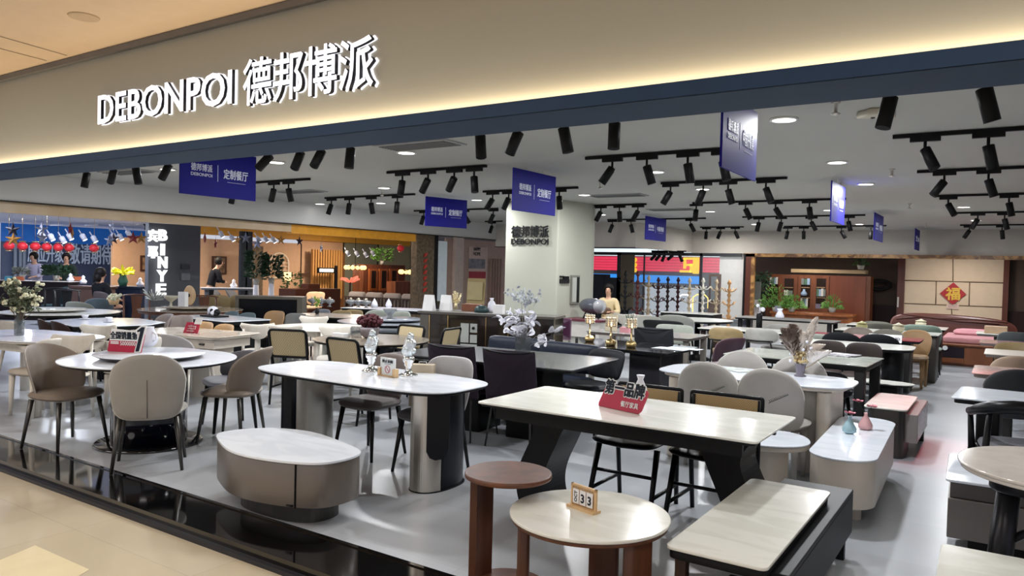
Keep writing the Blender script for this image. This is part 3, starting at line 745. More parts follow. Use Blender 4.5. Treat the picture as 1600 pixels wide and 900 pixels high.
idol(P(638, 587, .75), R(40), 'silver statuette right of the no photography card')
t = thing('notice_card', 'white no photography notice in a pale wooden holder', 'sign', P(606, 588, .75), R(-8))
b = BM(); box(b, -.09, .09, -.004, .004, .005, .145); mk('card', b, mat('notice_white', 'dfe4e4', .4), t)
b = BM(); box(b, -.105, -.075, -.02, .02, 0, .065); box(b, .075, .105, -.02, .02, 0, .065); box(b, -.105, .105, -.02, .02, 0, .008); mk('holder', b, M_oak, t)
text('notice_text', '禁止拍照', (-.065, -.006, .105), (1, 0, 0), (0, 0, 1), .13, .025, M_inkd, t, .002, .01)
b = BM(); tube(b, [(.028*math.cos(2*PI*k/20), -.006, .055+.028*math.sin(2*PI*k/20)) for k in range(20)], .003, 5, closed=True); tube(b, [(-.018, -.006, .074), (.018, -.006, .036)], .0025, 5); mk('forbidden_ring', b, mat('soft_red', 'c46a78', .5), t)
b = BM(); box(b, -.04, .04, -.0055, -.004, .095, .098); mk('text_line', b, M_inkd, t)
G2 = 'chairs behind the white boat shaped table'
B1 = shell_chair(mat('mauve_brown', '837672', .55, bump=.2), w=.47, top=.84, zb=.44, n=3, wrap=.08, lean=.08, legm=M_black, seatm=mat('brown_grey_seat', '5b5553', .7))
chair('B1', B1, 618, 552, .84, 180, 'mauve brown chair tucked behind the white table, behind the silver figures', G2)
chair('B2', shell_chair(M_lgrey, w=.48, top=.88, zb=.42, n=4, wrap=.07, lean=.1, legm=M_black, seam=True, seatm=mat('grey_seat', '68676a', .7)), 697, 559, .88, 184, 'light grey chair with a back seam at the right end of the white table', G2)
# paper bag beside the statuette
t = thing('paper_bag', 'pale beige paper bag on the chair behind the right silver figure', 'bag', (-3.98, 4.74, .475), R(30))
b = BM(); box(b, -.1, .1, -.05, .05, 0, .34); mk('bag_body', b, mat('kraft_pale', 'b3a58f', .8), t); b = BM(); tube(b, [(-.04, 0, .3), (-.03, 0, .36), (.03, 0, .36), (.04, 0, .3)], .003, 5); mk('bag_handle', b, M_paper, t)

# --- oval coffee table
c = Vector((-3.92, 3.33, 0))
M_tp = mat('taupe_lacquer', '77706a', .32, .35, var=.03)
t = thing('coffee_table', 'oval coffee table with white top and taupe lacquered body on a recessed plinth', 'coffee table', c, 0)
egg = [(-3.92+x, y) for x, y in ()]
for q in ((335, 678), (341, 687), (351, 699), (366, 706), (388, 712), (425, 718), (465, 722), (492, 723), (516, 722), (551, 714), (566, 707), (562, 702), (543, 693), (504, 678), (480, 673), (457, 670), (425, 668), (395, 669), (370, 671), (349, 674)):
    v = P(*q, .415); egg.append((v.x-c.x, v.y-c.y))
sm = []
for i in range(len(egg)):          # round the surveyed outline
    p0, p1, p2, p3 = (egg[(i+k) % len(egg)] for k in (-1, 0, 1, 2))
    for u in (0, .34, .67): sm.append(tuple(.5*(2*p1[k]+(p2[k]-p0[k])*u+(2*p0[k]-5*p1[k]+4*p2[k]-p3[k])*u*u+(3*p1[k]-p0[k]-3*p2[k]+p3[k])*u**3) for k in (0, 1)))
egg = sm
for _ in range(5): egg = [tuple((egg[i-1][k]+2*egg[i][k]+egg[(i+1) % len(egg)][k])/4 for k in (0, 1)) for i in range(len(egg))]
b = BM(); slab(b, egg, .398, .415, .003); mk('tabletop', b, M_white, t)
b = BM(); slab(b, [(x*.985, y*.98) for x, y in egg], .13, .397, .004); bd = mk('body', b, M_tp, t)
b = BM(); slab(b, [(x*.72, y*.72) for x, y in sup(1.06, .56, 2.6, 48)], 0, .13, 0); mk('plinth', b, M_darksteel, t)
g_ = P(459, 726, .40)-c; b = BM(); box(b, g_.x-.0018, g_.x+.0018, g_.y+.008, g_.y+.03, .13, .396); mk('door_gap', b, M_black, bd)
b = BM(); box(b, g_.x-.06, g_.x-.015, g_.y-.003, g_.y+.03, .138, .147); mk('badge', b, M_black, bd)
# --- cream marble table with wavy black legs
def wavy(x0, d0=-.33, d1=.33, flip=1):
    """leg cut as a wavy silhouette across the table width, broad in y"""
    def f(b):
        L = []; Rr = []
        for i in range(25):
            z = .70*i/24
            k = math.sin((z/.70)*PI*1.55+.3)
            top_ = .10*max(0, (z-.5)/.2)**2; L.append((x0-.10-.07*k*flip-top_, z)); Rr.append((x0+.10-.07*k*flip+top_, z))
        extr(b, L+Rr[::-1], 'y', d0, d1)
    return f
c = Vector((-1.95, 4.38, 0))
t3 = table('cream marble topped rectangular table on wavy black legs', rrect(1.80, .88, .03, 4), c, 0, M_marble, [
    ('leg', wavy(-.60, -.14, .18), M_blackwood), ('leg', wavy(.68, -.14, .18, -1), M_blackwood),
    ('rail', lambda b: box(b, -.8, .8, -.36, -.33, .64, .716), M_blackwood), ('rail', lambda b: box(b, -.8, .8, .33, .36, .64, .716), M_blackwood)], uth=.015, under=M_blackwood)
t = thing('promotion_sign', 'crimson leaning card with big white and black lettering on the marble table', 'sign', P(935, 634, .752), R(-16))
b = BM(); extr(b, [(.0, 0), (.325, .0), (.345, .02), (.375, .13), (.36, .15), (.05, .15), (.03, .13), (-.005, .02)], 'y', 0, .01); cd_ = mk('card', b, M_red, t)
text('slogan_outline', '第一品牌', (.035, -.002, .092), (1, 0, 0), (0, 0, 1), .315, .086, M_paper, t, .003, .11)
text('slogan', '第一品牌', (.035, -.006, .092), (1, 0, 0), (0, 0, 1), .315, .086, M_inkd, t, .003, .035)
text('small_text', '餐厅家具', (.18, -.002, .025), (1, 0, 0), (0, 0, 1), .14, .036, M_paper, t, .002, .015)
t.rotation_euler = (R(-14), 0, R(-16))
b = BM(); extr(b, [(0.01, 0), (.09, 0), (0.01, .12)], 'x', .16, .2); mk('stand', b, M_paper, t)
b = BM(); lathe(b, [(.03, 0), (.045, .02), (.05, .06), (.03, .11), (.018, .14), (.028, .17)], n=20)
o = tag(mk('vase', b, M_petal), 'small white ceramic vase behind the crimson card', 'vase'); o.location = P(1000, 625, .752)
G = 'black cane backed chairs behind the marble table'
for X, s in ((-1.55, 'right one of the two cane backed black chairs behind the marble table'), (-2.10, 'cane backed black chair mostly hidden by the crimson card')):
    place('AF', a_frame_chair, (X, 4.76, 0), PI, s, 'chair', G)
# low white cabinet end visible below: cream oval stool table
t = table('small round ended cream table with drum base right behind the marble table', sup(.62, .58, 2.3, 48), (-1.42, 5.5, 0), R(20), M_white, [('drum', oval(0, 0, .34, .34, .42, 0, 2), M_cream), ('rim', oval(0, 0, .61, .57, .44, .41, 2.3), M_cream)], z=.455, uth=0, name='side_table', cat='side table')

# --- walnut C shaped side table
c1 = P(793, 738, .6)
t = thing('side_table', 'walnut side table with round top and base joined by one curved panel', 'side table', (-2.055, 3.13, 0), R(10))
b = BM(); slab(b, sup(.44, .44, 2, 48), .575, .6, .008); mk('tabletop', b, M_walnut, t)
b = BM(); slab(b, sup(.42, .42, 2, 48), 0, .03, .008); mk('base', b, M_walnut, t)
b = BM()
arc = [(-.19*math.cos(a), -.19*math.sin(a)) for a in [R(v) for v in range(-38, 39, 6)]]
slab(b, arc+[(x*.82, y*.82) for x, y in arc[::-1]], .03, .575, 0); mk('panel', b, M_walnut, t)

# --- round marble coffee table with three walnut panel legs
c = Vector((-1.575, 3.09, 0))
t = thing('coffee_table', 'round cream marble coffee table on walnut panel legs in the front', 'coffee table', c, 0)
b = BM(); slab(b, sup(.74, .74, 2, 72), .485, .5, .004); mk('tabletop', b, M_marble, t)
b = BM(); slab(b, sup(.72, .72, 2, 72), .465, .4845, .004); mk('rim', b, M_walnut, t)
for a in (-150, -18, 102):
    b = BM(); slab(b, trans(rrect(.15, .055, .02, 4), .30*math.cos(R(a)), .30*math.sin(R(a)), R(a+90)), 0, .466, .01); mk('leg', b, M_walnut, t)
t = thing('desk_calendar', 'wooden flip calendar reading OCT 33 on the round coffee table', 'calendar', P(912, 796, .5), R(-16))
b = BM(); box(b, -.085, .085, -.03, .025, 0, .012)
for (x0_, x1_, z0_, z1_) in ((-.08, -.07, .01, .11), (.07, .08, .01, .11), (-.08, .08, .1, .11)): box(b, x0_, x1_, -.006, .006, z0_, z1_)
box(b, -.07, .07, .001, .004, .012, .1); mk('frame', b, M_oak, t)
for i, s in enumerate(('OCT', '3', '3')):
    x = -.064+.044*i
    b = BM(); box(b, x, x+.038, -.009, -.006, .02, .088); cdx = mk('number_card', b, M_paper, t)
    if i == 0: text('month_text', s, (x+.028, -.0095, .028), (0, 0, 1), (-1, 0, 0), .052, .018, M_inkd, cdx, .001, .02)
    else: text('day_text', s, (x+.008, -.0095, .03), (1, 0, 0), (0, 0, 1), .022, .042, M_inkd, cdx, .001, .03)
    b = BM(); tube(b, [(x+.019+.007*math.cos(2*PI*k/12), -.008, .094+.009*math.sin(2*PI*k/12)) for k in range(12)], .0012, 5, closed=True); mk('ring', b, M_steel, cdx)

# --- marble topped bench table, front right
t = thing('coffee_table', 'rectangular cream marble coffee table with dark wooden legs at the bottom right', 'coffee table', (-.972, 3.70, 0), 0)
b = BM(); slab(b, rrect(.43, 1.32, .035, 6), .435, .45, .004); mk('tabletop', b, M_marble, t)
b = BM(); slab(b, rrect(.41, 1.30, .035, 6), .395, .4345, .006); mk('underframe', b, M_black, t)
for x in (-.17, .17):
    for y in (-.56, .56): b = BM(); box(b, x-.025, x+.025, y-.025, y+.025, 0, .396); mk('leg', b, mat('dark_walnut', '4a2c1e', .4, kind='wood', col2='351e14', scale=14), t, .004)
# --- black low cabinet beside it
t = thing('coffee_table', 'black lacquered long low table with a cut out beside the marble coffee table', 'coffee table', (-.885, 3.93, 0), 0)
M_bl = mat('black_lacquer', '121418', .45, var=.1)
b = BM(); box(b, -.2, .185, -.75, .78, .395, .42); mk('tabletop', b, M_bl, t, .004).location = (0, 0, -.03)
b = BM(); box(b, .155, .185, -.75, .78, .14, .366); mk('side_panel', b, M_bl, t, .004)
b = BM(); box(b, -.19, .155, .3, .77, .14, .364); mk('drawer_box', b, M_bl, t, .004)
b = BM(); box(b, -.19, .155, -.74, -.3, .14, .16); mk('shelf', b, M_bl, t, .004)
for x, y in ((.14, .70), (-.16, .70), (.14, -.68), (-.16, -.68)): b = BM(); box(b, x-.022, x+.022, y-.022, y+.022, 0, .14); mk('leg', b, M_bl, t)

# --- white oval console bench with vases
c = Vector((-.89, 6.02, 0))
t = thing('coffee_table', 'long cream coffee table with rounded ends carrying two bud vases', 'coffee table', c, R(2))
b = BM(); slab(b, rrect(.42, 1.72, .20, 12), .438, .45, .004); mk('tabletop', b, M_white, t)
b = BM(); slab(b, rrect(.405, 1.70, .19, 12), .13, .4375, .006); mk('body', b, M_cream, t)
for y in (-.55, .55): b = BM(); slab(b, rrect(.14, .1, .045, 8, .04, y), 0, .13, 0); mk('leg', b, M_cream, t)
def blossom_vase(name, m, loc, label, stems, pm):
    t = thing(name, label, 'vase', loc)
    b = BM(); lathe(b, [(.028, 0), (.05, .012), (.052, .035), (.03, .08), (.012, .11), (.014, .13)], n=24); mk('vase_body', b, m, t)
    for i, (dx, dz) in enumerate(stems):
        b = BM(); tube(b, [(0, 0, .1), (dx*.5, 0, .1+dz*.6), (dx, 0, .1+dz)], .0025, 5); s = mk('stem', b, M_dgreen, t)
        b = BM(); rnd = random.Random(i)
        for k in range(22):
            a = rnd.random()*2*PI; q = rnd.random()*.9
            M = Matrix.Translation((dx, 0, .1+dz)) @ Euler((q, 0, a)).to_matrix().to_4x4()
            pillow(b, sup(.034, .024, 2, 8, .024, 0), .002, lambda x, y, w_: M @ Vector((x, y, w_+.3*x)), rings=(1, .5))
        mk('blossom', b, pm, s)
    return t
pk = mat('pink_petal', 'd58593', .7, var=.15, scale=40)
blossom_vase('flower_vase', mat('pale_blue_ceramic', '9fc2cd', .35), P(1327, 677, .45), 'pale blue bud vase with a pink flower', [(0, .05)], pk)
blossom_vase('flower_vase', mat('pale_pink_ceramic', 'd9a9aa', .35), P(1352, 671, .45), 'pale pink bud vase with two pink flowers', [(-.06, .11), (.04, .08)], pk)

# --- grey console coffee table further along
t = thing('coffee_table', 'grey white coffee table with dark foot, further along the aisle behind the cream one', 'coffee table', (-.82, 8.03, 0), 0)
b = BM(); slab(b, rrect(.36, .98, .06, 8, -.06, -.04), .43, .445, .004); mk('tabletop', b, M_marble, t)
b = BM(); box(b, -.12, .2, -.45, .56, .14, .40); mk('body', b, mat('grey_lacquer', '8b8784', .25, var=.03), t, .008)
b = BM(); slab(b, rrect(.30, .5, .06, 6, -.05, -.28), 0.0, .429, 0); mk('column', b, M_darksteel, t)
b = BM(); box(b, .12, .18, .45, .52, 0, .14); mk('leg', b, M_black, t)
# pink floor glow is left to the added red spot

# --- cream table with round backed chairs
c = Vector((-1.80, 6.6, 0))
def arch_leg(cx):
    def f(b):
        slab(b, rrect(.11, .62, .05, 8, cx, 0), 0, .70, .01)
    return f
t = table('cream table with thick rounded legs and a pampas bouquet on it', sup(1.62, .80, 4, 72), c, R(0), M_white, [
    ('leg', arch_leg(-.62), M_cream), ('leg', arch_leg(.62), M_cream), ('apron', lambda b: box(b, -.6, .6, -.08, .08, .62, .70), M_cream)], uth=.03, under=M_cream, uin=.05)
b = BM(); slab(b, rrect(.30, .30, .13, 8, .52, -.02), 0, .69, .02); mk('inner_column', b, M_beige, t)
G = 'round backed chairs of the cream table'
chair('TL', thick_leg_chair(M_beige), 1103, 569, .88, 2, 'round backed beige chair before the cream table, left of two', G)
chair('TL', thick_leg_chair(M_beige), 1201, 579, .88, 0, 'round backed beige chair with embroidered twig, right of two before the cream table', G)
chair('TLr', thick_leg_chair(M_beige, False, True), 1157, 556, .86, 182, 'ribbed beige shell chair on the far side of the cream table, left of two', G)
chair('TLr', None, 1243, 565, .86, 178, 'ribbed beige shell chair behind the bouquet vase', G)
# pampas bouquet
p = P(1250, 588, .75)
t = thing('bouquet_vase', 'smoky glass vase of pampas plumes and dried white flowers', 'vase', p)
b = BM(); lathe(b, [(.05, 0), (.052, .008), (.032, .02), (.045, .09), (.05, .11)], n=8); lathe(b, [(.042, .10), (.028, .02)], n=8); mk('vase_body', b, mat('lilac_glass', '85808c', .1, trans=.3), t)
rnd = random.Random(5)
def plume(dx, dy, h, r, m, n=90, droop=0):
    b = BM(); tube(b, [(0, 0, .05), (dx*.5, dy*.5, h*.55), (dx, dy, h)], .003, 5); s = mk('stem', b, mat('dry_stem', 'a08a62', .8), t)
    b = BM()
    for i in range(n):
        q = i/n; k = .45+.55*q; c0 = Vector((dx*k*(1+.1*q), dy*k, .05+(h-.05)*k*1.0)); rr = r*math.sin(PI*min(1, .15+.85*q))**.6
        a = rnd.random()*2*PI; e = c0+Vector((rr*math.cos(a), rr*math.sin(a), rr*.9-droop*q*.05))
        d = (e-c0).cross(Vector((0, 0, 1))).normalized()*.006
        face(b, [b.verts.new(v) for v in (c0-d, c0+d, e+d*.6, e-d*.6)])
    mk('plume', b, m, s)
pg = mat('taupe_plume', '94847a', .9, var=.2, scale=30); pw = mat('white_plume', 'ece4dc', .9, var=.05)
plume(-.13, 0, .40, .08, pg, 420); plume(-.08, .03, .44, .07, pg, 360); plume(-.12, -.03, .32, .09, pg, 380); plume(.11, .02, .52, .04, pw, 600); plume(0.02, 0, .38, .05, pw, 420)
plume(.20, -.02, .20, .09, pw, 420); plume(.15, .05, .27, .07, pw, 360)
b = BM()
for k in range(16):
    c0 = Vector((rnd.uniform(-.12, .12), rnd.uniform(-.06, .06), rnd.uniform(.13, .32))); ball(b, c0, .014, 6)
mk('white_blossoms', b, M_petal, t)
b = BM()
for k in range(60):
    a = rnd.random()*2*PI; q = rnd.random()*.05; c0 = Vector((q*math.cos(a), q*math.sin(a), .12+rnd.random()*.1)); ball(b, c0, .012, 5)
mk('yellow_flowers', b, mat('straw_flower', 'c9b384', .9, var=.2), t)
for px, py, dx in ((1105, 578, 'left'), (1130, 576, 'right')):
    o = None
t = thing('open_magazine', 'open magazine lying on the cream table', 'magazine', P(1150, 578, .752), R(-30))
b = BM(); box(b, -.15, 0, -.1, .1, 0, .006); box(b, 0, .15, -.1, .1, 0, .004); mk('pages', b, mat('magazine_page', 'c2c8c4', .5, col2='8e9a94', scale=14), t)

# --- black table and aubergine chairs
c = Vector((-4.15, 6.2, 0))
t = table('dark grey stone table with white flowers, aubergine chairs before it', rrect(2.0, 1.15, .04, 4), c, R(4), mat('charcoal_stone', '4a4c50', .22, kind='marble', col2='3f4145', scale=2), [
    ('pedestal', plank(-.55, -.15, -.22, .22, .72), M_black), ('pedestal', plank(.15, .55, -.22, .22, .72), M_black)], uth=.02)
G = 'aubergine leather chairs at the dark stone table'
chair('SQ', square_leather_chair(M_purple), 703, 543, .87, 3, 'aubergine leather chair directly behind the light grey chair', G)
chair('SQ', None, 806, 549, .87, 4, 'aubergine leather chair with a grey seat edge left of the marble table', G)
chair('BB', bench_back(M_navy, .80), 810, 529, .80, 180, 'navy leather bench behind the dark stone table, left of two', 'navy benches behind the dark stone table')
chair('BB', None, 893, 538, .80, 176, 'navy leather bench behind the dark stone table, right of two', 'navy benches behind the dark stone table')
chair('BB2', shell_chair(mat('black_bench', '1a1b21', .5), w=.5, top=.80, zb=.5, n=5, wrap=.06, lean=.06), 957, 546, .80, 165, 'black low backed chair at the right end of the dark stone table', None)
# crystal vase with big white leaves
t = thing('flower_vase', 'square glass vase of large white paper flowers on the dark stone table', 'vase', P(817, 552, .75))
b = BM(); box(b, -.06, .06, -.06, .06, 0, .17); mk('vase_body', b, M_smoke, t, .006)
b = BM(); ball(b, (0, -.02, .03), .02, 8); mk('pebbles', b, M_chrome, t)
rnd = random.Random(11)
def leafmesh(b, c0, d, L, W):
    d = d.normalized(); s = d.cross(Vector((rnd.uniform(-1, 1), rnd.uniform(-1, 1), .4))).normalized(); n_ = d.cross(s)
    pillow(b, sup(L, W, 2, 10, L/2, 0), .004, lambda x, y, q: c0+d*x+s*y+n_*(q+.3*x*x/L-.5*y*y/W), rings=(1, .55))
bs = BM(); bl = BM(); bf = BM()
for k in range(15):
    a = rnd.uniform(0, 2*PI); rr = rnd.uniform(.1, .40); hh = rnd.uniform(.22, .5) - rr*.25
    e = Vector((rr*math.cos(a), rr*.6*math.sin(a), hh)); m_ = Vector((e.x*.35, e.y*.35, hh*.7))
    tube(bs, [(0, 0, .03), m_, e], .0025, 5)
    for j in range(6):
        q = .55+.45*j/5; c0 = m_.lerp(e, (q-.5)*2) if q > .5 else m_
        leafmesh(bl, c0, Vector((rnd.uniform(-1, 1), rnd.uniform(-1, 1), rnd.uniform(-.6, .8))), rnd.uniform(.07, .11), rnd.uniform(.035, .058))
for k in range(9):
    a = rnd.uniform(0, 2*PI); rr = rnd.uniform(.02, .2); e = Vector((rr*math.cos(a), rr*.6*math.sin(a), rnd.uniform(.5, .72)))
    tube(bs, [(0, 0, .03), (e.x*.4, e.y*.4, .4), e], .002, 5)
    for j in range(9): leafmesh(bf, e+Vector((rnd.uniform(-.05, .05), rnd.uniform(-.05, .05), rnd.uniform(-.05, .05))), Vector((rnd.uniform(-1, 1), rnd.uniform(-1, 1), rnd.uniform(-1, 1))), .045, .03)
mk('stems', bs, mat('pale_stem', 'a9a9ab', .6), t); tag(mk('petals', bl, M_petal, t), None, None, None, 'stuff'); tag(mk('upper_petals', bf, mat('sheer_petal', 'c5cbd2', .7, alpha=.75), t), None, None, None, 'stuff')

# --- crystal table with gold candle holders
c = Vector((-3.98, 8.15, 0))
t = table('black glossy table with three gold crystal candle holders', rrect(1.95, .95, .02, 3), c, R(-3), mat('mirror_black', '16161a', .04, coat=1), [
    ('leg', plank(-.85, -.45, -.3, .3, .72), mat('graphite_panel', '3c3c40', .25, .3)), ('leg', plank(.45, .85, -.3, .3, .72), _m['graphite_panel'])], uth=.025)
def candle(loc, label, k):
    def build():
        t = thing('candle_holder', '', 'candle holder')
        b = BM(); lathe(b, [(.05, 0), (.055, .01), (.065, .04), (.045, .07), (.012, .08), (.008, .20), (.012, .22)], n=16); mk('stem', b, M_gold, t)
        b = BM()
        for z in range(4):
            for i in range(9): a = 2*PI*i/9; ball(b, (.052*math.cos(a), .052*math.sin(a), .235+z*.028), .015, 6)
        lathe(b, [(.04, .22), (.045, .225)], n=16); mk('crystal_cup', b, mat('crystal', 'e8dcc4', .08, .5), t)
        b = BM(); lathe(b, [(.015, .225), (.015, .27)], n=10); mk('candle', b, mat('warm_candle', 'ffd9a0', .5, emit=3), t)
        return t
    return place('candle', build, loc, 0, label, 'candle holder', 'gold crystal candle holders on the black table')
candle(P(921, 534, .75), 'gold crystal candle holder, left of three on the black table', 0)
candle(P(954, 540, .75), 'gold crystal candle holder, middle of three on the black table', 1)
candle(P(986, 543, .75), 'gold crystal candle holder, right of three on the black table', 2)
t = thing('document', 'printed sheets lying on the black glossy table end', 'paper', P(1050, 545, .752), R(-5))
b = BM(); box(b, -.2, .2, -.12, .1, 0, .003); box(b, -.1, .3, .02, .2, 0.003, .006); mk('sheets', b, mat('printed_sheet', 'd5d8de', .5, col2='8c93a0', scale=20), t)

# --- reception counter
A = P(655, 487, 1.0); A = Vector((-6.78, 8.0, 0)); Bq = Vector((-4.9, 8.45, 0))
v = Bq-A; L = v.length; rz = math.atan2(v.y, v.x)
t = thing('reception_counter', 'dark brown glazed display counter with a switch panel in front of the pillar', 'counter', A, rz)
Mb = mat('dark_brown_panel', '1f1815', .15, var=.15, coat=.5)
b = BM(); box(b, 0, L, 0, .45, 0, .97); mk('body', b, Mb, t)
b = BM(); box(b, -.03, L+.02, -.03, .48, .97, 1.0); mk('countertop', b, mat('grey_top', '54504b', .3), t)
b = BM(); box(b, 0, .13, -.006, 0, 0.02, .95); mk('side_panel', b, mat('grey_brown_panel', '57524d', .4), t)
for x in (.14, .42, .98, 1.3):
    b = BM(); box(b, x, x+.012, -.012, 0, .05, .95); mk('metal_trim', b, M_gold, t)
b = BM(); box(b, .62, .74, -.014, -.004, .60, .86); box(b, .76, .86, -.014, -.004, .74, .86); box(b, .76, .86, -.014, -.004, .60, .71); box(b, .62, .86, -.014, -.004, .54, .58); mk('switch_panel', b, mat('pale_plate', 'a8aba6', .3), t)
b = BM(); lathe(b, [(.02, 0), (.02, .008)], n=14, M=Matrix.Translation((.81, -.018, .80)) @ Matrix.Rotation(R(90), 4, 'X')); mk('knob', b, M_black, t)
text('brand_text', 'DEBONPOI', (.5, -.012, .36), (1, 0, 0), (0, 0, 1), .36, .05, mat('dull_letter', '6d6862', .4), t, .004, .02)
# things on the counter
t = thing('branch_ornament', 'glittering gold branch ornament on the counter', 'ornament', P(712, 484, 1.0))
b = BM(); rnd = random.Random(2)
tube(b, [(0, 0, 0), (0, 0, .12)], [.03, .018], 8)
for k in range(26):
    a = rnd.random()*2*PI; e = Vector((.1*math.cos(a)*rnd.random(), .06*math.sin(a), .13+rnd.random()*.14)); tube(b, [(0, 0, .1), e*.7, e], .004, 4); ball(b, e, .009, 5)
mk('branches', b, mat('bright_gold', 'e8d9ae', .25, .6), t)
t = thing('cardboard_box', 'brown cardboard box on the counter', 'box', P(738, 486, 1.0), rz)
b = BM(); box(b, -.13, .13, -.08, .08, 0, .10); mk('carton', b, mat('brown_card', '7a4a34', .7), t)
t = thing('stacked_panel', 'tan wooden sample board leaning behind the counter', 'board', P(727, 490, .62)+Vector((-.1, .5, -.62)), rz)
b = BM(); box(b, -.22, .2, -.02, .02, 0, 1.38, tilt=R(-6)); mk('board', b, mat('tan_board', '9c8b63', .7), t)
b = BM(); box(b, -.19, .17, -.03, -.018, .9, 1.3, tilt=0); mk('inset', b, mat('tan_inset', 'a8996f', .7), t)
t = thing('helmet', 'dark green rounded bowl like helmet on the counter', 'helmet', P(752, 488, 1.0))
b = BM(); lathe(b, [(.09, 0), (.1, .01), (.095, .05), (.06, .09), (.01, .1)], n=20); mk('dome', b, mat('dark_green_gloss', '2f4344', .3), t)
t = thing('white_jug', 'tall white jug at the right end of the counter', 'jug', P(768, 488, 1.0))
b = BM(); lathe(b, [(.05, 0), (.06, .04), (.05, .13), (.02, .17), (.03, .2)], n=16); mk('body', b, M_petal, t)
t = thing('document_box', 'white box of papers beside the tall white jug', 'box', P(776, 490, 1.0), rz)
b = BM(); box(b, -.04, .1, -.04, .06, 0, .12); mk('carton', b, M_paper, t)

# --- aubergine screen and white desk behind it
b = None
t = thing('upholstered_bench', 'aubergine upholstered bench back against the pillar', 'bench', (-5.72, 9.6, 0), 0)
b = BM(); pillow(b, [(x, z+.6) for x, z in rrect(.9, .62, .02, 4)], .08, lambda x, z, q: Vector((x, q, z))); mk('backrest', b, mat('aubergine_gloss', '4a2440', .35), t)
b = BM(); box(b, -.43, .43, -.5, -.04, 0, .42); mk('seat', b, _m['aubergine_gloss'], t, .02)
t = thing('desk', 'white desk with dark red top beside the pillar', 'desk', P(912, 499, .8)+Vector((0, .2, -.8)), 0)
b = BM(); box(b, -.4, .35, -.3, .3, .77, .80); mk('desktop', b, mat('wine_top', '5a2230', .4), t)
b = BM(); box(b, -.38, .33, -.28, .28, .45, .769); mk('drawer_box', b, mat('desk_white', 'b9b5ae', .5), t)
b = BM(); box(b, -.38, -.34, -.28, .28, 0, .45); box(b, .29, .33, -.28, .28, 0, .45); mk('side_panel', b, _m['desk_white'], t)
t = thing('plastic_bundle', 'grey rugby ball shaped cushion wrapped in clear plastic on the white desk', 'cushion', P(925, 478, 1.02)+Vector((0, 0, 0)), R(-10))
b = BM(); pillow(b, sup(.52, .27, 2, 28), .26, lambda x, y, q: Vector((x, q, y)), p=2); mk('cushion', b, mat('slate_film', '4a4d55', .2, coat=.6), t)
b = BM(); pillow(b, sup(.2, .24, 2, 16, .16, 0), .28, lambda x, y, q: Vector((x, q, y)), p=2); mk('plastic_wrap', b, mat('clear_film', 'b6b8bc', .15, alpha=.5), t)
b = BM()
for x in (-.1, -.02, .08): tube(b, [(x, 0, -.05), (x*1.8, 0, -.22)], .012, 6)
mk('stand', b, M_black, t)
# --- grey tables behind the black one
c = Vector((-4.25, 10.0, 0))
t = table('long grey stone table with a small potted plant, behind the candle table', rrect(1.55, .85, .02, 3), c, R(0), mat('grey_stone_top', '8a8a86', .2, kind='marble', col2='7c7c78', scale=2), four_legs(1.4, .7, .07, .72, mat('grey_leg', '7b756c', .5)), uth=.03, under=mat('grey_under', '6a5f5a', .5))
chair('SC1', square_leather_chair(mat('charcoal_leather', '2c2e33', .5)), 1019, 514, .88, 2, 'charcoal square backed chair before the long grey table', None)
chair('SC2', shell_chair(M_sage, w=.62, top=.80, zb=.5, n=6, wrap=.04, lean=.05), 1057, 507, .80, 180, 'wide sage grey chair across the long grey table', None)
t = thing('potted_succulent', 'spiky green plant in a pale mint pot on the long grey table', 'plant', P(983, 517, .75))
b = BM(); lathe(b, [(.045, 0), (.06, .09), (.065, .11), (.05, .11)], n=16); mk('pot', b, mat('mint_pot', '9fb7ae', .5), t)
b = BM()
for k in range(9): a = k*2.4; tube(b, [(0, 0, .09), (.06*math.cos(a), .06*math.sin(a), .2+.03*(k % 3))], [.012, .003], 5)
mk('leaves', b, M_dgreen, t)
t = thing('tissue_box', 'small pink box on the long grey table', 'box', P(970, 520, .75)+Vector((0, .16, 0))); b = BM(); box(b, -.07, .07, -.05, .05, 0, .07); mk('carton', b, mat('pale_pink_box', 'cf8f96', .6), t)
t = thing('menu_stand', 'cream display card on the long grey table near the woman', 'sign', Vector((-4.75, 9.85, .752))); b = BM(); box(b, -.09, .09, -.01, .01, 0, .24, tilt=R(-8)); mk('card', b, mat('cream_card', 'cbbfa4', .6), t)
# ================================================================ LEFT AND MIDDLE ROWS
G = 'white wooden chairs at the far left table'
cA = Vector((-9.0, 4.0, 0))
t = table('white topped table with cream wooden frame at the left edge', sup(1.7, 1.0, 3.2, 64), cA, R(8), M_white, [
    ('apron', lambda b: box(b, -.72, .74, -.36, .36, .62, .70), M_whitewood)], uth=.02, under=M_whitewood)
for x, y in ((.78, -.42), (-.78, -.42), (.78, .42), (-.78, .42)):
    b = BM(); tube(b, [(x*.98, y*.98, .70), (x*1.04, y*1.06, 0)], [.045, .05], 10); mk('leg', b, M_whitewood, t)
    b = BM(); extr(b, [(x-.38*(1 if x > 0 else -1), .70), (x, .70), (x, .55), (x-.1*(1 if x > 0 else -1), .6)], 'y', y*.92-.015, y*.92+.015); mk('bracket', b, M_whitewood, t)
chair('WW', white_wood_chair(), 98, 514, .83, 215, 'white wooden chair behind the left edge table, nearer the vase', G)
chair('WW', None, 139, 519, .83, 220, 'white wooden chair behind the left edge table, just left of the red card', G)
chair('WS', shell_chair(M_whitewood, w=.44, top=.80, zb=.5, n=3, wrap=.05, lean=.05, legm=M_whitewood, legr=.022, splay=.01, seatm=mat('cream_seat', 'b5aca0', .6)), 30, 540, .6, 100, 'white chair pushed under the left edge table, seat showing', G, loc=Vector((-8.62, 3.75, 0)), back=0)
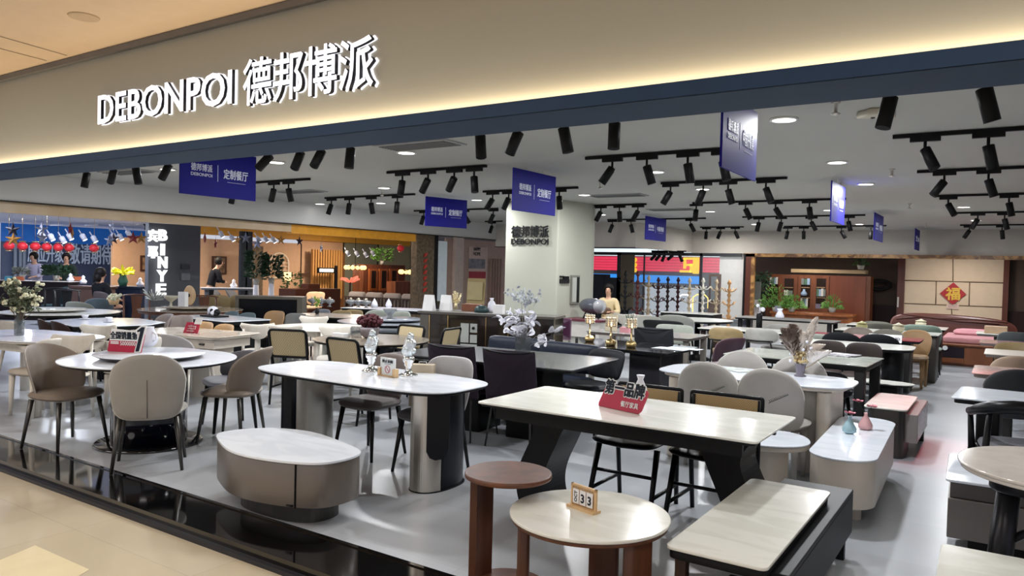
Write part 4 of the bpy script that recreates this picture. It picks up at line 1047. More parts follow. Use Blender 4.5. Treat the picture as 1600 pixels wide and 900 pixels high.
chair('WS', None, 140, 525, .8, 120, 'white chair between the left edge table and the brown leather chair', G, loc=Vector((-7.75, 4.45, 0)), back=0)
chair('WS2', shell_chair(M_whitewood, w=.46, top=.80, zb=.5, n=3, wrap=.05, lean=.05, legm=M_whitewood), 15, 500, .8, 20, 'pale chair back at the very left edge', None, loc=Vector((-10.6, 4.7, 0)), back=0)
t = thing('flower_vase', 'smoked glass bottle vase with white flowers and dry foliage at the far left', 'vase', P(30, 524, .75))
b = BM(); lathe(b, [(.045, 0), (.05, .01), (.05, .15), (.042, .18), (.025, .20), (.027, .235), (.02, .235), (.02, .20), (.03, .02)], n=20); mk('bottle', b, M_smoke, t)
bs = BM(); bl = BM(); bw = BM(); rnd = random.Random(21)
for k in range(34):
    a = rnd.random()*2*PI; rr = rnd.uniform(.06, .30); e = Vector((rr*math.cos(a), rr*.6*math.sin(a), rnd.uniform(.30, .62)))
    tube(bs, [(0, 0, .1), (e.x*.3, e.y*.3, e.z*.6), e], .003, 4)
    for j in range(12): leafmesh(bl, Vector((0, 0, .28)).lerp(e, rnd.uniform(.2, 1)), Vector((rnd.uniform(-1, 1), rnd.uniform(-1, 1), rnd.uniform(-.5, 1))), .065, .032)
    if k % 2 == 0:
        for j in range(6): ball(bw, e+Vector((rnd.uniform(-.035, .035), rnd.uniform(-.03, .03), rnd.uniform(-.02, .02))), .016, 5)
for j in range(40): ball(bw, Vector((rnd.uniform(-.11, .12), rnd.uniform(-.06, .06), rnd.uniform(.26, .33))), .015, 5)
mk('stems', bs, mat('brown_stem', '5a4a3a', .8), t); mk('foliage', bl, mat('grey_foliage', '5d6650', .8, var=.3, scale=20), t); tag(mk('flowers', bw, mat('cream_flower', 'd8d6b8', .7, var=.1), t), None, None, None, 'stuff')

# long faceted white table with cups
t = table('white table with cut corners and two tea cups', [(-.55, -.6), (.55, -.6), (.75, -.25), (.75, .25), (.45, .6), (-.45, .6), (-.75, .25), (-.75, -.25)], (-10.3, 5.55, 0), R(-8), M_white, [('pedestal', plank(-.3, .3, -.2, .2, .7), M_black)], uth=.05)
def cup():
    t = thing('tea_cup', '', 'cup')
    b = BM(); lathe(b, [(.04, 0), (.075, .008), (.075, .014), (.03, .008)], n=16); mk('saucer', b, M_petal, t)
    b = BM(); lathe(b, [(.025, .01), (.045, .05), (.047, .065), (.042, .065), (.02, .02)], n=14); mk('bowl', b, M_petal, t); return t
place('cup', cup, P(133, 499, .752), 0, 'white tea cup and saucer, left of two on the cut corner table', 'cup', 'tea cups on the white table')
place('cup', cup, P(170, 503, .752), 0, 'white tea cup and saucer, right of two on the cut corner table', 'cup', 'tea cups on the white table')
G = 'dark brown chairs before the white table with cups'
DB = shell_chair(M_dbrown, w=.5, top=.80, zb=.45, n=3, wrap=.12, lean=.08)
chair('DB', DB, 70, 499, .80, -20, 'dark brown chair before the cup table, left of two', G)
chair('DB', None, 97, 500, .80, -10, 'dark brown chair before the cup table, right of two', G)
# marble folding table with red card
t = table('glossy beige marble dining table with folding leaf and a small red card', rrect(1.45, .82, .12, 6), (-8.25, 5.5, 0), R(12), mat('beige_gloss_marble', 'cfc8bc', .08, kind='marble', col2='bfb6a8', scale=2), [
    ('apron', lambda b: box(b, -.6, .6, -.3, .3, .6, .70), M_cream), ('base', plank(-.45, .45, -.2, .2, .6), M_cream), ('knob', lambda b: box(b, .4, .46, -.33, -.3, .64, .66), M_darksteel)], uth=.02, under=M_cream)
t = thing('promotion_sign', 'small red tilted card with a white corner on the beige marble table', 'sign', P(286, 520, .752), R(20))
b = BM(); extr(b, [(0, 0), (.2, 0), (.23, .13), (.05, .13)], 'y', 0, .008); extr(b, [(.15, .11), (.24, .11), (.27, .19), (.18, .19)], 'y', -.002, .006, 1); mk('card', b, [M_red, M_paper], t)
b = BM(); extr(b, [(.06, .05), (.17, .05), (.18, .09), (.07, .09)], 'y', -.003, 0); box(b, .05, .15, -.003, 0, .025, .03); mk('printed_block', b, M_paper, t)
text('small_text', '德邦博派', (.065, -.006, .055), (1, 0, 0), (0, 0, 1), .105, .03, M_red, t, .002, .02)
b = BM(); extr(b, [(0, 0), (.06, 0), (0, .1)], 'x', .1, .13); mk('stand', b, M_paper, t)
chair('WG', shell_chair(M_grey, w=.5, top=.82, zb=.42, n=2.6, wrap=.12, lean=.08, legm=M_whitewood), 195, 516, .82, -60, 'pale grey chair left of the beige marble table behind the number one sign', None)
chair('WG2', shell_chair(M_lgrey, w=.5, top=.80, zb=.42, n=2.8, wrap=.14, lean=.10, legm=M_whitewood), 250, 522, .80, 5, 'light grey shell chair between the white jug and the beige marble table', None)
G = 'taupe chairs behind the beige marble table'
TP = shell_chair(mat('mid_taupe', '7a706c', .6), w=.5, top=.84, zb=.45, n=3.2, wrap=.12, lean=.08)
chair('TP', TP, 268, 490, .84, 170, 'taupe chair behind the beige marble table, left of two', G)
chair('TP', None, 292, 492, .84, 190, 'taupe chair behind the beige marble table, right of two', G)
G = 'camel leather chairs with cream shells'
CM = shell_chair(M_tancl, w=.5, top=.80, zb=.45, n=4, wrap=.08, lean=.06, legm=M_cream)
chair('CM', CM, 330, 503, .80, 176, 'camel leather chair with white legs behind the beige marble table, left of two', G)
chair('CM', None, 358, 506, .80, 172, 'camel leather chair with white legs behind the beige marble table, right of two', G)
# round tables at the back left
t = table('round white table with turntable at the far left behind the vase', sup(1.7, 1.7, 2, 64), (-12.6, 6.05, 0), 0, M_marble, [('pedestal', lambda b: lathe(b, [(.3, 0), (.2, .72)], n=24), M_black)], uth=.04)
l = thing('lazy_susan', 'turntable on the round table at the far left behind the vase', 'turntable', (-12.75, 5.95, .75)); b = BM(); lathe(b, [(.3, 0), (.52, .03), (.53, .04), (.001, .04)], n=48); mk('tray', b, M_marble, l)
t = table('round brown marble table between two carved wooden chairs', sup(1.75, 1.75, 2, 64), (-12.15, 8.05, 0), 0, mat('tan_marble', 'b0a595', .1, kind='marble', col2='93877a', scale=2), [('pedestal', lambda b: lathe(b, [(.35, 0), (.25, .70)], n=24), M_walnut)], uth=.05, under=M_walnut)
l = thing('lazy_susan', 'tan marble turntable on the round brown marble table', 'turntable', (-12.15, 8.05, .75)); b = BM(); lathe(b, [(.3, 0), (.5, .03), (.51, .045), (.001, .045)], n=48); mk('tray', b, _m['tan_marble'], l)
G = 'carved wooden splat back chairs'
chair('SP', splat_chair(), 213, 462, .93, 50, 'brown wooden splat back chair left of two before the round brown marble table', G)
chair('SP', None, 313, 465, .93, 46, 'brown wooden splat back chair right of two before the round brown marble table', G)
chair('GC', shell_chair(M_teal, w=.5, top=.86, zb=.44, n=2.6, wrap=.14, lean=.14), 153, 466, .86, 60, 'slate blue chair side on, left of the round brown marble table', None)
chair('GC2', shell_chair(M_sage, w=.56, top=.84, zb=.44, n=2.8, wrap=.14, lean=.12), 118, 471, .84, 30, 'sage grey chair beside the slate blue chair', None)
chair('GC3', shell_chair(mat('dark_mauve', '473c3f', .6), w=.5, top=.9, zb=.44, n=2.4, wrap=.12, lean=.12), 155, 455, .9, 20, 'dark mauve chair behind the slate blue chair', None)
G = 'carved black armchairs at the back left'
chair('SPB', splat_chair(M_blackwood), 88, 450, .95, 55, 'carved black wooden chair back, left of two', G)
chair('SPB', None, 104, 453, .95, 50, 'carved black wooden chair back, right of two', G)
chair('GC4', shell_chair(mat('dark_teal_velvet', '24383e', .8), w=.6, top=.9, zb=.44, n=2.6), 105, 448, .9, 190, 'dark teal velvet chair behind the carved black chairs', None)
# panda table
t = table('white table with a black and white panda ornament', rrect(1.5, .8, .06, 5), (-10.1, 7.2, 0), R(-4), M_white, [('leg', plank(-.6, -.4, -.25, .25, .7), M_black), ('leg', plank(.4, .6, -.25, .25, .7), M_black)], uth=.05)
t = thing('panda_ornament', 'black and white animal ornament on a black tray', 'ornament', P(335, 495, .752), 0)
b = BM(); box(b, -.2, .2, -.12, .12, 0, .025); mk('tray', b, M_black, t, .004)
b = BM(); ball(b, (-.04, 0, .1), .08, 12, sz=.8); ball(b, (-.12, 0, .05), .035, 8); ball(b, (.02, -.03, .06), .05, 8); mk('white_body', b, M_petal, t)
b = BM(); ball(b, (.08, -.01, .075), .05, 10); ball(b, (.1, -.05, .04), .03, 8); ball(b, (.0, -.05, .1), .03, 8); mk('black_parts', b, M_black, t)
chair('TL2', shell_chair(M_teal, w=.46, top=.80, zb=.45, n=3, wrap=.1, lean=.06), 370, 486, .80, 176, 'small slate blue chair behind the panda table', None)
G = 'low chairs behind the white wooden round table'
chair('LB1', shell_chair(M_teal, w=.48, top=.80, zb=.45, n=3, wrap=.1, lean=.06), 406, 488, .80, 180, 'slate blue chair, left of three low backs before the black cabinet', None)
chair('LB2', shell_chair(M_tancl, w=.50, top=.82, zb=.45, n=4, wrap=.08, lean=.06), 433, 486, .82, 180, 'camel brown chair, middle of three low backs before the black cabinet', None)
chair('LB3', shell_chair(mat('mid_grey_fabric', '6f716f', .8), w=.52, top=.80, zb=.45, n=5, wrap=.08, lean=.06), 462, 489, .80, 180, 'mid grey chair, right of three low backs before the black cabinet', None)
# black low cabinet
a = P(365, 466, .8); c_ = P(467, 463, .8)
t = thing('low_cabinet', 'long black open cabinet with grey brown casing at the left back', 'cabinet', (-11.83, 9.55, 0), R(39))
b = BM(); box(b, -.62, .62, -.25, .25, .92, .97); box(b, .52, .62, -.25, .25, 0, .92); box(b, -.62, -.56, -.25, .25, 0, .92); mk('casing', b, mat('olive_grey', '5c574e', .5), t)
b = BM(); box(b, -.56, .52, -.2, .24, .0, .92); mk('dark_front', b, mat('ink_black', '0c0e14', .3), t)
for i, px in enumerate((351, 368)):
    chair('HB', shell_chair(M_olive, w=.5, top=.95, zb=.44, n=4, wrap=.05, lean=.05), px, 461, .95, 60, ('tall olive sided chair, left of two beside the black cabinet', 'tall olive sided chair, right of two beside the black cabinet')[i], 'tall chairs beside the black cabinet')
# white wooden round table
t = table('white painted round wooden table with sturdy legs in the middle left', sup(1.35, 1.35, 2, 56), (-7.85, 7.15, 0), 0, M_whitewood, four_legs(.8, .8, .07, .72, M_whitewood), uth=.07, under=M_whitewood, uin=.09)
G = 'white wooden chairs round the white wooden table'
chair('WW', None, 405, 500, .86, 48, 'white wooden chair with spread back legs left of the white round table', G)
chair('WW', None, 447, 504, .86, 40, 'white wooden chair behind the first cane backed chair', G)
chair('WW', None, 492, 491, .86, 215, 'white wooden chair behind the white round table, left of two', G)
chair('WW', None, 528, 497, .86, 225, 'white wooden chair behind the white round table, right of two', G)
t = thing('posy_vase', 'green sprig in a dark vase behind the white round table', 'vase', Vector((-9.9, 8.95, .752)))
b = BM(); lathe(b, [(.03, 0), (.04, .05), (.02, .1)], n=12); mk('vase_body', b, M_black, t)
b = BM()
for k in range(30): leafmesh(b, Vector((rnd.uniform(-.03, .03), rnd.uniform(-.03, .03), rnd.uniform(.1, .25))), Vector((rnd.uniform(-1, 1), rnd.uniform(-1, 1), 1)), .07, .03)
mk('sprig', b, mat('bright_green', '7d9a3e', .6, var=.3), t)
# cane chairs and brown round table
G = 'dark framed woven cane chairs behind the white boat shaped table'
chair('CN', cane_chair(), 448, 516, .86, 22, 'dark framed cane backed chair, left of the two large ones', G)
chair('CN', None, 533, 530, .86, -2, 'dark framed cane backed chair behind the middle of the white boat shaped table', G)
t = table('brown round table with dark red flowers in a glass bowl', sup(1.35, 1.35, 2, 56), (-6.2, 6.45, 0), 0, mat('olive_brown_stone', '6f6558', .25, var=.06), [('pedestal', lambda b: lathe(b, [(.25, 0), (.1, .1), (.1, .7)], n=20), M_black)], uth=.02)
chair('CN', None, 595, 512, .86, 176, 'dark framed cane backed chair behind the dark red flowers', G)
chair('CN', None, 708, 516, .84, 100, 'cane chair right of the brown round table, seen edge on', G)
t = thing('flower_bowl', 'crystal bowl of dark red dried flowers on the brown round table', 'vase', P(577, 528, .75))
b = BM(); lathe(b, [(.05, 0), (.1, .03), (.12, .1), (.12, .13), (.11, .13), (.08, .03)], n=10); mk('bowl', b, mat('cut_crystal', 'a8a0a6', .1, trans=.3), t)
b = BM()
for k in range(260):
    a = rnd.random()*2*PI; u_ = rnd.random(); v_ = Vector((.17*math.cos(a)*u_**.5, .12*math.sin(a)*u_**.5, .2+rnd.uniform(-.07, .08)*(1.2-u_))); ball(b, v_, .018, 4)
mk('dried_flowers', b, mat('dark_red_flower', '4f2028', .8, var=.4, scale=40), t)
t = thing('glass_jar', 'dark rimmed glass jar left of the dark red flowers', 'jar', P(557, 527, .75)); b = BM(); lathe(b, [(.06, 0), (.075, .03), (.075, .11), (.06, .13)], n=16); mk('body', b, M_smoke, t)
t = thing('tissue_box', 'white box at the left of the brown round table', 'box', (-6.66, 6.40, .75)); b = BM(); box(b, -.1, .1, -.05, .05, 0, .04); mk('carton', b, M_paper, t)
# big round table with lazy susan
cB = Vector((-8.0, 8.75, 0))
t = table('large round blue grey table with two tier edge and turntable before the counter', sup(1.65, 1.65, 2, 64), cB, 0, mat('blue_grey_stone', '8e939c', .2), [('pedestal', lambda b: lathe(b, [(.5, 0), (.45, .6)], n=32), mat('ink_drum', '10131c', .2))], uth=.015)
b = BM(); lathe(b, [(.7, .62), (.79, .66), (.79, .70), (.7, .70)], n=48); mk('lower_ring', b, _m['blue_grey_stone'], t)
l = thing('lazy_susan', 'blue grey turntable on the large round table before the counter', 'turntable', (*cB[:2], .75)); b = BM(); lathe(b, [(.3, 0), (.5, .03), (.51, .045), (.001, .045)], n=48); mk('tray', b, _m['blue_grey_stone'], l)
t = thing('glass_bowl', 'sparkling footed glass bowl on the blue grey turntable', 'bowl', P(609, 498, .797)); b = BM(); lathe(b, [(.06, 0), (.03, .04), (.05, .07), (.1, .13), (.11, .15), (.1, .15), (.03, .08)], n=12); mk('bowl', b, mat('sparkle_glass', 'a9acae', .05, .6), t)
G = 'chairs round the large blue grey table'
chair('SG', shell_chair(M_sage, w=.52, top=.80, zb=.45, n=3.2, wrap=.1, lean=.06), 683, 488, .80, 150, 'sage grey chair at the right of the large blue grey round table', G)
chair('SG', None, 632, 486, .80, 180, 'sage grey chair behind the large blue grey round table', G)
chair('SG', None, 590, 484, .80, 190, 'sage grey chair behind the white bud ornament', G)
chair('OL', shell_chair(M_olive, w=.52, top=.80, zb=.45, n=4, wrap=.08, lean=.05), 562, 484, .80, 180, 'olive tan low chair, right of two behind the white round table', 'olive tan low chairs')
chair('OL', None, 530, 485, .80, 180, 'olive tan low chair, left of two behind the white round table', 'olive tan low chairs')
chair('BG', shell_chair(mat('blue_grey_fabric', '70757c', .8), w=.5, top=.80, zb=.45, n=3, wrap=.1), 508, 483, .80, 180, 'blue grey low chair left of the olive tan ones', None)
t = table('grey oval table behind the white round table', sup(1.5, .9, 2.4, 56), (-9.5, 9.0, 0), R(10), mat('warm_grey_top', '9b958c', .2), [('pedestal', oval(0, 0, .6, .4, .7), M_black)], uth=.03)
# glass topped display tables further back
t = table('display table crowded with glassware before the sofa shop', rrect(2.4, .8, .03, 3), (-10.1, 11.4, 0), R(18), mat('cloth_white', 'c9cbd6', .3), [('leg', plank(-.9, -.7, -.25, .25, .7), M_black), ('leg', plank(.7, .9, -.25, .25, .7), M_black)], uth=.06)
gw = 'ornaments on the display table'
def bud():
    t = thing('bud_ornament', '', 'ornament'); b = BM(); lathe(b, [(.05, 0), (.07, .05), (.05, .11), (.012, .17), (.004, .19)], n=12); mk('body', b, M_petal, t)
    b = BM(); lathe(b, [(.03, 0), (.06, -.002), (.06, .006), (.03, .008)], n=12); mk('saucer', b, M_paper, t); return t
place('bud', bud, P(585, 481, .78), 0, 'white pointed bud ornament above the dark red flowers', 'ornament', gw)
place('bud', bud, (-10.6, 11.5, .752), 0, 'white pointed bud ornament left of the two white cards', 'ornament', gw)
def gobj():
    t = thing('glass_ornament', '', 'ornament'); b = BM(); lathe(b, [(.05, 0), (.02, .02), (.02, .05), (.09, .09), (.1, .13), (.04, .15)], n=10); mk('cup', b, _m['sparkle_glass'], t)
    b = BM(); ball(b, (0, 0, .16), .03, 6); mk('stopper', b, _m['crystal'], t); return t
for i, px in enumerate((488, 502, 515, 548, 560, 572)):
    place('gobj', gobj, P(px, 478+i*.6, .78), 0, 'sparkling glass ornament on the display table, number %s from the left' % ('one', 'two', 'three', 'four', 'five', 'six')[i], 'ornament', gw)
for px, s in ((657, 'left of two standing at the counter end'), (684, 'right of two standing at the counter end')):
    t = thing('price_card', 'white upright folded card '+s, 'sign', P(px, 486, 1.0)+Vector((-.03, .22, 0)), R(10), 'white cards at the counter end'); b = BM(); extr(b, [(-.06, 0), (.06, 0), (.0, .22)], 'x', -.08, .08); mk('card', b, M_paper, t)

# ================================================================ RIGHT SIDE
t = table('white rectangular table at the right edge behind the black armchair', rrect(1.5, .72, .03, 4), (.45, 6.75, 0), R(-3), M_white, [('leg', plank(-.6, -.45, -.2, .2, .72), M_black), ('leg', plank(.45, .6, -.2, .2, .72), M_black)], uth=.03)
chair('AC', black_armchair, 0, 0, .8, 8, 'black wooden armchair with curved arms and grey cushion at the right edge', None, loc=Vector((.12, 6.3, 0)), back=0, cat='armchair')
t = thing('dining_table', 'round cream topped table with a thick dark bracketed leg at the right edge', 'table', (.30, 4.34, 0))
b = BM(); slab(b, sup(.95, .95, 2.1, 64), .735, .75, .005); mk('tabletop', b, mat('cream_gloss', 'cfc8bf', .08, coat=.5), t)
b = BM(); slab(b, sup(.93, .93, 2.1, 64), .715, .7345, .005); mk('rim', b, _m['cream_gloss'], t)
M_gm = mat('gunmetal', '2b2c30', .3, .6)
for x, y in ((-.27, -.05), (.33, .1)):
    b = BM(); tube(b, [(x+.02, y, .715), (x-.02, y, .2), (x-.03, y, 0)], [.05, .055, .06], 16); mk('leg', b, M_gm, t)
b = BM(); lathe(b, [(.13, .62), (.14, .63), (.14, .69), (.13, .70)], (-.2, -.03, 0), 28); box(b, -.25, .35, -.06, .05, .64, .69); tube(b, [(-.27, -.05, .36), (-.1, -.05, .5), (.1, -.03, .6)], .02, 8); mk('bracket', b, M_gm, t)
t = thing('coffee_table', 'grey low storage table with pale glossy top under the round cream table', 'coffee table', (.25, 5.5, 0), R(2))
b = BM(); slab(b, rrect(1.05, .78, .03, 4), .43, .445, .004); mk('tabletop', b, M_white, t)
b = BM(); box(b, -.50, .5, -.37, .37, .34, .43); mk('upper_box', b, mat('dark_greige', '55504e', .35), t)
b = BM(); box(b, -.51, .5, -.385, .37, .10, .335); mk('drawer', b, mat('greige_lacquer', '77716d', .35, .2), t, .006)
b = BM(); box(b, -.4, .45, -.3, .3, 0, .1); mk('plinth', b, M_black, t)
t = thing('coffee_table', 'white marble low table at the bottom right corner', 'coffee table', (.28, 3.40, 0), R(1))
b = BM(); slab(b, rrect(.95, .86, .03, 4), .435, .45, .004); mk('tabletop', b, M_marble, t)
b = BM(); box(b, -.42, .42, -.38, .38, .1, .434); mk('body', b, M_cream, t); b = BM(); box(b, -.38, .38, -.34, .34, 0, .1); mk('plinth', b, M_black, t)
RT = [(.45, 8.65, 'pink grey table at the right edge behind the black shell chair', mat('rose_grey_stone', 'b59a96', .15), 1.4, .8),
      (.5, 10.95, 'cream white table with rounded corner at the right edge', M_cream, 1.4, .8),
      (.45, 12.7, 'rosy stone table at the right edge, third back', mat('rose_stone', 'b98f8e', .15), 1.5, .7),
      (.35, 14.8, 'white table far back at the right edge', M_marble, 1.5, .7)]
for X, Y, s, m, L_, W_ in RT:
    table(s, rrect(L_, W_, .05, 5), (X, Y, 0), 0, m, [('leg', plank(-.5, -.36, -.2, .2, .72), M_darksteel), ('leg', plank(.36, .5, -.2, .2, .72), M_darksteel)], uth=.03, under=mat('greige_under', '6d6662', .4))
chair('K1', shell_chair(mat('graphite_fabric', '2f3335', .7), w=.52, top=.86, zb=.44, n=2.3, wrap=.12, lean=.1), 1596, 577, .86, 10, 'graphite round shell chair at the right edge before the pink grey table', None)
chair('K2', shell_chair(mat('tan_ribbed', '9c8672', .7), w=.5, top=.84, zb=.44, n=2.3, wrap=.12, lean=.1, rib=True), 1592, 556, .84, 5, 'ribbed tan shell chair at the right edge', None)
chair('K3', shell_chair(M_olive, w=.55, top=.84, zb=.5, n=4, wrap=.08, lean=.08), 1592, 538, .84, 178, 'olive low backed chair at the right edge', None)
chair('K4', shell_chair(mat('slate_green', '4a5456', .6), w=.5, top=.88, zb=.45, n=4, wrap=.08, lean=.08), 1590, 521, .88, 0, 'slate green square chair at the right edge', None)
# black marble-topped table
t = table('glossy pale stone table with black square legs behind the pampas bouquet', rrect(1.45, .95, .02, 3), (-1.82, 8.55, 0), R(-2), mat('pale_gloss_stone', 'b4bab2', .1, kind='marble', col2='a3aaa2', scale=2), four_legs(1.3, .8, .10, .72, mat('anthracite_leg', '2b2b2d', .4)), uth=.05)
t2_ = thing('magazine', 'spread out magazines on the glossy pale stone table', 'magazine', P(1310, 555, .752), R(-12)); b = BM(); box(b, -.18, .16, -.12, .12, 0, .008); box(b, -.1, .2, -.05, .14, .008, .014); mk('pages', b, mat('collage_print', 'b9b9bb', .5, col2='4a3f52', scale=30), t2_)
G = 'black chairs tucked at the glossy pale stone table'
for i, X in enumerate((-2.1, -1.5)):
    chair('SPK', shell_chair(mat('black_lacquer_wood', '17171a', .3), w=.5, top=.70, zb=.44, n=3, wrap=.1), 0, 0, .9, 0 if i else 4, ('black low backed chair under the near side of the pale stone table, left of two', 'black low backed chair under the near side of the pale stone table, right of two')[i], G, loc=Vector((X, 8.1, 0)), back=0)
G = 'dark brown chairs behind the pale stone table'
chair('DBW', shell_chair(mat('umber_leather', '2c2421', .6), w=.42, top=.82, zb=.45, n=4, wrap=.06, lean=.05), 1299, 531, .82, 180, 'umber brown wide chair, left of two behind the pale stone table', G)
chair('DBW', None, 1355, 534, .82, 180, 'umber brown wide chair, right of two behind the pale stone table', G)
t = table('white topped table with rounded end and black drum legs in the right aisle', sup(1.6, .85, 4.5, 64), (-1.72, 10.55, 0), R(3), M_marble, [('leg', oval(.55, 0, .25, .5, .7), M_black), ('leg', oval(-.55, 0, .25, .5, .7), M_black)], uth=.03)
t = thing('name_card', 'white folded card with dark letters on the round ended aisle table', 'sign', P(1383, 534, .752), R(4)); b = BM(); extr(b, [(-.06, 0), (.06, 0), (0, .1)], 'x', -.2, .2); mk('card', b, M_paper, t); text('card_text', 'DEBONPOI', (0, -.055, .03), (1, 0, 0), (0, .5, 1), .18, .045, M_inkd, t, .002, .02)
t = table('low dark side bench with white top beside the black drum table', sup(.8, .36, 2.2, 40), (-1.2, 9.26, 0), 0, M_marble, [('drum', oval(.1, 0, .28, .26, .42), M_black)], z=.46, uth=.02, name='bench', cat='bench')
t = table('crimson topped table in the right middle', rrect(1.5, .62, .02, 3), (-1.72, 12.1, 0), 0, mat('crimson_top', 'a84a56', .2), [('leg', plank(.5, .62, -.22, .22, .72), M_darksteel), ('leg', plank(-.62, -.5, -.22, .22, .72), M_darksteel)], uth=.03)
t = table('white table with two tall grey slab legs by the bed', rrect(1.5, .7, .02, 3), (-1.6, 13.62, 0), 0, M_marble, [('leg', plank(.52, .72, -.3, .3, .72), mat('slab_grey', '5c5854', .5)), ('leg', plank(-.72, -.52, -.3, .3, .72), mat('slab_grey', '5c5854', .5))], uth=.03)
t = table('far white table left of the brown headboard', rrect(1.6, .8, .02, 3), (-1.65, 15.3, 0), R(0), M_marble, [('leg', plank(.52, .72, -.3, .3, .72), M_black), ('leg', plank(-.72, -.52, -.3, .3, .72), M_black)], uth=.03)
for key, m, px, py, z, w_, n_, s in [('r1', M_sage, 1287, 523, .8, .55, 3, 'pale sage chair before the crimson table'),
    ('r2', mat('black_fabric', '15161a', .8), 1300, 518, .86, .55, 2.4, 'black rounded chair left of the crimson table'),
    ('r2', None, 1372, 522, .86, .55, 2.4, 'black rounded chair before the crimson table'),
    ('r3', M_taupe, 1348, 511, .84, .5, 2.4, 'taupe chair at the left end behind the crimson table'),
    ('r4', mat('grey_olive', '75736a', .7), 1388, 514, .84, .5, 2.6, 'grey olive chair behind the crimson table'),
    ('r5', mat('moss_grey', '65645a', .7), 1375, 504, .84, .6, 3, 'moss grey chair far back beside the white table'),
    ('r6', mat('pale_green_leather', '7d8f84', .5), 1438, 508, .86, .6, 4, 'pale green leather chair before the far white table'),
    ('r5', None, 1370, 500, .86, .5, 3, 'moss grey chair furthest back near the door opening')]:
    chair(key, shell_chair(m, w=w_, top=z, zb=.44, n=n_, wrap=.1, lean=.08) if m else None, px, py, z, 180 if 'behind' in s else 0, s, None)
chair('r7', shell_chair(M_tancl, w=.45, top=.84, zb=.44, n=2.6, legm=M_tancl, legr=.025, splay=0), 1428, 515, .84, 175, 'camel chair with padded legs behind the right end of the crimson table', None)
# tea things
def tea(m):
    def f():
        t = thing('tea_caddy', '', 'jar')
        b = BM(); lathe(b, [(.05, 0), (.08, .03), (.09, .08), (.06, .11)], n=14); mk('jar_body', b, m, t)
        b = BM(); lathe(b, [(.085, .11), (.09, .12), (.03, .14), (.01, .155)], n=14); mk('lid', b, m, t); return t
    return f
place('tea1', tea(mat('lime_ceramic', 'b5b07a', .4)), (-1.95, 13.35, .752), 0, 'lime patterned lidded jar on the right back table', 'jar')
place('tea2', tea(mat('cream_ceramic', 'cfc8ac', .4)), (-1.42, 13.4, .752), 0, 'cream lidded jar before the taupe chairs', 'jar')
place('tea2', None, (-1.25, 15.1, .752), 0, 'cream lidded jar beside the pale green leather chair', 'jar')
t = thing('basket_box', 'woven tan box on the far right table', 'box', P(1556, 521, .75)); b = BM(); box(b, -.16, .16, -.1, .1, 0, .12); mk('box_body', b, mat('tan_wicker', 'b09478', .7), t, .01)

# oval bar chairs behind
G = 'oval backed chairs with black frames'
chair('OB1', oval_bar_chair(M_olive), 1130, 512, .82, 5, 'olive oval backed chair with black frame', G)
chair('OB2', oval_bar_chair(mat('pale_grey_shell', '9a9994', .5)), 1184, 513, .82, -4, 'pale grey oval backed chair with black frame, right of the olive one', G)
chair('OB2', None, 1222, 508, .80, 180, 'pale grey oval backed chair partly behind the pampas plume', G)
chair('FS', shell_chair(mat('rust_seat', '4f3540', .5), w=.46, top=.84, zb=.52, n=3.4, wrap=.1, lean=.15, legm=mat('brown_wood_frame', '4a2f28', .4)), 1148, 527, .84, 60, 'small dark rust chair at an angle before the olive oval chair', None)
t = table('dark topped table behind the oval backed chairs', rrect(1.5, .8, .03, 3), (-3.35, 12.0, 0), 0, M_marble, four_legs(1.35, .6, .07, .72, M_dbrown), uth=.03)
t = thing('bud_vase', 'slim black vase with a white blossom on the table behind the oval chairs', 'vase', P(1186, 512, .75))
b = BM(); lathe(b, [(.05, 0), (.05, .2), (.04, .24)], n=12); mk('vase_body', b, M_black, t); b = BM(); tube(b, [(0, 0, .2), (.0, 0, .34)], .006, 5); ball(b, (.05, 0, .30), .04, 8); ball(b, (-.03, 0, .36), .03, 6); mk('blossom', b, M_petal, t)
t = thing('ceramic_vase', 'white necked ceramic vase on the far grey table', 'vase', Vector((-3.75, 15.4, .752))); b = BM(); lathe(b, [(.07, 0), (.09, .05), (.05, .13), (.04, .16), (.06, .2)], n=14); mk('vase_body', b, M_petal, t)
t = table('grey thin topped table before the wooden desk', rrect(1.9, .8, .02, 3), (-3.65, 15.6, 0), 0, mat('grey_thin_top', '7c7a78', .3), four_legs(1.7, .6, .08, .72, M_black), uth=.03)
for i, (px, s) in enumerate(((1120, 'left'), (1075, 'middle'), (1030, 'right'))): pass
# rows before the coat racks
G = 'grey and white shells before the coat racks'
chair('q1', shell_chair(mat('pale_oval', 'a5a69f', .6), w=.7, top=.86, zb=.56, n=2.3, wrap=.1), 1065, 489, .86, 10, 'large pale oval chair back before the coat racks', G)
chair('q2', shell_chair(mat('black_wide', '222426', .5), w=.75, top=.80, zb=.55, n=5, wrap=.06), 1018, 500, .80, 0, 'wide black chair back left of the large pale oval chair', G)
chair('q3', shell_chair(mat('grey_wide', '8f8f88', .6), w=.6, top=.84, zb=.5, n=2.6, wrap=.08), 1030, 494, .84, 180, 'grey rounded chair behind the wide black chair', G)
t = table('round pale table before the coat racks', sup(1.3, 1.3, 2, 48), P(1090, 499, .75)*1.0+Vector((0, 0, -.75)), 0, mat('pale_round', 'a9aba6', .3), [('pedestal', lambda b: lathe(b, [(.3, 0), (.05, .1), (.05, .7)], n=16), M_black)], uth=.03)
t = table('white side table by the window with black base', rrect(1.2, .7, .03, 3), (-5.75, 15.9, 0), 0, M_marble, four_legs(1, .5, .06, .72, M_black), uth=.1)
G = 'white wooden chairs by the woman'
chair('WW', None, 975, 486, .88, 10, 'white wooden chair right beside the woman in the cream sweater', G)
chair('WW', None, 1000, 487, .88, -10, 'white wooden chair second from the woman in the cream sweater', G)

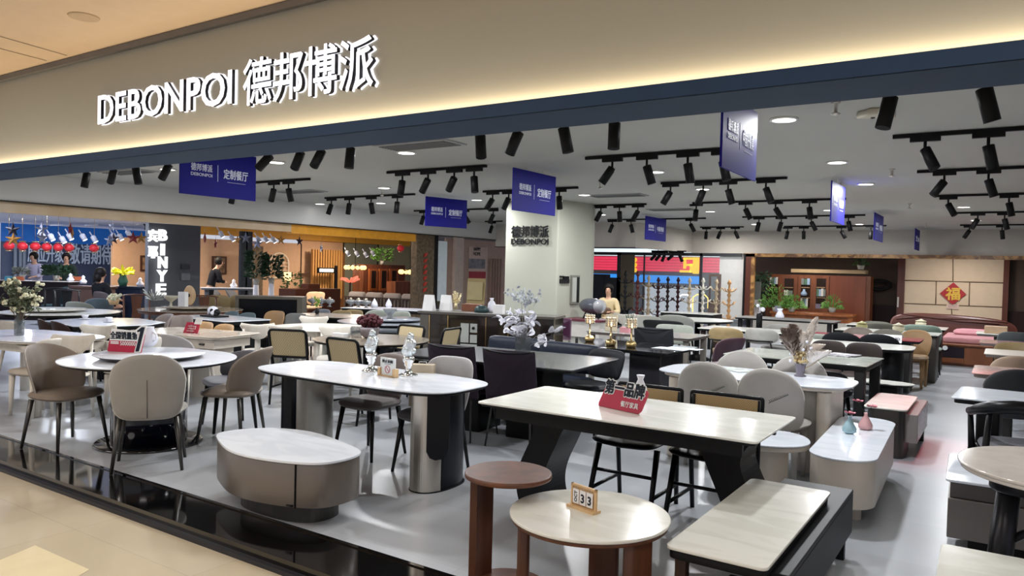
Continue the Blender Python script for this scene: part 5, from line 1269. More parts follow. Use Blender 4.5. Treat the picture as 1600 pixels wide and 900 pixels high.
# ---------------------------------------------------------------- coat racks
def rack(m):
    def f():
        t = thing('coat_rack', '', 'coat rack')
        b = BM(); pr = [(.02, .1)]
        for i in range(9):
            z = .25+i*.14; pr += [(.022, z), (.045, z+.05), (.022, z+.1)]
        pr += [(.02, 1.56), (.045, 1.6), (.012, 1.7)]; lathe(b, pr, n=10); mk('pole', b, m, t)
        for zz in (.62, 1.0, 1.36):
            for k in range(4):
                a = PI/2*k+.4+zz
                b = BM(); tube(b, [(0, 0, zz), (.11*math.cos(a), .11*math.sin(a), zz+.03), (.17*math.cos(a), .17*math.sin(a), zz+.11)], [.014, .012, .012], 6); mk('hook', b, m, t)
        for k in range(4):
            a = PI/2*k+.4; b = BM(); tube(b, [(0, 0, .16), (.14*math.cos(a), .14*math.sin(a), .08), (.24*math.cos(a), .24*math.sin(a), 0.015)], [.02, .018, .015], 6); mk('foot', b, m, t)
        return t
    return f
RK = [(978, 423, mat('near_black_wood', '1a1d22', .4), 'near black coat rack, leftmost beside the window post'), (997, 424, mat('cherry_wood', '5f1f1a', .35), 'cherry red turned coat rack, second from the left'),
      (1014, 430, mat('beige_wood', 'bba98c', .5), 'beige coat rack between cherry ones'), (1029, 433, mat('maroon_wood', '351518', .35), 'dark maroon coat rack fourth from the left'),
      (1044, 432, mat('brown_black_wood', '2a1c1a', .4), 'brown black coat rack in the middle'), (1060, 433, _m['maroon_wood'], 'dark maroon coat rack right of the middle'),
      (1078, 434, _m['beige_wood'], 'pale beige coat rack before the yellow neon outline'), (1099, 434, mat('ivory_wood', 'd9d5c8', .4), 'ivory white coat rack, tallest of the pale ones'),
      (1120, 436, _m['beige_wood'], 'beige coat rack before the brown door frame'), (1140, 437, mat('oak_wood', 'c2925c', .45), 'honey oak coat rack, rightmost')]
for i, (px, py, m, s) in enumerate(RK):
    p = PY(px, py, 17.6+.25*(i % 3)); k = (p.z+.0)/1.7
    o = place('rack'+m.name, rack(m), (p.x, p.y, 0), i*.3, s, 'coat rack', 'wooden coat racks by the rear window'); o.scale = (1.15, 1.15, k)
# ================================================================ REAR WINDOW AND STREET SIGN
def wbox(name, parent, m, px0, py0, px1, py1, Y, dep=.05, struct_=False, label=None, cat=None, group=None):
    """upright panel in a plane across the shop, photo corners as survey"""
    a = PY(px0, py0, Y); c = PY(px1, py1, Y); z0, z1 = sorted((a.z, c.z)); b = BM()
    box(b, a.x, c.x, Y, Y+dep, max(0, z0), z1)
    o = mk(name, b, m, parent)
    if struct_: o['kind'] = 'structure'
    if label: tag(o, label, cat, group)
    return o
def xbox(name, parent, m, px0, py0, px1, py1, X, dep=.05, struct_=False, label=None, cat=None, group=None):
    a = PX(px0, py0, X); c = PX(px1, py1, X); z0, z1 = sorted((a.z, c.z)); b = BM()
    box(b, X-dep, X, a.y, c.y, max(0, z0), z1)
    o = mk(name, b, m, parent)
    if struct_: o['kind'] = 'structure'
    if label: tag(o, label, cat, group)
    return o
def loc_of(o):
    return o
GY = 20.62
M_mull = mat('mullion_grey', '3f4044', .4)
b = BM()
for px, wd in ((966, .12), (1005, .03), (1094, .07)):
    a = PY(px, 450, GY); box(b, a.x-wd/2, a.x+wd/2, GY, GY+.06, 0, 2.19)
box(b, -11.2, -6.1, GY, GY+.06, 2.10, 2.19)
struct('window_1', b, M_mull)
b = BM(); box(b, -9.4, -6.1, GY+.02, GY+.03, 0, 2.1); struct('window_2', b, mat('pane', 'dfe8ea', .02, alpha=.12))
b = BM(); box(b, -11, -9.4, GY, GY+.06, 0, 1.42); struct('wall_left_rear', b, mat('dark_pane', '23272c', .2))
# street shop front beyond the glass
SY = 24.0
M_sr = mat('street_red', 'd83a56', .6, emit=.75, ecol='d83a56'); M_sb = mat('street_blue', '2f8ae0', .6, emit=.8, ecol='2f8ae0'); M_sw = mat('street_white', 'dfeef2', .6, emit=.8); M_sy = mat('street_yellow', 'f0c62a', .6, emit=.8, ecol='f0c62a')
t = thing('shop_front_sign', 'long red and blue lit sign with yellow shapes beyond the rear windows', 'shop sign', (0, 0, 0))
A0 = PY(922, 400, SY); 
wbox('white_band', t, M_sw, 915, 388, 1158, 402, SY); wbox('red_board', t, M_sr, 915, 400, 1150, 427, SY); wbox('blue_band', t, M_sb, 915, 427, 1095, 444, SY)
b = BM()
for i in range(6):
    z = PY(1000, 402+i*4.3, SY).z; box(b, PY(918, 410, SY).x, PY(1140, 410, SY).x, SY-.012, SY, z, z+.012)
mk('groove', b, mat('street_groove', 'a02c44', .6, emit=.4, ecol='a02c44'), t)
wbox('yellow_patch', t, M_sy, 1083, 402, 1092, 428, SY-.03, .02)
b = BM(); 
for (p0, q0, p1, q1) in ((1068, 402, 1088, 406), (1068, 404, 1072, 420), (1072, 412, 1082, 416), (1062, 422, 1080, 426), (1078, 412, 1082, 426)):
    a = PY(p0, q0, SY-.05); c = PY(p1, q1, SY-.05); box(b, a.x, c.x, SY-.06, SY-.04, c.z, a.z)
mk('yellow_stroke', b, M_sy, t)
b = BM()
for q in (406, 414, 422): a = PY(992, q, SY-.04); lathe(b, [(.08, -.01), (.08, .01)], n=14, M=Matrix.Translation(a) @ Matrix.Rotation(R(90), 4, 'X'))
mk('yellow_dot', b, M_sy, t)
wbox('wall_street', None, mat('street_grey', '5f6670', .8), 955, 386, 1165, 520, SY+.06, .1, True)
b = BM(); 
t = thing('street_kiosk', 'bright white display frame beyond the rear window', 'display', (0, 0, 0))
wbox('frame_panel', t, mat('pale_display', 'b4bcc4', .5, emit=.6), 1008, 447, 1092, 560, 23.2, .03)
for px0, px1, m, s in ((1060, 1073, mat('white_neon', 'ffffff', .5, emit=2), 'white neon outline shape behind the coat racks'), (1083, 1100, mat('yellow_neon', 'f2d36a', .5, emit=1.4), 'yellow neon outline shape behind the coat racks')):
    a = PY(px0, 460, 21.2); c = PY(px1+6, 482, 21.2)
    b = BM(); tube(b, [(a.x, 0, c.z), (a.x, 0, a.z-.08), (a.x+.12, 0, a.z), (c.x-.1, 0, a.z), (c.x, 0, a.z-.1), (c.x, 0, c.z)], .018, 6); tube(b, [(a.x, 0, c.z), (a.x, 0, 0)], .018, 6)
    o = tag(mk('neon_light', b, m), s, 'neon light'); o.location = (0, 21.2, 0)
wbox('partition_screen', None, mat('grey_screen', '6e6552', .6), 971, 398, 989, 485, 20.2, .03, False, 'tall grey brown panel behind the leftmost coat rack', 'panel')
wbox('dark_cabinet', None, mat('navy_case', '1a2028', .5), 926, 428, 944, 515, 19.4, .3, False, 'tall dark blue cabinet behind the woman', 'cabinet')
wbox('wall_pier', None, mat('pier_white', 'ece8e4', .7), 1125, 396, 1162, 500, 20.75, .2, True)['kind'] = 'structure'
t = thing('brown_door_frame', 'brown leaning door leaf by the white pier', 'door', (0, 0, 0)); wbox('leaf', t, mat('taupe_leaf', '6a5a54', .6), 1108, 428, 1122, 560, 19.9, .05); wbox('glazing', t, mat('dull_glaze', '7e8488', .2), 1111, 432, 1119, 470, 19.88, .02)

# ================================================================ REAR RIGHT SHOP
b = BM(); box(b, -6.0, 4.5, 20.7, 26.9, 2.5, 2.55); struct('ceiling_rear', b, mat('dark_brown_ceiling', '3a2a22', .7))
Mgold = mat('gold_marble', 'b98a52', .35, kind='marble', col2='6f4a28', scale=3)
b = BM(); a = PY(1161, 450, 20.55); c = PY(1178, 450, 20.55); box(b, a.x, a.x+.05, 20.52, 20.62, .45, 2.18); box(b, a.x, c.x, 20.52, 20.6, .42, .47); struct('trim_9', b, M_black)
b = BM(); box(b, a.x+.05, a.x+.2, 20.54, 20.64, .45, 2.18, 0); struct('trim_10', b, mat('door_red_wood', '5e2d1e', .4, kind='wood', col2='472014'))
b = BM(); box(b, a.x+.2, c.x, 20.54, 20.64, .45, 2.18, 0); box(b, a.x, 4.4, 20.54, 20.64, 2.10, 2.19); struct('trim_11', b, Mgold)
b = BM(); box(b, -5.75, -3.0, 20.70, 20.8, 0, .42); struct('wall_low', b, mat('low_wall', 'b5b0a8', .7))
RY = 22.8
wbox('wall_panelled', None, mat('beige_panel', 'd6c2aa', .6, var=.03), 1413, 404, 1567, 560, RY, .1, True)
b = BM()
def gl(p0, q0, p1, q1):
    a = PY(p0, q0, RY-.01); c = PY(p1, q1, RY-.01); tube(b, [a, c], .012, 4)
gl(1414, 438, 1568, 442); gl(1413, 474, 1567, 480); gl(1489, 405, 1489, 440); gl(1463, 439, 1462, 476); gl(1515, 441, 1514, 478); gl(1487, 478, 1487, 500)
struct('trim_12', b, mat('panel_groove', '7c6550', .7))
b = BM()
for p0, p1 in ((1402, 1413), (1567, 1576)):
    a = PY(p0, 450, RY-.08); c = PY(p1, 450, RY-.08); box(b, a.x, c.x, RY-.1, RY+.05, 0, 2.4)
struct('trim_13', b, _m['door_red_wood'])
wbox('wall_brown', None, mat('brown_wall', '4b3a30', .7), 1178, 400, 1402, 540, RY+.6, .05, True)
wbox('wall_dado', None, mat('dado_brown', '2c1917', .5), 1340, 475, 1400, 530, RY+.55, .05, True)
wbox('wall_brown_right', None, _m['brown_wall'], 1576, 400, 1700, 540, RY+.1, .05, True)
wbox('wall_dado_right', None, _m['dado_brown'], 1576, 486, 1700, 540, RY+.05, .05, True)
# fu diamond
p = PY(1489, 459, RY-.03); s_ = .30
t = thing('spring_festival_diamond', 'red diamond decoration with a golden lucky character on the beige panels', 'decoration', p)
b = BM(); extr(b, [(0, -s_), (s_, 0), (0, s_), (-s_, 0)], 'y', 0, .01); mk('diamond', b, mat('festive_red', 'a8242c', .4), t)
text('lucky_character', '福', (-.16, -.004, -.16), (1, 0, 0), (0, 0, 1), .32, .32, mat('festive_gold', 'e0b84c', .35, .3), t, .006, .03)
a = PY(1479, 475, RY-.03); c = PY(1498, 483, RY-.03)
t = thing('wall_notice', 'small pinkish paper notice under the red diamond', 'notice', (a.x, RY-.03, c.z)); b = BM(); box(b, 0, c.x-a.x, 0, .01, 0, a.z-c.z); mk('sheet', b, mat('pink_paper', 'd9bdb4', .6), t)
b = BM()
for i in range(3): box(b, .04, c.x-a.x-.04, -.004, 0, .04+i*.04, .05+i*.04)
mk('text_line', b, mat('notice_ink', '9a7c76', .6), t)
# bookcase
BY = 22.0
t = thing('bookcase', 'long red brown wooden bookcase with glass doors in the rear shop', 'bookcase', (0, 0, 0))
wbox('body', t, M_redwood, 1198, 428, 1356, 560, BY, .5)
wbox('cornice', t, mat('pale_cornice', 'a68f6e', .5), 1236, 420, 1352, 428, BY-.03, .5)
for i, (p0, p1) in enumerate(((1199, 1219), (1222, 1243), (1248, 1269), (1272, 1293))):
    d = wbox('door', t, M_redwood, p0, 431, p1, 512, BY-.04, .03)
    wbox('glass_pane', d, mat('dark_shelf_glass', '2b201c', .1), p0+4, 435, p1-4, 480, BY-.05, .01)
    b = BM(); 
    for q in (449, 465): a = PY(p0+4, q, BY-.06); c = PY(p1-4, q, BY-.06); box(b, a.x, c.x, BY-.06, BY-.045, a.z-.012, a.z+.012)
    mk('shelf', b, mat('shelf_edge', '9c7a5c', .5), d)
wbox('side_door', t, mat('plain_redwood', '7c3f22', .35, kind='wood', col2='693219', scale=6), 1297, 431, 1350, 515, BY-.04, .03)
bk = [mat('book_white', 'cfccc4', .6), mat('book_grey', '6f7672', .6), mat('book_green', '4c6e58', .6), mat('book_blue', '8fa8c4', .6)]
bn = ['nearest the plants', 'second', 'third', 'fourth', 'fifth', 'sixth', 'seventh', 'eighth']
for (p0, p1, q0, q1, n, m0, w_) in ((1203, 1215, 433, 444, 5, 0, 'upper left shelf'), (1225, 1239, 453, 462, 2, 0, 'second door shelf'), (1252, 1266, 435, 445, 3, 1, 'third door top shelf'), (1251, 1262, 466, 480, 5, 0, 'third door lower shelf'), (1276, 1290, 451, 463, 4, 2, 'fourth door middle shelf')):
    for i in range(n):
        a = p0+(p1-p0)*i/n; o = wbox('book', None, bk[(m0+i) % 4], a, q0+(i % 2), a+(p1-p0)/n*.85, q1, BY-.09, .05, False, 'thin book, %s from the left on the %s of the rear bookcase' % (('first', 'second', 'third', 'fourth', 'fifth')[i], w_), 'book', 'books in the rear bookcase')
t = thing('glass_bottle', 'pale blue bottle behind the third bookcase door', 'bottle', PY(1256, 462, BY-.12)); b = BM(); lathe(b, [(.07, 0), (.09, .06), (.03, .14), (.03, .18)], n=12); mk('bottle_body', b, bk[3], t)
# front desks with plants
t = thing('writing_desk', 'glossy orange brown wooden desk with rounded end before the bookcase', 'desk', (0, 0, 0)); M_ob = mat('orange_wood', 'a35f2c', .3, kind='wood', col2='83461f', scale=8)
DY = 20.95
wbox('desk_body', t, M_ob, 1206, 489, 1272, 560, DY, .5); wbox('desk_body', t, M_ob, 1278, 489, 1330, 560, DY, .5)
a = PY(1204, 484, DY-.03); c = PY(1331, 489, DY-.03)
b = BM(); slab(b, rrect(c.x-a.x+.1, .7, .2, 6, (a.x+c.x)/2, DY+.25), a.z-.10, a.z-.03, .02); mk('desktop', b, M_ob, t)
def bush(px, py, z, r, h, m, label, Y=None, n=240, pot=True, name='potted_plant', cat='plant', pm=None):
    p = PY(px, py, Y) if Y else P(px, py, z)
    t = thing(name, label, cat, p)
    b = BM(); lathe(b, [(.07, 0), (.10, .12), (.08, .12)], n=12); mk('pot', b, pm or mat('grey_pot', 'a39f96', .5), t)
    b = BM()
    for k in range(n):
        a = rnd.random()*2*PI; q = rnd.random()**.5; c0 = Vector((r*q*math.cos(a), r*.6*q*math.sin(a), .1+h*(1-q*q)*rnd.random()))
        d = Vector((math.cos(a)*q, math.sin(a)*q, .9-q)).normalized(); s = d.orthogonal().normalized()*.014
        e = c0+d*rnd.uniform(.07, .13); mm = (c0+e)/2+Vector((0, 0, .015))
        v = [b.verts.new(x) for x in (c0, mm-s, e, mm+s)]; face(b, v)
    mk('foliage', b, m, t); return t
M_fresh = mat('fresh_green', '5f8f3c', .6, var=.35, scale=20)
bush(1212, 487, 0, .50, .62, M_fresh, 'large feathery green plant, leftmost on the orange brown desk', DY-.05, 500)
bush(1237, 487, 0, .32, .35, M_fresh, 'bushy green plant right of the feathery one on the desk', DY-.08, 300)
bush(1300, 488, 0, .22, .32, M_fresh, 'green trailing plant at the right end of the desk', DY-.08, 220)
bush(1345, 421, 0, .14, .2, M_green, 'small plant on top of the rear bookcase', BY-.1, 120)
t = thing('bust_ornament', 'small lilac picture block on the orange brown desk', 'ornament', PY(1216, 487, DY-.2)); b = BM(); box(b, -.08, .08, -.02, .02, 0, .16); mk('block', b, mat('lilac_card', '8f8aa0', .5), t)
t = thing('photo_frame', 'tiny framed picture beside the trailing plant', 'picture frame', PY(1278, 482, DY-.1)); b = BM(); box(b, -.06, .06, -.01, .01, 0, .12); mk('frame', b, mat('frame_violet', '6d6070', .5), t)
t = thing('sample_panel', 'grey over white upright display panel left of the bookcase', 'panel', (0, 0, 0)); wbox('upper_panel', t, mat('grey_panel', '6d706c', .5), 1175, 440, 1188, 468, 20.9, .04); wbox('lower_panel', t, mat('white_panel', 'cfc8c8', .5), 1175, 468, 1188, 500, 20.9, .04)
t = thing('potted_tree', 'dark leafy tall plant behind the gold pillar', 'plant', PY(1186, 500, 21.3)*1.0)
b = BM(); 
for k in range(320):
    c0 = Vector((rnd.uniform(-.25, .25), rnd.uniform(-.2, .2), rnd.uniform(.5, 1.3))); d = Vector((rnd.uniform(-1, 1), rnd.uniform(-1, 1), rnd.uniform(-1, .5))).normalized(); s = d.orthogonal().normalized()*.03
    e = c0+d*.14; face(b, [b.verts.new(x) for x in (c0, (c0+e)/2-s, e, (c0+e)/2+s)])
mk('foliage', b, M_dgreen, t); b = BM(); tube(b, [(0, 0, -.5), (0, 0, .9)], .02, 6); mk('trunk', b, M_dbrown, t)
t = thing('wall_shelf', 'black looped iron wall ornament in the dark doorway', 'ornament', PY(1371, 445, RY+.4)); b = BM()
tube(b, [(.34*math.cos(a_), 0, .14*math.sin(a_)) for a_ in [2*PI*k/24 for k in range(24)]], .035, 6, closed=True); tube(b, [(.22*math.cos(a_), -.03, .08*math.sin(a_)) for a_ in [2*PI*k/24 for k in range(24)]], .02, 6, closed=True); mk('iron_loop', b, M_black, t)
wbox('door_plate', None, mat('door_sticker', 'b8b4ae', .5), 1402, 464, 1404, 480, RY-.14, .01, False, 'narrow pale handle plate on the left wooden door post', 'plate')
# bed
t = thing('bed', 'wooden bed with brown leather headboard and rosy mattress at the back', 'bed', (0, 0, 0))
M_bw = mat('bed_wood', '7e4b2c', .35, kind='wood', col2='6c3c22', scale=6)
b = BM(); box(b, -2.0, .35, 16.3, 18.3, .04, .38); box(b, -1.95, .3, 16.34, 18.2, 0, .05); mk('base', b, M_bw, t, .006)
b = BM(); box(b, -2.02, .37, 16.27, 18.3, .38, .41); mk('side_rail', b, M_bw, t, .004)
a = PY(1478, 552, 16.3); c = PY(1512, 566, 16.3); b = BM(); box(b, -1.25, -.62, 16.285, 16.31, .16, .35); op = mk('open_compartment', b, mat('compartment_dark', '201820', .6), t)
b = BM(); lathe(b, [(.045, 0), (.045, .01)], n=14, M=Matrix.Translation((-.93, 16.27, .33)) @ Matrix.Rotation(R(90), 4, 'X')); mk('round_knob', b, M_paper, op)
b = BM(); box(b, -1.9, -.62, 16.285, 16.3, .06, .145); mk('drawer', b, M_bw, t, .003)
b = BM(); slab(b, rrect(1.1, 1.5, .1, 6, -.45, 17.3), .41, .52, .03); mk('mattress', b, mat('rosy_fabric', 'b98488', .8, var=.08), t)
b = BM(); pillow(b, [(x-.95, z+.42) for x, z in sup(2.35, .92, 5, 44)], .14, lambda x, z, q: Vector((x, 18.4+q, z-.06*((x+.95)/1.1 > 0)*abs((x+.95)/1.1)))); hb = mk('headboard', b, mat('chestnut_leather', '5a3128', .35, var=.08), t)
b = BM(); tube(b, [(-2.0, 18.32, .72), (-1.5, 18.31, .80), (-.8, 18.31, .74), (-.1, 18.32, .72)], .012, 5); tube(b, [(-1.9, 18.32, .84), (-1.2, 18.31, .78), (-.5, 18.31, .8), (.05, 18.32, .76)], .01, 5); mk('stitched_fold', b, mat('fold_dark', '3c1e18', .4), hb)
t = thing('pillow', 'rosy pillow on the bed', 'pillow', (-.5, 17.6, .57)); b = BM(); pillow(b, sup(.75, .45, 3, 24), .14, ident); mk('cover', b, mat('pillow_rose', 'c48a92', .8), t)
t = thing('leafy_garland', 'heap of dark green and cream leaves on the bed', 'plant', (-1.5, 16.9, .42)); b = BM()
for k in range(160):
    c0 = Vector((rnd.uniform(-.3, .3), rnd.uniform(-.25, .25), rnd.uniform(0, .16))); d = Vector((rnd.uniform(-1, 1), rnd.uniform(-1, 1), rnd.uniform(0, .6))).normalized(); s = d.orthogonal().normalized()*.025
    e = c0+d*.16; face(b, [b.verts.new(x) for x in (c0, (c0+e)/2-s, e, (c0+e)/2+s)])
mk('foliage', b, mat('mixed_leaf', '4e5a44', .7, col2='a59c78', scale=9), t)
light('rear_light', 'AREA', (-6.3, 19.6, 2.72), 26, (1, .98, .95), .16)  # added light without a fixture, brightens the white pier
light('rear_light', 'AREA', (-1.0, 21.4, 2.4), 30, (1, .91, .8), .5)
light('rear_light', 'AREA', (-4.6, 21.3, 2.4), 22, (1, .91, .8), .4)

# ================================================================ LEFT SHOP ACROSS THE AISLE
b = BM(); a = PX(463, 355, WX-.12)
box(b, WX-.26, WX-.12, 3.3, 9.9, 2.225, 2.385); struct('trim_14', b, mat('beige_marble_beam', 'd8c4a4', .35, col2='c4a680', scale=2.2))
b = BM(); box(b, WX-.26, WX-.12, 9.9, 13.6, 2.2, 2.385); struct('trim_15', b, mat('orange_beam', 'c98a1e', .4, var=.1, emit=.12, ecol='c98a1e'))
b = BM(); box(b, -30, WX-.26, 3.1, 27, 2.78, 2.84); struct('ceiling_left_shop', b, mat('cool_ceiling', 'd8dcee', .8))
b = BM(); box(b, WX-.3, WX-.12, 13.65, 14.3, 0, 2.385); struct('trim_16', b, mat('bark_pillar', '6a5a46', .9, var=.35, scale=14, bump=1))
b = BM(); box(b, WX-.3, WX-.12, 14.3, 14.45, 0, 2.385); struct('trim_17', b, M_black)
b = BM(); box(b, -13.1, -12.9, 4.7, 5.1, 0, 2.6); struct('trim_18', b, M_black)
t = thing('red_charm_string', 'vertical string of red charms on the bark covered pillar', 'decoration', (WX-.1, 13.95, 1.0))
b = BM()
for i in range(7): extr(b, [(-.06, i*.14), (.02, i*.14+.03), (.07, i*.14+.1), (-.03, i*.14+.09)], 'x', -.01, .02)
mk('charm', b, mat('charm_red', 'c23a2c', .5), t)
xbox('display_board', None, mat('cool_white_board', 'b9c3c8', .5, emit=.12), 682, 376, 697, 470, WX-.15, .05, False, 'tall blank white board beside the bark covered pillar', 'board')
# poster shop wall
xbox('wall_poster', None, mat('pink_beige_wall', 'b59c8e', .7), 697, 372, 800, 520, -13.0, .05, True)
b = BM(); a = PX(709, 420, -12.95); c = PX(722, 420, -12.95); box(b, -13.0, -12.9, a.y, c.y, 0, 2.6); struct('trim_19', b, mat('pale_post', 'cbbcb0', .7))
t = thing('poster', 'tall wall poster with room photo and red lower part behind the counter', 'poster', (0, 0, 0))
xbox('poster_sheet', t, mat('poster_beige', 'cbb6a8', .6), 733, 385, 760, 475, -12.98, .018)
xbox('photo_area', t, mat('poster_photo', '8d9096', .5, col2='5e6066', scale=6), 733, 404, 758, 420, -12.97, .009)
xbox('red_area', t, mat('poster_red', 'a02834', .5), 733, 424, 758, 470, -12.97, .009)
a = PX(745, 398, -12.86); text('poster_title', 'HAPPY', (-12.975, a.y, a.z+.12), (0, 1, 0), (0, 0, 1), .35, .10, M_inkd, t, .004, .02); text('poster_title', 'HOME', (-12.975, a.y, a.z-.02), (0, 1, 0), (0, 0, 1), .35, .10, M_inkd, t, .004, .0)
b = BM()
for i in range(5): a = PX(767+i*4, 425, -12.9); box(b, -12.95, -12.9, a.y, a.y+.03, .4, 1.9)
struct('trim_20', b, mat('slat_pink', 'a68d7e', .7))
# BINYE column and letters
CX = -14.5; a = PX(232, 400, CX); c = PX(313, 400, CX)
b = BM(); box(b, CX-.12, CX, a.y, c.y, 0, 2.78); struct('trim_21', b, mat('slate_column', '4f5258', .6, var=.04))
t = thing('vertical_sign', 'backlit white vertical lettering on the slate grey column', 'shop sign', (CX, a.y, 0))
M_glow = mat('glow_letter', 'ffffff', .5, emit=1.1)
for s, px0, px1, q0, q1 in (('B', 247, 260, 359, 376), ('I', 250, 256, 381, 399), ('N', 246, 260, 401, 419), ('Y', 244, 260, 422, 440), ('E', 243, 258, 443, 461)):
    A = PX(px0, q1, CX+.05); B = PX(px1, q0, CX+.05)
    text('letter', s, (.05, A.y-a.y, A.z), (0, 1, 0), (0, 0, 1), B.y-A.y, B.z-A.z, M_glow, t, .05, .03)
for s, px0, px1, q0, q1 in (('宾', 231, 245, 359, 377), ('耶', 231, 245, 385, 403)):
    A = PX(px0, q1, CX+.05); B = PX(px1, q0, CX+.05)
    text('character', s, (.05, A.y-a.y, A.z), (0, 1, 0), (0, 0, 1), B.y-A.y, B.z-A.z, M_glow, t, .05, .012)
for q0, q1, s in ((413, 421, 'upper dark'), (427, 438, 'lower grey')):
    xbox('switch_box', None, mat('switch_grey', '3a3c40' if q0 < 420 else '6d7076', .5) if q0 < 420 else mat('switch_pale', '6d7076', .5), 284, q0, 297, q1, CX+.04, .04, False, s+' switch box on the slate grey column', 'switch box')
# far walls
FX = -27.5
xbox('wall_far_blue', None, mat('blue_fascia', '1f5fae', .6, emit=.25, ecol='1f5fae'), 3, 348, 234, 386, FX, .1, True)
xbox('wall_far_banner', None, mat('slate_banner', '434e66', .6, emit=.05), 3, 364, 176, 470, FX-.05, .1, True)
t = thing('banner_lettering', 'large pale lettering on the slate blue hoarding at the far left', 'banner', (FX, 0, 0))
for s, px0, px1, q0, q1 in (('展位升级', 43, 99, 384, 409), ('·', 101, 105, 394, 398), ('敬请期待', 108, 174, 383, 412)):
    A = PX(px0, q1, FX+.03); B = PX(px1, q0, FX+.03)
    text('character', s, (.03, A.y, A.z), (0, 1, 0), (0, 0, 1), B.y-A.y, B.z-A.z, mat('pale_blue_letter', 'aab8cc', .5, emit=.15), t, .02, .01)
b = BM(); a = PX(4, 400, FX+.2)
for px in (22, 30, 36): A = PX(px, 410, FX+.2); box(b, FX+.15, FX+.2, A.y, A.y+.08, 0, 2.1)
struct('trim_22', b, mat('grey_slats', '7a8694', .6))
xbox('wall_far_peach', None, mat('peach_wall', 'd0a884', .7, var=.04), 176, 370, 236, 470, -24, .1, True)
xbox('wall_peach', None, _m['peach_wall'], 305, 372, 470, 480, -20, .1, True)
xbox('wall_ochre_band', None, mat('ochre_band', 'b9842c', .6, emit=.08, ecol='b9842c'), 305, 350, 680, 387, -19.9, .1, True)
xbox('wall_peach_right', None, _m['peach_wall'], 470, 374, 536, 480, -20, .1, True)
xbox('wall_green_grey', None, mat('green_grey_wall', '8a8c78', .7), 536, 374, 590, 480, -20, .1, True)
xbox('wall_pale_green', None, mat('pale_green_wall', 'b3b294', .7), 590, 374, 700, 480, -20, .1, True)
b = BM()
for px in (376, 384): A = PX(px, 430, -18.5); box(b, -18.6, -18.5, A.y, A.y+.22, 0, 2.5)
struct('trim_23', b, mat('door_dark', '1e2530', .5))
xbox('wall_bark', None, _m['bark_pillar'], 393, 384, 410, 470, -18.6, .1, True)
# slat wall + light sign
t = thing('slat_screen', 'screen of warm vertical wooden slats in the lit shop', 'screen', (0, 0, 0))
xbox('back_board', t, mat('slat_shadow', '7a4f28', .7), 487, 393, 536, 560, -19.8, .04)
for i in range(12):
    A = PX(488+i*4, 425, -19.7); C = PX(490.3+i*4, 425, -19.7); b = BM(); box(b, -19.78, -19.68, A.y, C.y, .4, 2.1); mk('slat', b, mat('warm_slat', 'c99454', .5), t)
t = thing('light_box_sign', 'black sign with a glowing white oblong in front of the slat screen', 'sign', (0, 0, 0))
xbox('sign_case', t, M_black, 497, 418, 524, 427, -19.3, .06); xbox('lit_oblong', t, mat('sign_glow', 'fff4e2', .5, emit=2.2), 500, 420, 521, 425, -19.28, .02); xbox('post', t, M_black, 524, 415, 526, 505, -19.3, .05)
# arched lattice window
t = thing('lattice_window', 'pale arched lattice window ornament on the peach wall', 'window', (0, 0, 0))
b = BM(); X0 = -19.97; A = PX(421, 434, X0); C = PX(451, 396, X0); wd = C.y-A.y; zt = C.z; zb_ = A.z; r_ = wd/2
pts = [(X0, A.y, zb_), (X0, A.y, zt-.35)] + [(X0, A.y+r_-r_*math.cos(R(a_)), zt-.35+.35*math.sin(R(a_))) for a_ in range(15, 170, 15)] + [(X0, C.y, zt-.35), (X0, C.y, zb_)]
tube(b, pts, .03, 6, closed=True)
for i in range(1, 4): tube(b, [(X0, A.y+wd*i/4, zb_), (X0, A.y+wd*i/4, zt-.05)], .015, 5)
for i in range(1, 5): z = zb_+(zt-.2-zb_)*i/5; tube(b, [(X0, A.y, z), (X0, C.y, z)], .015, 5)
mk('lattice', b, mat('lattice_cream', 'f2e2c8', .5), t)
def pic(px0, q0, px1, q1, X, s):
    t = thing('framed_picture', s, 'picture', (0, 0, 0)); xbox('frame', t, mat('picture_frame', '4a2c1c', .5), px0, q0, px1, q1, X, .04); xbox('canvas', t, mat('abstract_canvas', 'b08a62', .7, col2='4e3a2c', scale=5), px0+3, q0+3, px1-3, q1-3, X+.01, .01)
pic(332, 400, 354, 429, -19.96, 'dark framed brown picture on the peach wall by the man'); pic(220, 399, 234, 424, -23.96, 'pale framed picture left of the slate column')
xbox('floating_shelf', None, mat('shelf_brown', '4a2f20', .5), 472, 427, 483, 429, -19.8, .2, False, 'short dark wall shelf with a tiny ornament', 'shelf')
t = thing('floor_lamp', 'glowing cream cylinder lamp left of the shelf', 'lamp', PX(449, 436, -19.3)); b = BM(); lathe(b, [(.12, -.05), (.12, .22)], n=16); mk('lamp_shade', b, mat('warm_shade', 'ffd9a0', .6, emit=1.2), t); b = BM(); lathe(b, [(.02, -1.1), (.02, 0)], n=8); mk('pole', b, M_dbrown, t)
# bookcase with doors
t = thing('bookcase', 'orange brown cabinet with three glazed doors in the lit shop', 'bookcase', (0, 0, 0)); BX = -18.2
xbox('body', t, M_redwood, 568, 413, 630, 560, BX, .5)
for i in range(3):
    p0 = 577+i*16; d = xbox('door', t, mat('orange_door', 'a35a2c', .4), p0, 420, p0+13, 454, BX+.03, .03); xbox('glass_pane', d, _m['dark_shelf_glass'], p0+4, 423, p0+10, 450, BX+.045, .012)
xbox('side_cabinet', None, M_redwood, 618, 440, 652, 560, -17.0, .4, False, 'low red brown cabinet right of the glazed bookcase', 'cabinet')
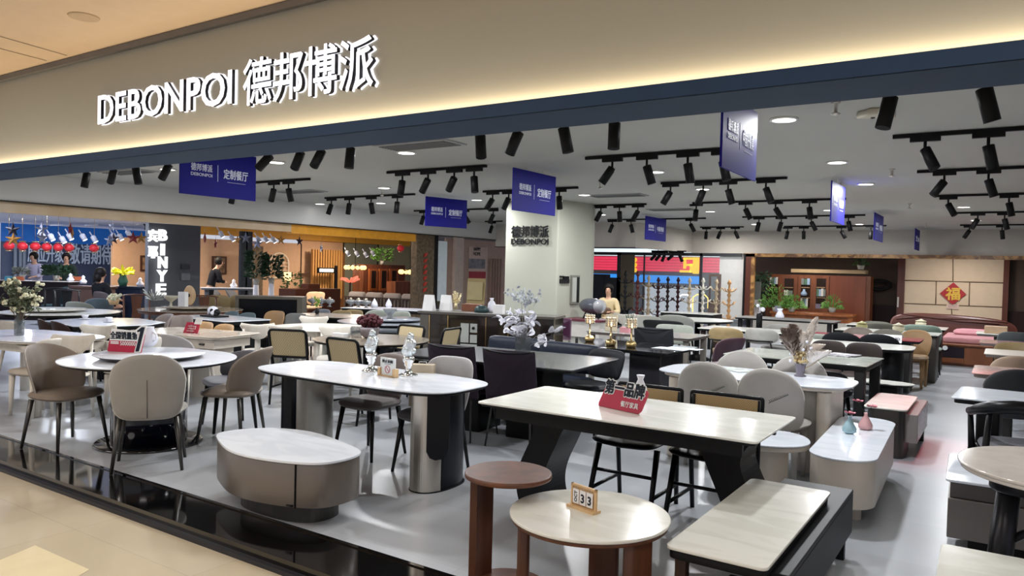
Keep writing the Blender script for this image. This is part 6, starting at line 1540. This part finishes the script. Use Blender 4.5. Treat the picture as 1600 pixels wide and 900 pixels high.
# pendant lights
def chandelier(px, py, X, s, n, warm=True):
    p = PX(px, py, X); t = thing('chandelier', s, 'chandelier', p)
    b = BM(); tube(b, [(0, 0, .1), (0, 0, 2.78-p.z)], .01, 5)
    for k in range(n): a_ = 2*PI*k/n; tube(b, [(0, 0, .1), (.3*math.cos(a_), .3*math.sin(a_), .0)], .01, 5)
    mk('stem', b, M_black, t)
    for k in range(n): a_ = 2*PI*k/n; b = BM(); ball(b, (.3*math.cos(a_), .3*math.sin(a_), 0), .07, 8); mk('globe', b, mat('warm_globe', 'ffd28a', .5, emit=2.2, ecol='ffc878'), t)
chandelier(641, 425, -15.0, 'branching chandelier with warm globes beside the bark covered pillar', 7)
chandelier(555, 418, -17.5, 'warm chandelier above the pink lotus lamp', 6)
t = thing('lotus_lamp', 'glowing pink lotus shaped lamp before the glazed bookcase', 'lamp', PX(547, 441, -17.3)); b = BM()
for k in range(14):
    a_ = 2*PI*k/14; d = Vector((math.cos(a_), math.sin(a_), .55)); leafmesh(b, Vector((0, 0, 0)), d, .32, .14)
mk('petals', b, mat('lotus_pink', 'e88a70', .6, emit=.5, ecol='e88a70'), t); b = BM(); tube(b, [(0, 0, -t.location.z), (0, 0, .02)], .03, 6); mk('pole', b, M_dbrown, t)
bush(597, 420, 0, .35, .5, M_fresh, 'leafy green plant on top of the glazed bookcase', None, 200) if False else None
def xbush(px, py, X, r, h, m, s, n=220, stand=False):
    p = PX(px, py, X); t = thing('potted_plant', s, 'plant', p); b = BM(); lathe(b, [(.06, 0), (.08, .14), (.06, .14)], n=12); mk('pot', b, _m['grey_pot'], t); b = BM()
    for k in range(n):
        a_ = rnd.random()*2*PI; q = rnd.random()**.5; c0 = Vector((r*q*math.cos(a_)*.8, r*q*math.sin(a_), .15+h*rnd.random())); d = Vector((math.cos(a_), math.sin(a_), rnd.uniform(-.3, 1))).normalized(); s_ = d.orthogonal().normalized()*.03; e = c0+d*.13
        face(b, [b.verts.new(x) for x in (c0, (c0+e)/2-s_, e, (c0+e)/2+s_)])
    mk('foliage', b, m, t)
    if stand: b = BM(); tube(b, [(0, 0, -p.z), (0, 0, 0)], [.10, .06], 10); mk('stand', b, M_petal, t)
    return t
xbush(597, 414, -18.4, .38, .4, M_fresh, 'leafy green plant on top of the glazed bookcase')
xbush(400, 445, -15.2, .24, .62, M_dgreen, 'tall dark leafy plant, left of two before the bark wall', 300, True)
xbush(424, 443, -15.0, .22, .5, M_dgreen, 'tall dark leafy plant, right of two by the lattice window', 300, True)
xbush(456, 458, -19.0, .3, .5, M_green, 'thin branchy plant below the floor lamp', 100, True)
# sofa, desk, chairs in the lit shop
a = P(560, 478, .4); t = thing('sofa', 'long slatted dark sofa with grey back cushions seen from behind', 'sofa', (-14.55, 15.8, 0), R(8))
b = BM(); box(b, -1.25, 1.25, -.4, .4, .2, .42); box(b, -1.25, -1.18, -.4, .4, 0, .62); box(b, 1.18, 1.25, -.4, .4, 0, .62); box(b, -1.25, 1.25, -.42, -.38, .68, .72); mk('frame', b, M_dbrown, t)
for i in range(22): x = -1.2+i*.114; b = BM(); box(b, x-.02, x+.02, -.43, -.40, .2, .69); mk('slat', b, M_dbrown, t)
for i in range(4): b = BM(); pillow(b, [(x-.9+i*.6, z+.62) for x, z in rrect(.58, .46, .08, 4)], .18, lambda x, z, q: Vector((x, -.27+q, z))); mk('back_cushion', b, mat('sofa_grey', '8b827c', .8), t)
t = thing('writing_desk', 'dark brown desk with drawers left of the slatted sofa', 'desk', (0, 0, 0)); xbox('body', t, mat('espresso_wood', '3f231a', .4), 462, 452, 530, 560, -16.5, .7); xbox('raised_top', t, _m['espresso_wood'], 482, 444, 500, 453, -16.6, .3)
chair('CW', shell_chair(mat('cream_cane', 'c9a883', .6), w=.55, top=.85, zb=.5, n=5, legm=M_walnut), 532, 456, .85, 200, 'cream backed wooden chair before the dark brown desk', None, loc=Vector((-15.6, 13.9, 0)), back=0)
t = thing('yellow_vase', 'yellow vase with white flowers beside the sofa', 'vase', P(656, 470, .6)); b = BM(); lathe(b, [(.06, 0), (.13, .1), (.12, .2), (.05, .3)], n=14); mk('vase_body', b, mat('mustard_glaze', 'c79a22', .3), t); b = BM(); box(b, -.15, .15, -.15, .15, -.6, 0); mk('pedestal', b, M_dbrown, t); b = BM()
for k in range(8): ball(b, (rnd.uniform(-.1, .1), 0, .35+rnd.random()*.3), .05, 6)
mk('blossoms', b, M_petal, t)
# row of track heads hanging before the lit shop
def wl(px, py, X, s, em=6):
    def f():
        t = thing('ceiling_spot', '', 'spotlight'); b = BM(); tube(b, [(0, 0, .0), (0, 0, .12)], .012, 5); lathe(b, [(.045, -.12), (.05, 0), (.03, .02)], n=12); mk('lamp_body', b, mat('white_lamp', 'c6c8d2', .4), t)
        b = BM(); lathe(b, [(.001, -.121), (.043, -.121), (.043, -.118)], n=12); mk('lamp_lens', b, mat('white_lens', 'ffffff', .4, emit=3), t); return t
    o = place('wl', f, PX(px, py, X), 0, s, 'spotlight', 'white spotlights in the left shop'); o.rotation_euler = (R(20), R(-25), 0); o.scale = (1.1, 1.1, 1.1)
for i, (px, py) in enumerate(((542, 393), (556, 394), (570, 395), (581, 393))): wl(px, py, -15.5, 'bright white spotlight in the lit shop cluster, %s from the left' % ('first', 'second', 'third', 'fourth')[i])
for i, (px, py) in enumerate(((64, 364), (78, 367), (96, 371), (107, 366), (128, 367), (145, 370), (176, 366), (186, 367), (199, 362))): wl(px, py, -17, 'white spotlight %s from the left before the blue fascia' % ('first', 'second', 'third', 'fourth', 'fifth', 'sixth', 'seventh', 'eighth', 'ninth')[i])
for i, (px, py) in enumerate(((344, 363), (361, 369), (402, 371), (414, 371), (426, 372))): wl(px, py, -15.5, 'white spotlight %s from the left before the ochre band' % ('first', 'second', 'third', 'fourth', 'fifth')[i])
b = BM()
for px0, px1, q in ((78, 100, 352), (132, 153, 352), (190, 216, 351)):
    a = PX(px0, q, -17); c = PX(px1, q, -17); tube(b, [a, c], .015, 4)
struct('trim_24', b, mat('white_rail', 'a9abb8', .5))
t = add_track(Vector((-13.0, 5.6, 2.72)), Vector((-13.0, 6.9, 2.72)), [(.2, 0, 0), (.6, 10, 0), (1.0, -10, 0)], 'dark track light with three heads in the left shop ceiling') 
for px, s in ((21, 'near the black post'),): place('dl', None, PX(px, 334, -13.2).xy.to_3d()+Vector((0, 0, 2.775)), 0, 'recessed ceiling light in the left shop '+s, 'ceiling light')
# hanging stars and lanterns
def star(m, k):
    def f():
        t = thing('paper_star', '', 'decoration'); b = BM()
        o_ = [(.0, .0)]; pts = [((.13 if i % 2 == 0 else .05)*math.sin(PI*i/5), (.13 if i % 2 == 0 else .05)*math.cos(PI*i/5)) for i in range(10)]
        f_ = b.verts.new((.03, 0, 0)); g_ = b.verts.new((-.03, 0, 0)); V = [b.verts.new((0, x, z)) for x, z in pts]
        for i in range(10): face(b, (V[i], V[(i+1) % 10], f_)); face(b, (V[(i+1) % 10], V[i], g_))
        mk('star', b, m, t); b = BM(); tube(b, [(0, 0, .12), (0, 0, k)], .002, 4); mk('string', b, mat('thread', '9a9aa0', .6), t); return t
    return f
M_st = [mat('star_silver', '8f94a8', .3, .5), mat('star_gold', 'b08040', .3, .4), mat('star_red', '8c2a2c', .4), mat('star_dark', '3a3440', .4)]
nm = ['silver', 'gold', 'red', 'dark']
SL = [(20, 359, 3, 'by the black post'), (21, 374, 1, 'below the dark star by the black post'), (65, 358, 0, 'left of the white spotlights'), (66, 372, 0, 'below the left silver star'), (110, 358, 2, 'over the blue fascia middle'), (113, 365, 1, 'over the blue fascia middle'), (175, 354, 0, 'near the slate column'), (171, 376, 0, 'low, left of the slate column'), (177, 373, 3, 'low, left of the slate column'), (208, 372, 2, 'just left of the slate column'), (221, 372, 1, 'just left of the slate column letters'), (229, 353, 3, 'at the slate column top'),
      (320, 372, 2, 'right of the slate column'), (337, 381, 2, 'lower right of the slate column'), (371, 375, 1, 'before the ochre band'), (384, 372, 0, 'before the ochre band'), (402, 381, 0, 'beside the bark wall'), (439, 375, 1, 'above the lattice window'), (468, 377, 3, 'before the orange beam'), (502, 388, 0, 'above the slat screen')]
for i, (px, py, k, s) in enumerate(SL):
    p = PX(px, py, -13.6 - (i % 3)*.6); o = star(M_st[k], 2.78-p.z)(); o.location = p; o.rotation_euler = (0, 0, R(-50+i*23)); tag(o, nm[k]+' paper star hanging '+s, 'decoration', 'hanging paper stars')
def lantern():
    t = thing('red_lantern', '', 'lantern'); b = BM(); ball(b, (0, 0, 0), .10, 12, sz=.85); mk('lantern_body', b, mat('lantern_red', 'c42430', .5, emit=.15, ecol='c42430'), t)
    b = BM(); lathe(b, [(.06, -.11), (.06, -.09)], n=10); lathe(b, [(.06, .09), (.06, .11)], n=10); tube(b, [(0, 0, .1), (0, 0, .94)], .004, 4); mk('cap', b, M_gold, t); return t
for i, px in enumerate((14, 35, 55, 73, 91, 108, 147)):
    place('lan', lantern, PX(px, 384+i*.6, -17.2), 0, 'red lantern, %s from the left in the row under the blue fascia' % ('first', 'second', 'third', 'fourth', 'fifth', 'sixth', 'seventh')[i], 'lantern', 'red lanterns under the blue fascia')
place('lan', None, PX(626, 388, -14.0), 0, 'red hanging lantern before the pale green wall of the lit shop', 'lantern')

# counters and tables in the left shop
def lowtable(s, a, c, z, m, um, w_=.7, name='dining_table', cat='table', solid=False):
    A = P(*a, z); C = P(*c, z); v = C-A; L_ = v.length; mid = (A+C)/2; rz = math.atan2(v.y, v.x)
    legs = [('cabinet_body', plank(-L_/2+.05, L_/2-.05, -w_/2+.05, w_/2-.05, z-.05), um)] if solid else [('leg', plank(-L_/2+.1, -L_/2+.2, -w_/2+.1, w_/2-.1, z-.04), um), ('leg', plank(L_/2-.2, L_/2-.1, -w_/2+.1, w_/2-.1, z-.04), um)]
    return table(s, rrect(L_, w_, .03, 3), mid, rz, m, legs, z=z, uth=.04, under=um, name=name, cat=cat)
lowtable('long pale topped counter with dark body at the left back', (-10, 437), (118, 440), 1.0, mat('pale_counter', 'b9b3ad', .3), mat('dark_counter', '241d20', .5), .6, 'counter', 'counter', True)
lowtable('brown fronted cabinet row behind the dark chairs', (118, 446), (174, 448), .95, mat('brown_counter', '5b3f36', .4), _m['brown_counter'], .5, 'counter', 'counter', True)
lowtable('navy counter in front of the slate column', (174, 446), (232, 448), .95, mat('navy_counter', '20293c', .4), _m['navy_counter'], .5, 'counter', 'counter', True)
lowtable('white counter table by the man right of the slate column', (313, 449), (402, 450), .95, M_white, mat('grey_counter', '5a5c60', .5), .5, 'counter', 'counter')
G = 'slate grey chairs by the man'
for i, (px, s) in enumerate(((337, 'left of two slate grey slanted chairs under the white counter'), (356, 'right of two slate grey slanted chairs under the white counter'))):
    chair('SLT', shell_chair(mat('slate_grey_chair', '5c5f66', .7), w=.5, top=.88, zb=.44, n=3, wrap=.12, lean=.2), px, 450, .88, -60, s, G)
# objects on the brown marble table
t = thing('rattan_fan', 'round tan rattan disc standing on the round brown marble table', 'ornament', P(296, 478, .80)); b = BM(); lathe(b, [(.17, -.01), (.18, 0), (.17, .01)], n=24, M=Matrix.Translation((0, 0, .19)) @ Matrix.Rotation(R(90), 4, 'X')); mk('disc', b, M_oak, t); b = BM(); ball(b, (0, -.02, .19), .03, 8); mk('centre', b, M_dbrown, t)
t = thing('tall_card', 'white upright box card before the rattan disc', 'card', P(286, 479, .80), R(10)); b = BM(); box(b, -.08, .08, -.04, .04, 0, .26); mk('card', b, M_paper, t)
t = thing('ceramic_goblet', 'pale ceramic goblet on the round brown marble table', 'goblet', P(267, 480, .80)); b = BM(); lathe(b, [(.06, 0), (.02, .03), (.02, .09), (.11, .16), (.12, .2), (.1, .2)], n=16); mk('goblet', b, mat('pale_ceramic', 'b9b39f', .4), t)
t = thing('white_coral', 'pale branching feather ornament left of the rattan disc', 'ornament', P(240, 470, .85)); b = BM()
for k in range(40): tube(b, [(0, 0, 0), Vector((rnd.uniform(-.3, .3), rnd.uniform(-.1, .1), rnd.uniform(.02, .22)))], .006, 4)
mk('fronds', b, mat('pale_frond', 'a9aca0', .6), t)
t = thing('flower_basket', 'small basket of cream flowers beside the left splat back chair', 'plant', P(178, 476, .78)); b = BM(); lathe(b, [(.07, 0), (.1, .1), (.08, .1)], n=12); mk('basket', b, M_oak, t); b = BM()
for k in range(26): ball(b, (rnd.uniform(-.12, .12), rnd.uniform(-.08, .08), rnd.uniform(.1, .18)), .03, 5)
mk('blossoms', b, _m['cream_flower'], t)
# flower arrangements on the counters
t = thing('flower_vase', 'large bright yellow flower arrangement on the navy counter', 'vase', P(192, 447, .95)); b = BM(); lathe(b, [(.08, 0), (.12, .12), (.07, .25), (.09, .3)], n=14); mk('vase_body', b, mat('green_glaze', '3c6a58', .3), t); b = BM()
for k in range(46): a_ = rnd.random()*2*PI; leafmesh(b, Vector((0, 0, .3)), Vector((math.cos(a_), math.sin(a_), rnd.uniform(.1, .9))), .27, .07)
mk('petals', b, mat('vivid_yellow', 'e2dc1e', .6, emit=.1, ecol='e2dc1e'), t)
xbush(88, 439, P(88, 439, 1.0).x, .28, .22, M_dgreen, 'dark bushy plant with white blossoms on the long pale counter', 320)
xbush(33, 438, P(33, 438, 1.0).x, .12, .14, M_sage, 'small pale flower bunch on the long pale counter', 120)
for px, m, s in ((16, mat('teal_box', '2f7f98', .5), 'teal box on the long pale counter'), (30, mat('orange_box', 'b05a34', .5), 'orange brown box on the long pale counter'), (123, _m['orange_box'], 'orange box between white figurines on the counter')):
    p = P(px, 438, 1.0); t = thing('gift_box', s, 'box', p, R(-30)); b = BM(); box(b, -.16, .16, -.1, .1, 0, .10); mk('carton', b, m, t)
for px, py, s in ((110, 440, 'left of the orange box'), (130, 443, 'right of the orange box'), (219, 447, 'on the navy counter'), (365, 449, 'on the white counter by the man')):
    t = thing('white_figurine', 'small white figurine '+s, 'figurine', P(px, py, .95 if px > 125 else 1.0)); b = BM(); lathe(b, [(.07, 0), (.09, .06), (.03, .13), (.045, .17), (.01, .21)], n=12); mk('body', b, M_petal, t)
t = thing('monitor', 'small dark monitor on the counter beside the seated black haired person', 'monitor', P(146, 447, .95)+Vector((-.15, .1, 0)), R(-30)); b = BM(); box(b, -.14, .14, -.02, .02, .06, .28); mk('screen', b, M_black, t); b = BM(); box(b, -.02, .02, -.02, .02, 0, .1); box(b, -.08, .08, -.05, .05, 0, .01); mk('stand', b, M_black, t)
for l_, c_, e_ in (((-15.5, 7.5, 2.7), (.8, .86, 1), 95), ((-19, 10, 2.7), (.8, .86, 1), 90), ((-16, 14, 2.7), (1, .83, .66), 85), ((-18, 18, 2.7), (1, .83, .66), 85), ((-17.5, 11.5, 2.7), (1, .83, .66), 70), ((-14, 5.2, 2.7), (.85, .88, 1), 40), ((-22.5, 12.5, 2.7), (1, .8, .6), 60), ((-25, 11, 2.7), (.8, .86, 1), 60), ((-12.5, 13.5, 2.5), (1, .85, .7), 18)):
    light('left_shop_lamp', 'AREA', l_, e_, c_, .4)

# ================================================================ PEOPLE
def person(label, loc, rz, topm, botm, hairm, seated=False, lean=0.0, sc=1.0, hand=(.16, .30, 1.08), long_hair=False, book=None, skirt=False):
    V = []; E = []; Rr = []
    def add(p, r, par=None):
        V.append(Vector(p)); Rr.append(r); i = len(V)-1
        if par is not None: E.append((par, i))
        return i
    hz = .50 if seated else .92
    def L(x, y, z): return (x, y+lean*max(0, z-.92), (z-.92)*math.cos(lean*.8)+hz if z > .92 else z)
    pel = add(L(0, 0, .921), (.155, .115)); wa = add(L(0, 0, 1.08), (.125, .095), pel); ch_ = add(L(0, 0, 1.28), (.15, .11), wa); nb = add(L(0, 0, 1.42), (.07, .065), ch_)
    nk = add(L(0, .01, 1.47), (.05, .05), nb); hd0 = add(L(0, .02, 1.54), (.07, .075), nk); hd1 = add(L(0, .02, 1.61), (.078, .095), hd0); hd2 = add(L(0, .01, 1.68), (.06, .07), hd1)
    for s in (-1, 1):
        sh = add(L(s*.17, 0, 1.39), (.058, .058), ch_); 
        H_ = L(s*hand[0], hand[1], hand[2]); S_ = Vector(V[sh]); el = add((S_.x+s*.07, S_.y-.02+.08, S_.z-.27), (.042, .042), sh); wr = add(H_, (.027, .024), el)
        d = (Vector(H_)-Vector(V[el])).normalized(); sd = Vector((-s, 0, 0)); pm_ = add(Vector(H_)+d*.06, (.036, .02), wr)
        for f_, (o_, l_) in enumerate(((-.027, .065), (-.009, .078), (.009, .073), (.027, .055))):
            k1 = add(Vector(V[pm_])+d*.035+sd*o_, (.0095, .009), pm_); k2 = add(Vector(V[k1])+d*l_*.5+Vector((0, 0, -.01)), (.0085, .008), k1); add(Vector(V[k2])+d*l_*.4+Vector((0, 0, -.02)), (.007, .007), k2)
        t1 = add(Vector(V[wr])+d*.03+sd*.035, (.011, .011), wr); add(Vector(V[t1])+d*.04+sd*.02+Vector((0, 0, -.01)), (.009, .009), t1)
        if seated:
            hp = add((s*.09, .02, .50), (.085, .085), pel); kn = add((s*.11, .42, .50), (.06, .06), hp); an = add((s*.11, .44, .09), (.038, .038), kn); add((s*.11, .58, .035), (.04, .03), an)
        else:
            hp = add((s*.09, 0, .84), (.085, .09), pel); kn = add((s*.10, .02, .48), (.058, .06), hp); an = add((s*.10, -.01, .09), (.038, .04), kn); add((s*.11, .13, .035), (.042, .03), an)
    me = bpy.data.meshes.new('sk'); me.from_pydata([tuple(v) for v in V], E, []); o = bpy.data.objects.new('sk', me); COL.objects.link(o)
    sk = o.modifiers.new('s', 'SKIN'); 
    for i, r in enumerate(Rr): me.skin_vertices[0].data[i].radius = r
    me.skin_vertices[0].data[0].use_root = True
    ss = o.modifiers.new('u', 'SUBSURF'); ss.levels = 1; ss.render_levels = 1
    bpy.context.view_layer.update(); dg = bpy.context.evaluated_depsgraph_get(); m2 = bpy.data.meshes.new_from_object(o.evaluated_get(dg)); bpy.data.objects.remove(o)
    t = thing('person', label, 'person', loc, rz); t.scale = (sc, sc, sc)
    body = bpy.data.objects.new('body', m2); COL.objects.link(body); body.parent = t; m2.materials.clear(); m2.materials.append(mat('skin', 'c79a80', .6))
    for p_ in m2.polygons: p_.use_smooth = True
    zn = V[nb].z+.012; zw = V[pel].z+.04
    def cloth(name, m, test, off):
        b = BM(); mp = {}
        for p_ in m2.polygons:
            if all(test(m2.vertices[i].co) for i in p_.vertices):
                for i in p_.vertices:
                    if i not in mp: v = m2.vertices[i]; mp[i] = b.verts.new(v.co+v.normal*off)
                face(b, [mp[i] for i in p_.vertices], 0, True)
        mk(name, b, m, t)
    wr_ = [Vector(V[i]) for i in range(len(V)) if Rr[i] == (.027, .024)]
    cloth('top', topm, lambda c: zw-.06 < c.z < zn and all((c-w_).length > .045 for w_ in wr_) and not (any((c-w_).length < .24 and c.y > w_.y+.0 for w_ in wr_)), .016)
    cloth('trousers', botm, lambda c: .07 < c.z < zw and not any((c-w_).length < .2 for w_ in wr_), .013)
    cloth('shoes', M_black, lambda c: c.z < .085, .008)
    hc = Vector(V[hd1]); b = BM()
    ball(b, hc+Vector((0, -.022, .035)), .114, 12, sz=1.0)
    for v in b.verts:
        if v.co.y > hc.y+.05: v.co.y = hc.y+.05+(v.co.y-hc.y-.05)*.2; v.co.z = max(v.co.z, hc.z+.055)
    if long_hair: tube(b, [hc+Vector((0, -.08, 0)), hc+Vector((0, -.10, -.16))], [.085, .06], 10)
    mk('hair', b, hairm, t)
    b = BM(); 
    for s in (-1, 1): ball(b, hc+Vector((s*.03, .088, .01)), .009, 6)
    mk('eyes', b, M_black, body)
    b = BM(); tube(b, [hc+Vector((0, .09, .01)), hc+Vector((0, .112, -.02)), hc+Vector((0, .092, -.028))], [.006, .012, .009], 6)
    for s in (-1, 1): ball(b, hc+Vector((s*.08, .0, 0)), .018, 6)
    mk('nose_and_ears', b, _m['skin'], body)
    b = BM(); ball(b, hc+Vector((0, .088, -.05)), .016, 6, sz=.35); mk('mouth', b, mat('lips', '9a4f4a', .6), body)
    return t
Hb = mat('black_hair', '15110f', .6); Cs = mat('cream_sweater', 'd3bf96', .9, bump=.4); Bk = mat('black_cloth', '15161b', .9)
ps = PY(951, 462, 15.2)
person('seated woman in a cream sweater holding a brown bag behind the desks', (ps.x, 15.2, 0), R(196), Cs, Bk, Hb, True, .02, 1.0, (.13, .27, 1.14), True)
t = thing('stool', 'black stool under the woman in the cream sweater', 'stool', (ps.x, 15.2, 0)); b = BM(); lathe(b, [(.18, .36), (.19, .38), (.18, .40)], n=20); mk('seat', b, M_black, t)
for k in range(4): a_ = PI/2*k+.5; leg_tube('leg', (.12*math.cos(a_), .12*math.sin(a_), .37), (.17*math.cos(a_), .17*math.sin(a_), 0), .014, .012, M_black, t)
q = Vector((0, .33, .74)); q.rotate(Euler((0, 0, R(196)))); t = thing('handbag', 'brown bag held by the woman in the cream sweater', 'bag', Vector((ps.x, 15.2, 0))+q, R(196)); b = BM(); pillow(b, sup(.26, .16, 2.6, 20), .08, lambda x, z, q_: Vector((x, q_, z))); mk('bag_body', b, mat('brown_bag', '5a3f28', .5), t)
def place_person(px, X, label, rz, tm, bm_, **k):
    p = PX(px, 430, X); person(label, (X, p.y, 0), rz, tm, bm_, Hb, **k)
place_person(327, -17.4, 'man in black stooping over the white counter right of the slate column', R(-20), Bk, Bk, lean=.35, sc=1.0)
place_person(58, -22.2, 'person in a pale shirt behind the long counter at the far left', R(-150), mat('pale_shirt', 'b9b6cc', .8), Bk, lean=.2, sc=1.0)
place_person(104, -21.6, 'person in dark green behind the bushy counter plant', R(-120), mat('dark_green_cloth', '26342e', .9), Bk, lean=.2, sc=1.0)
p = P(157, 436, 1.15); person('black haired person in black seated at the brown cabinet, seen from behind', (p.x, p.y, 0), R(10), Bk, Bk, Hb, seated=True, sc=1.06, long_hair=True)
t = thing('stool', 'plain stool under the seated black haired person', 'stool', (p.x, p.y, 0)); b = BM(); lathe(b, [(.18, .38), (.19, .40), (.18, .43)], n=20); mk('seat', b, M_black, t); b = BM(); lathe(b, [(.2, 0), (.03, .03), (.03, .38)], n=16); mk('post', b, M_steel, t)

# ---------------------------------------------------------------- settle: keep chair backs out of table tops and chairs apart
def inside(pt, poly):
    c = False; n = len(poly)
    for i in range(n):
        (x0, y0), (x1, y1) = poly[i], poly[(i+1) % n]
        if (y0 > pt[1]) != (y1 > pt[1]) and pt[0] < (x1-x0)*(pt[1]-y0)/(y1-y0)+x0: c = not c
    return c
def half_width(o):
    bk = [c for c in o.children if c.name.startswith(('backrest', 'back_frame', 'crest'))]
    return (max(v.co.x for v in bk[0].data.vertices) if bk else .22, max(v.co.z for v in bk[0].data.vertices) if bk else .9)
INFO = {o.name: half_width(o) for o in CHAIRS}
START = {o.name: o.location.copy() for o in CHAIRS}
def hits(o, off):
    w_, top_ = INFO[o.name]
    if top_ < .74: return False
    a = o.rotation_euler.z; f = Vector((-math.sin(a), math.cos(a))); s = Vector((f.y, -f.x)); p = o.location.xy+f*off
    for poly, c in TABLES:
        if (p-c).length > 1.8: continue
        for x in (-1, -.5, 0, .5, 1):
            for y in (-.18, -.27, -.36):
                if inside(p+s*x*w_+f*y, poly): return True
    return False
for it in range(30):
    moved = False
    for i, o in enumerate(CHAIRS):
        for q in CHAIRS[i+1:]:
            d = q.location.xy-o.location.xy; L_ = d.length; need = min(.46, (INFO[o.name][0]+INFO[q.name][0])*.95)
            if 1e-4 < L_ < need:
                k = d/L_*(need-L_)*.5; o.location.xy -= k; q.location.xy += k; moved = True
    if not moved: break
for o in CHAIRS:
    if hits(o, 0):
        for k in range(1, 40):
            if not hits(o, -.03*k): k = -.03*k; break
            if not hits(o, .03*k): k = .03*k; break
        else: k = 0
        a = o.rotation_euler.z; o.location.xy += Vector((-math.sin(a), math.cos(a)))*k
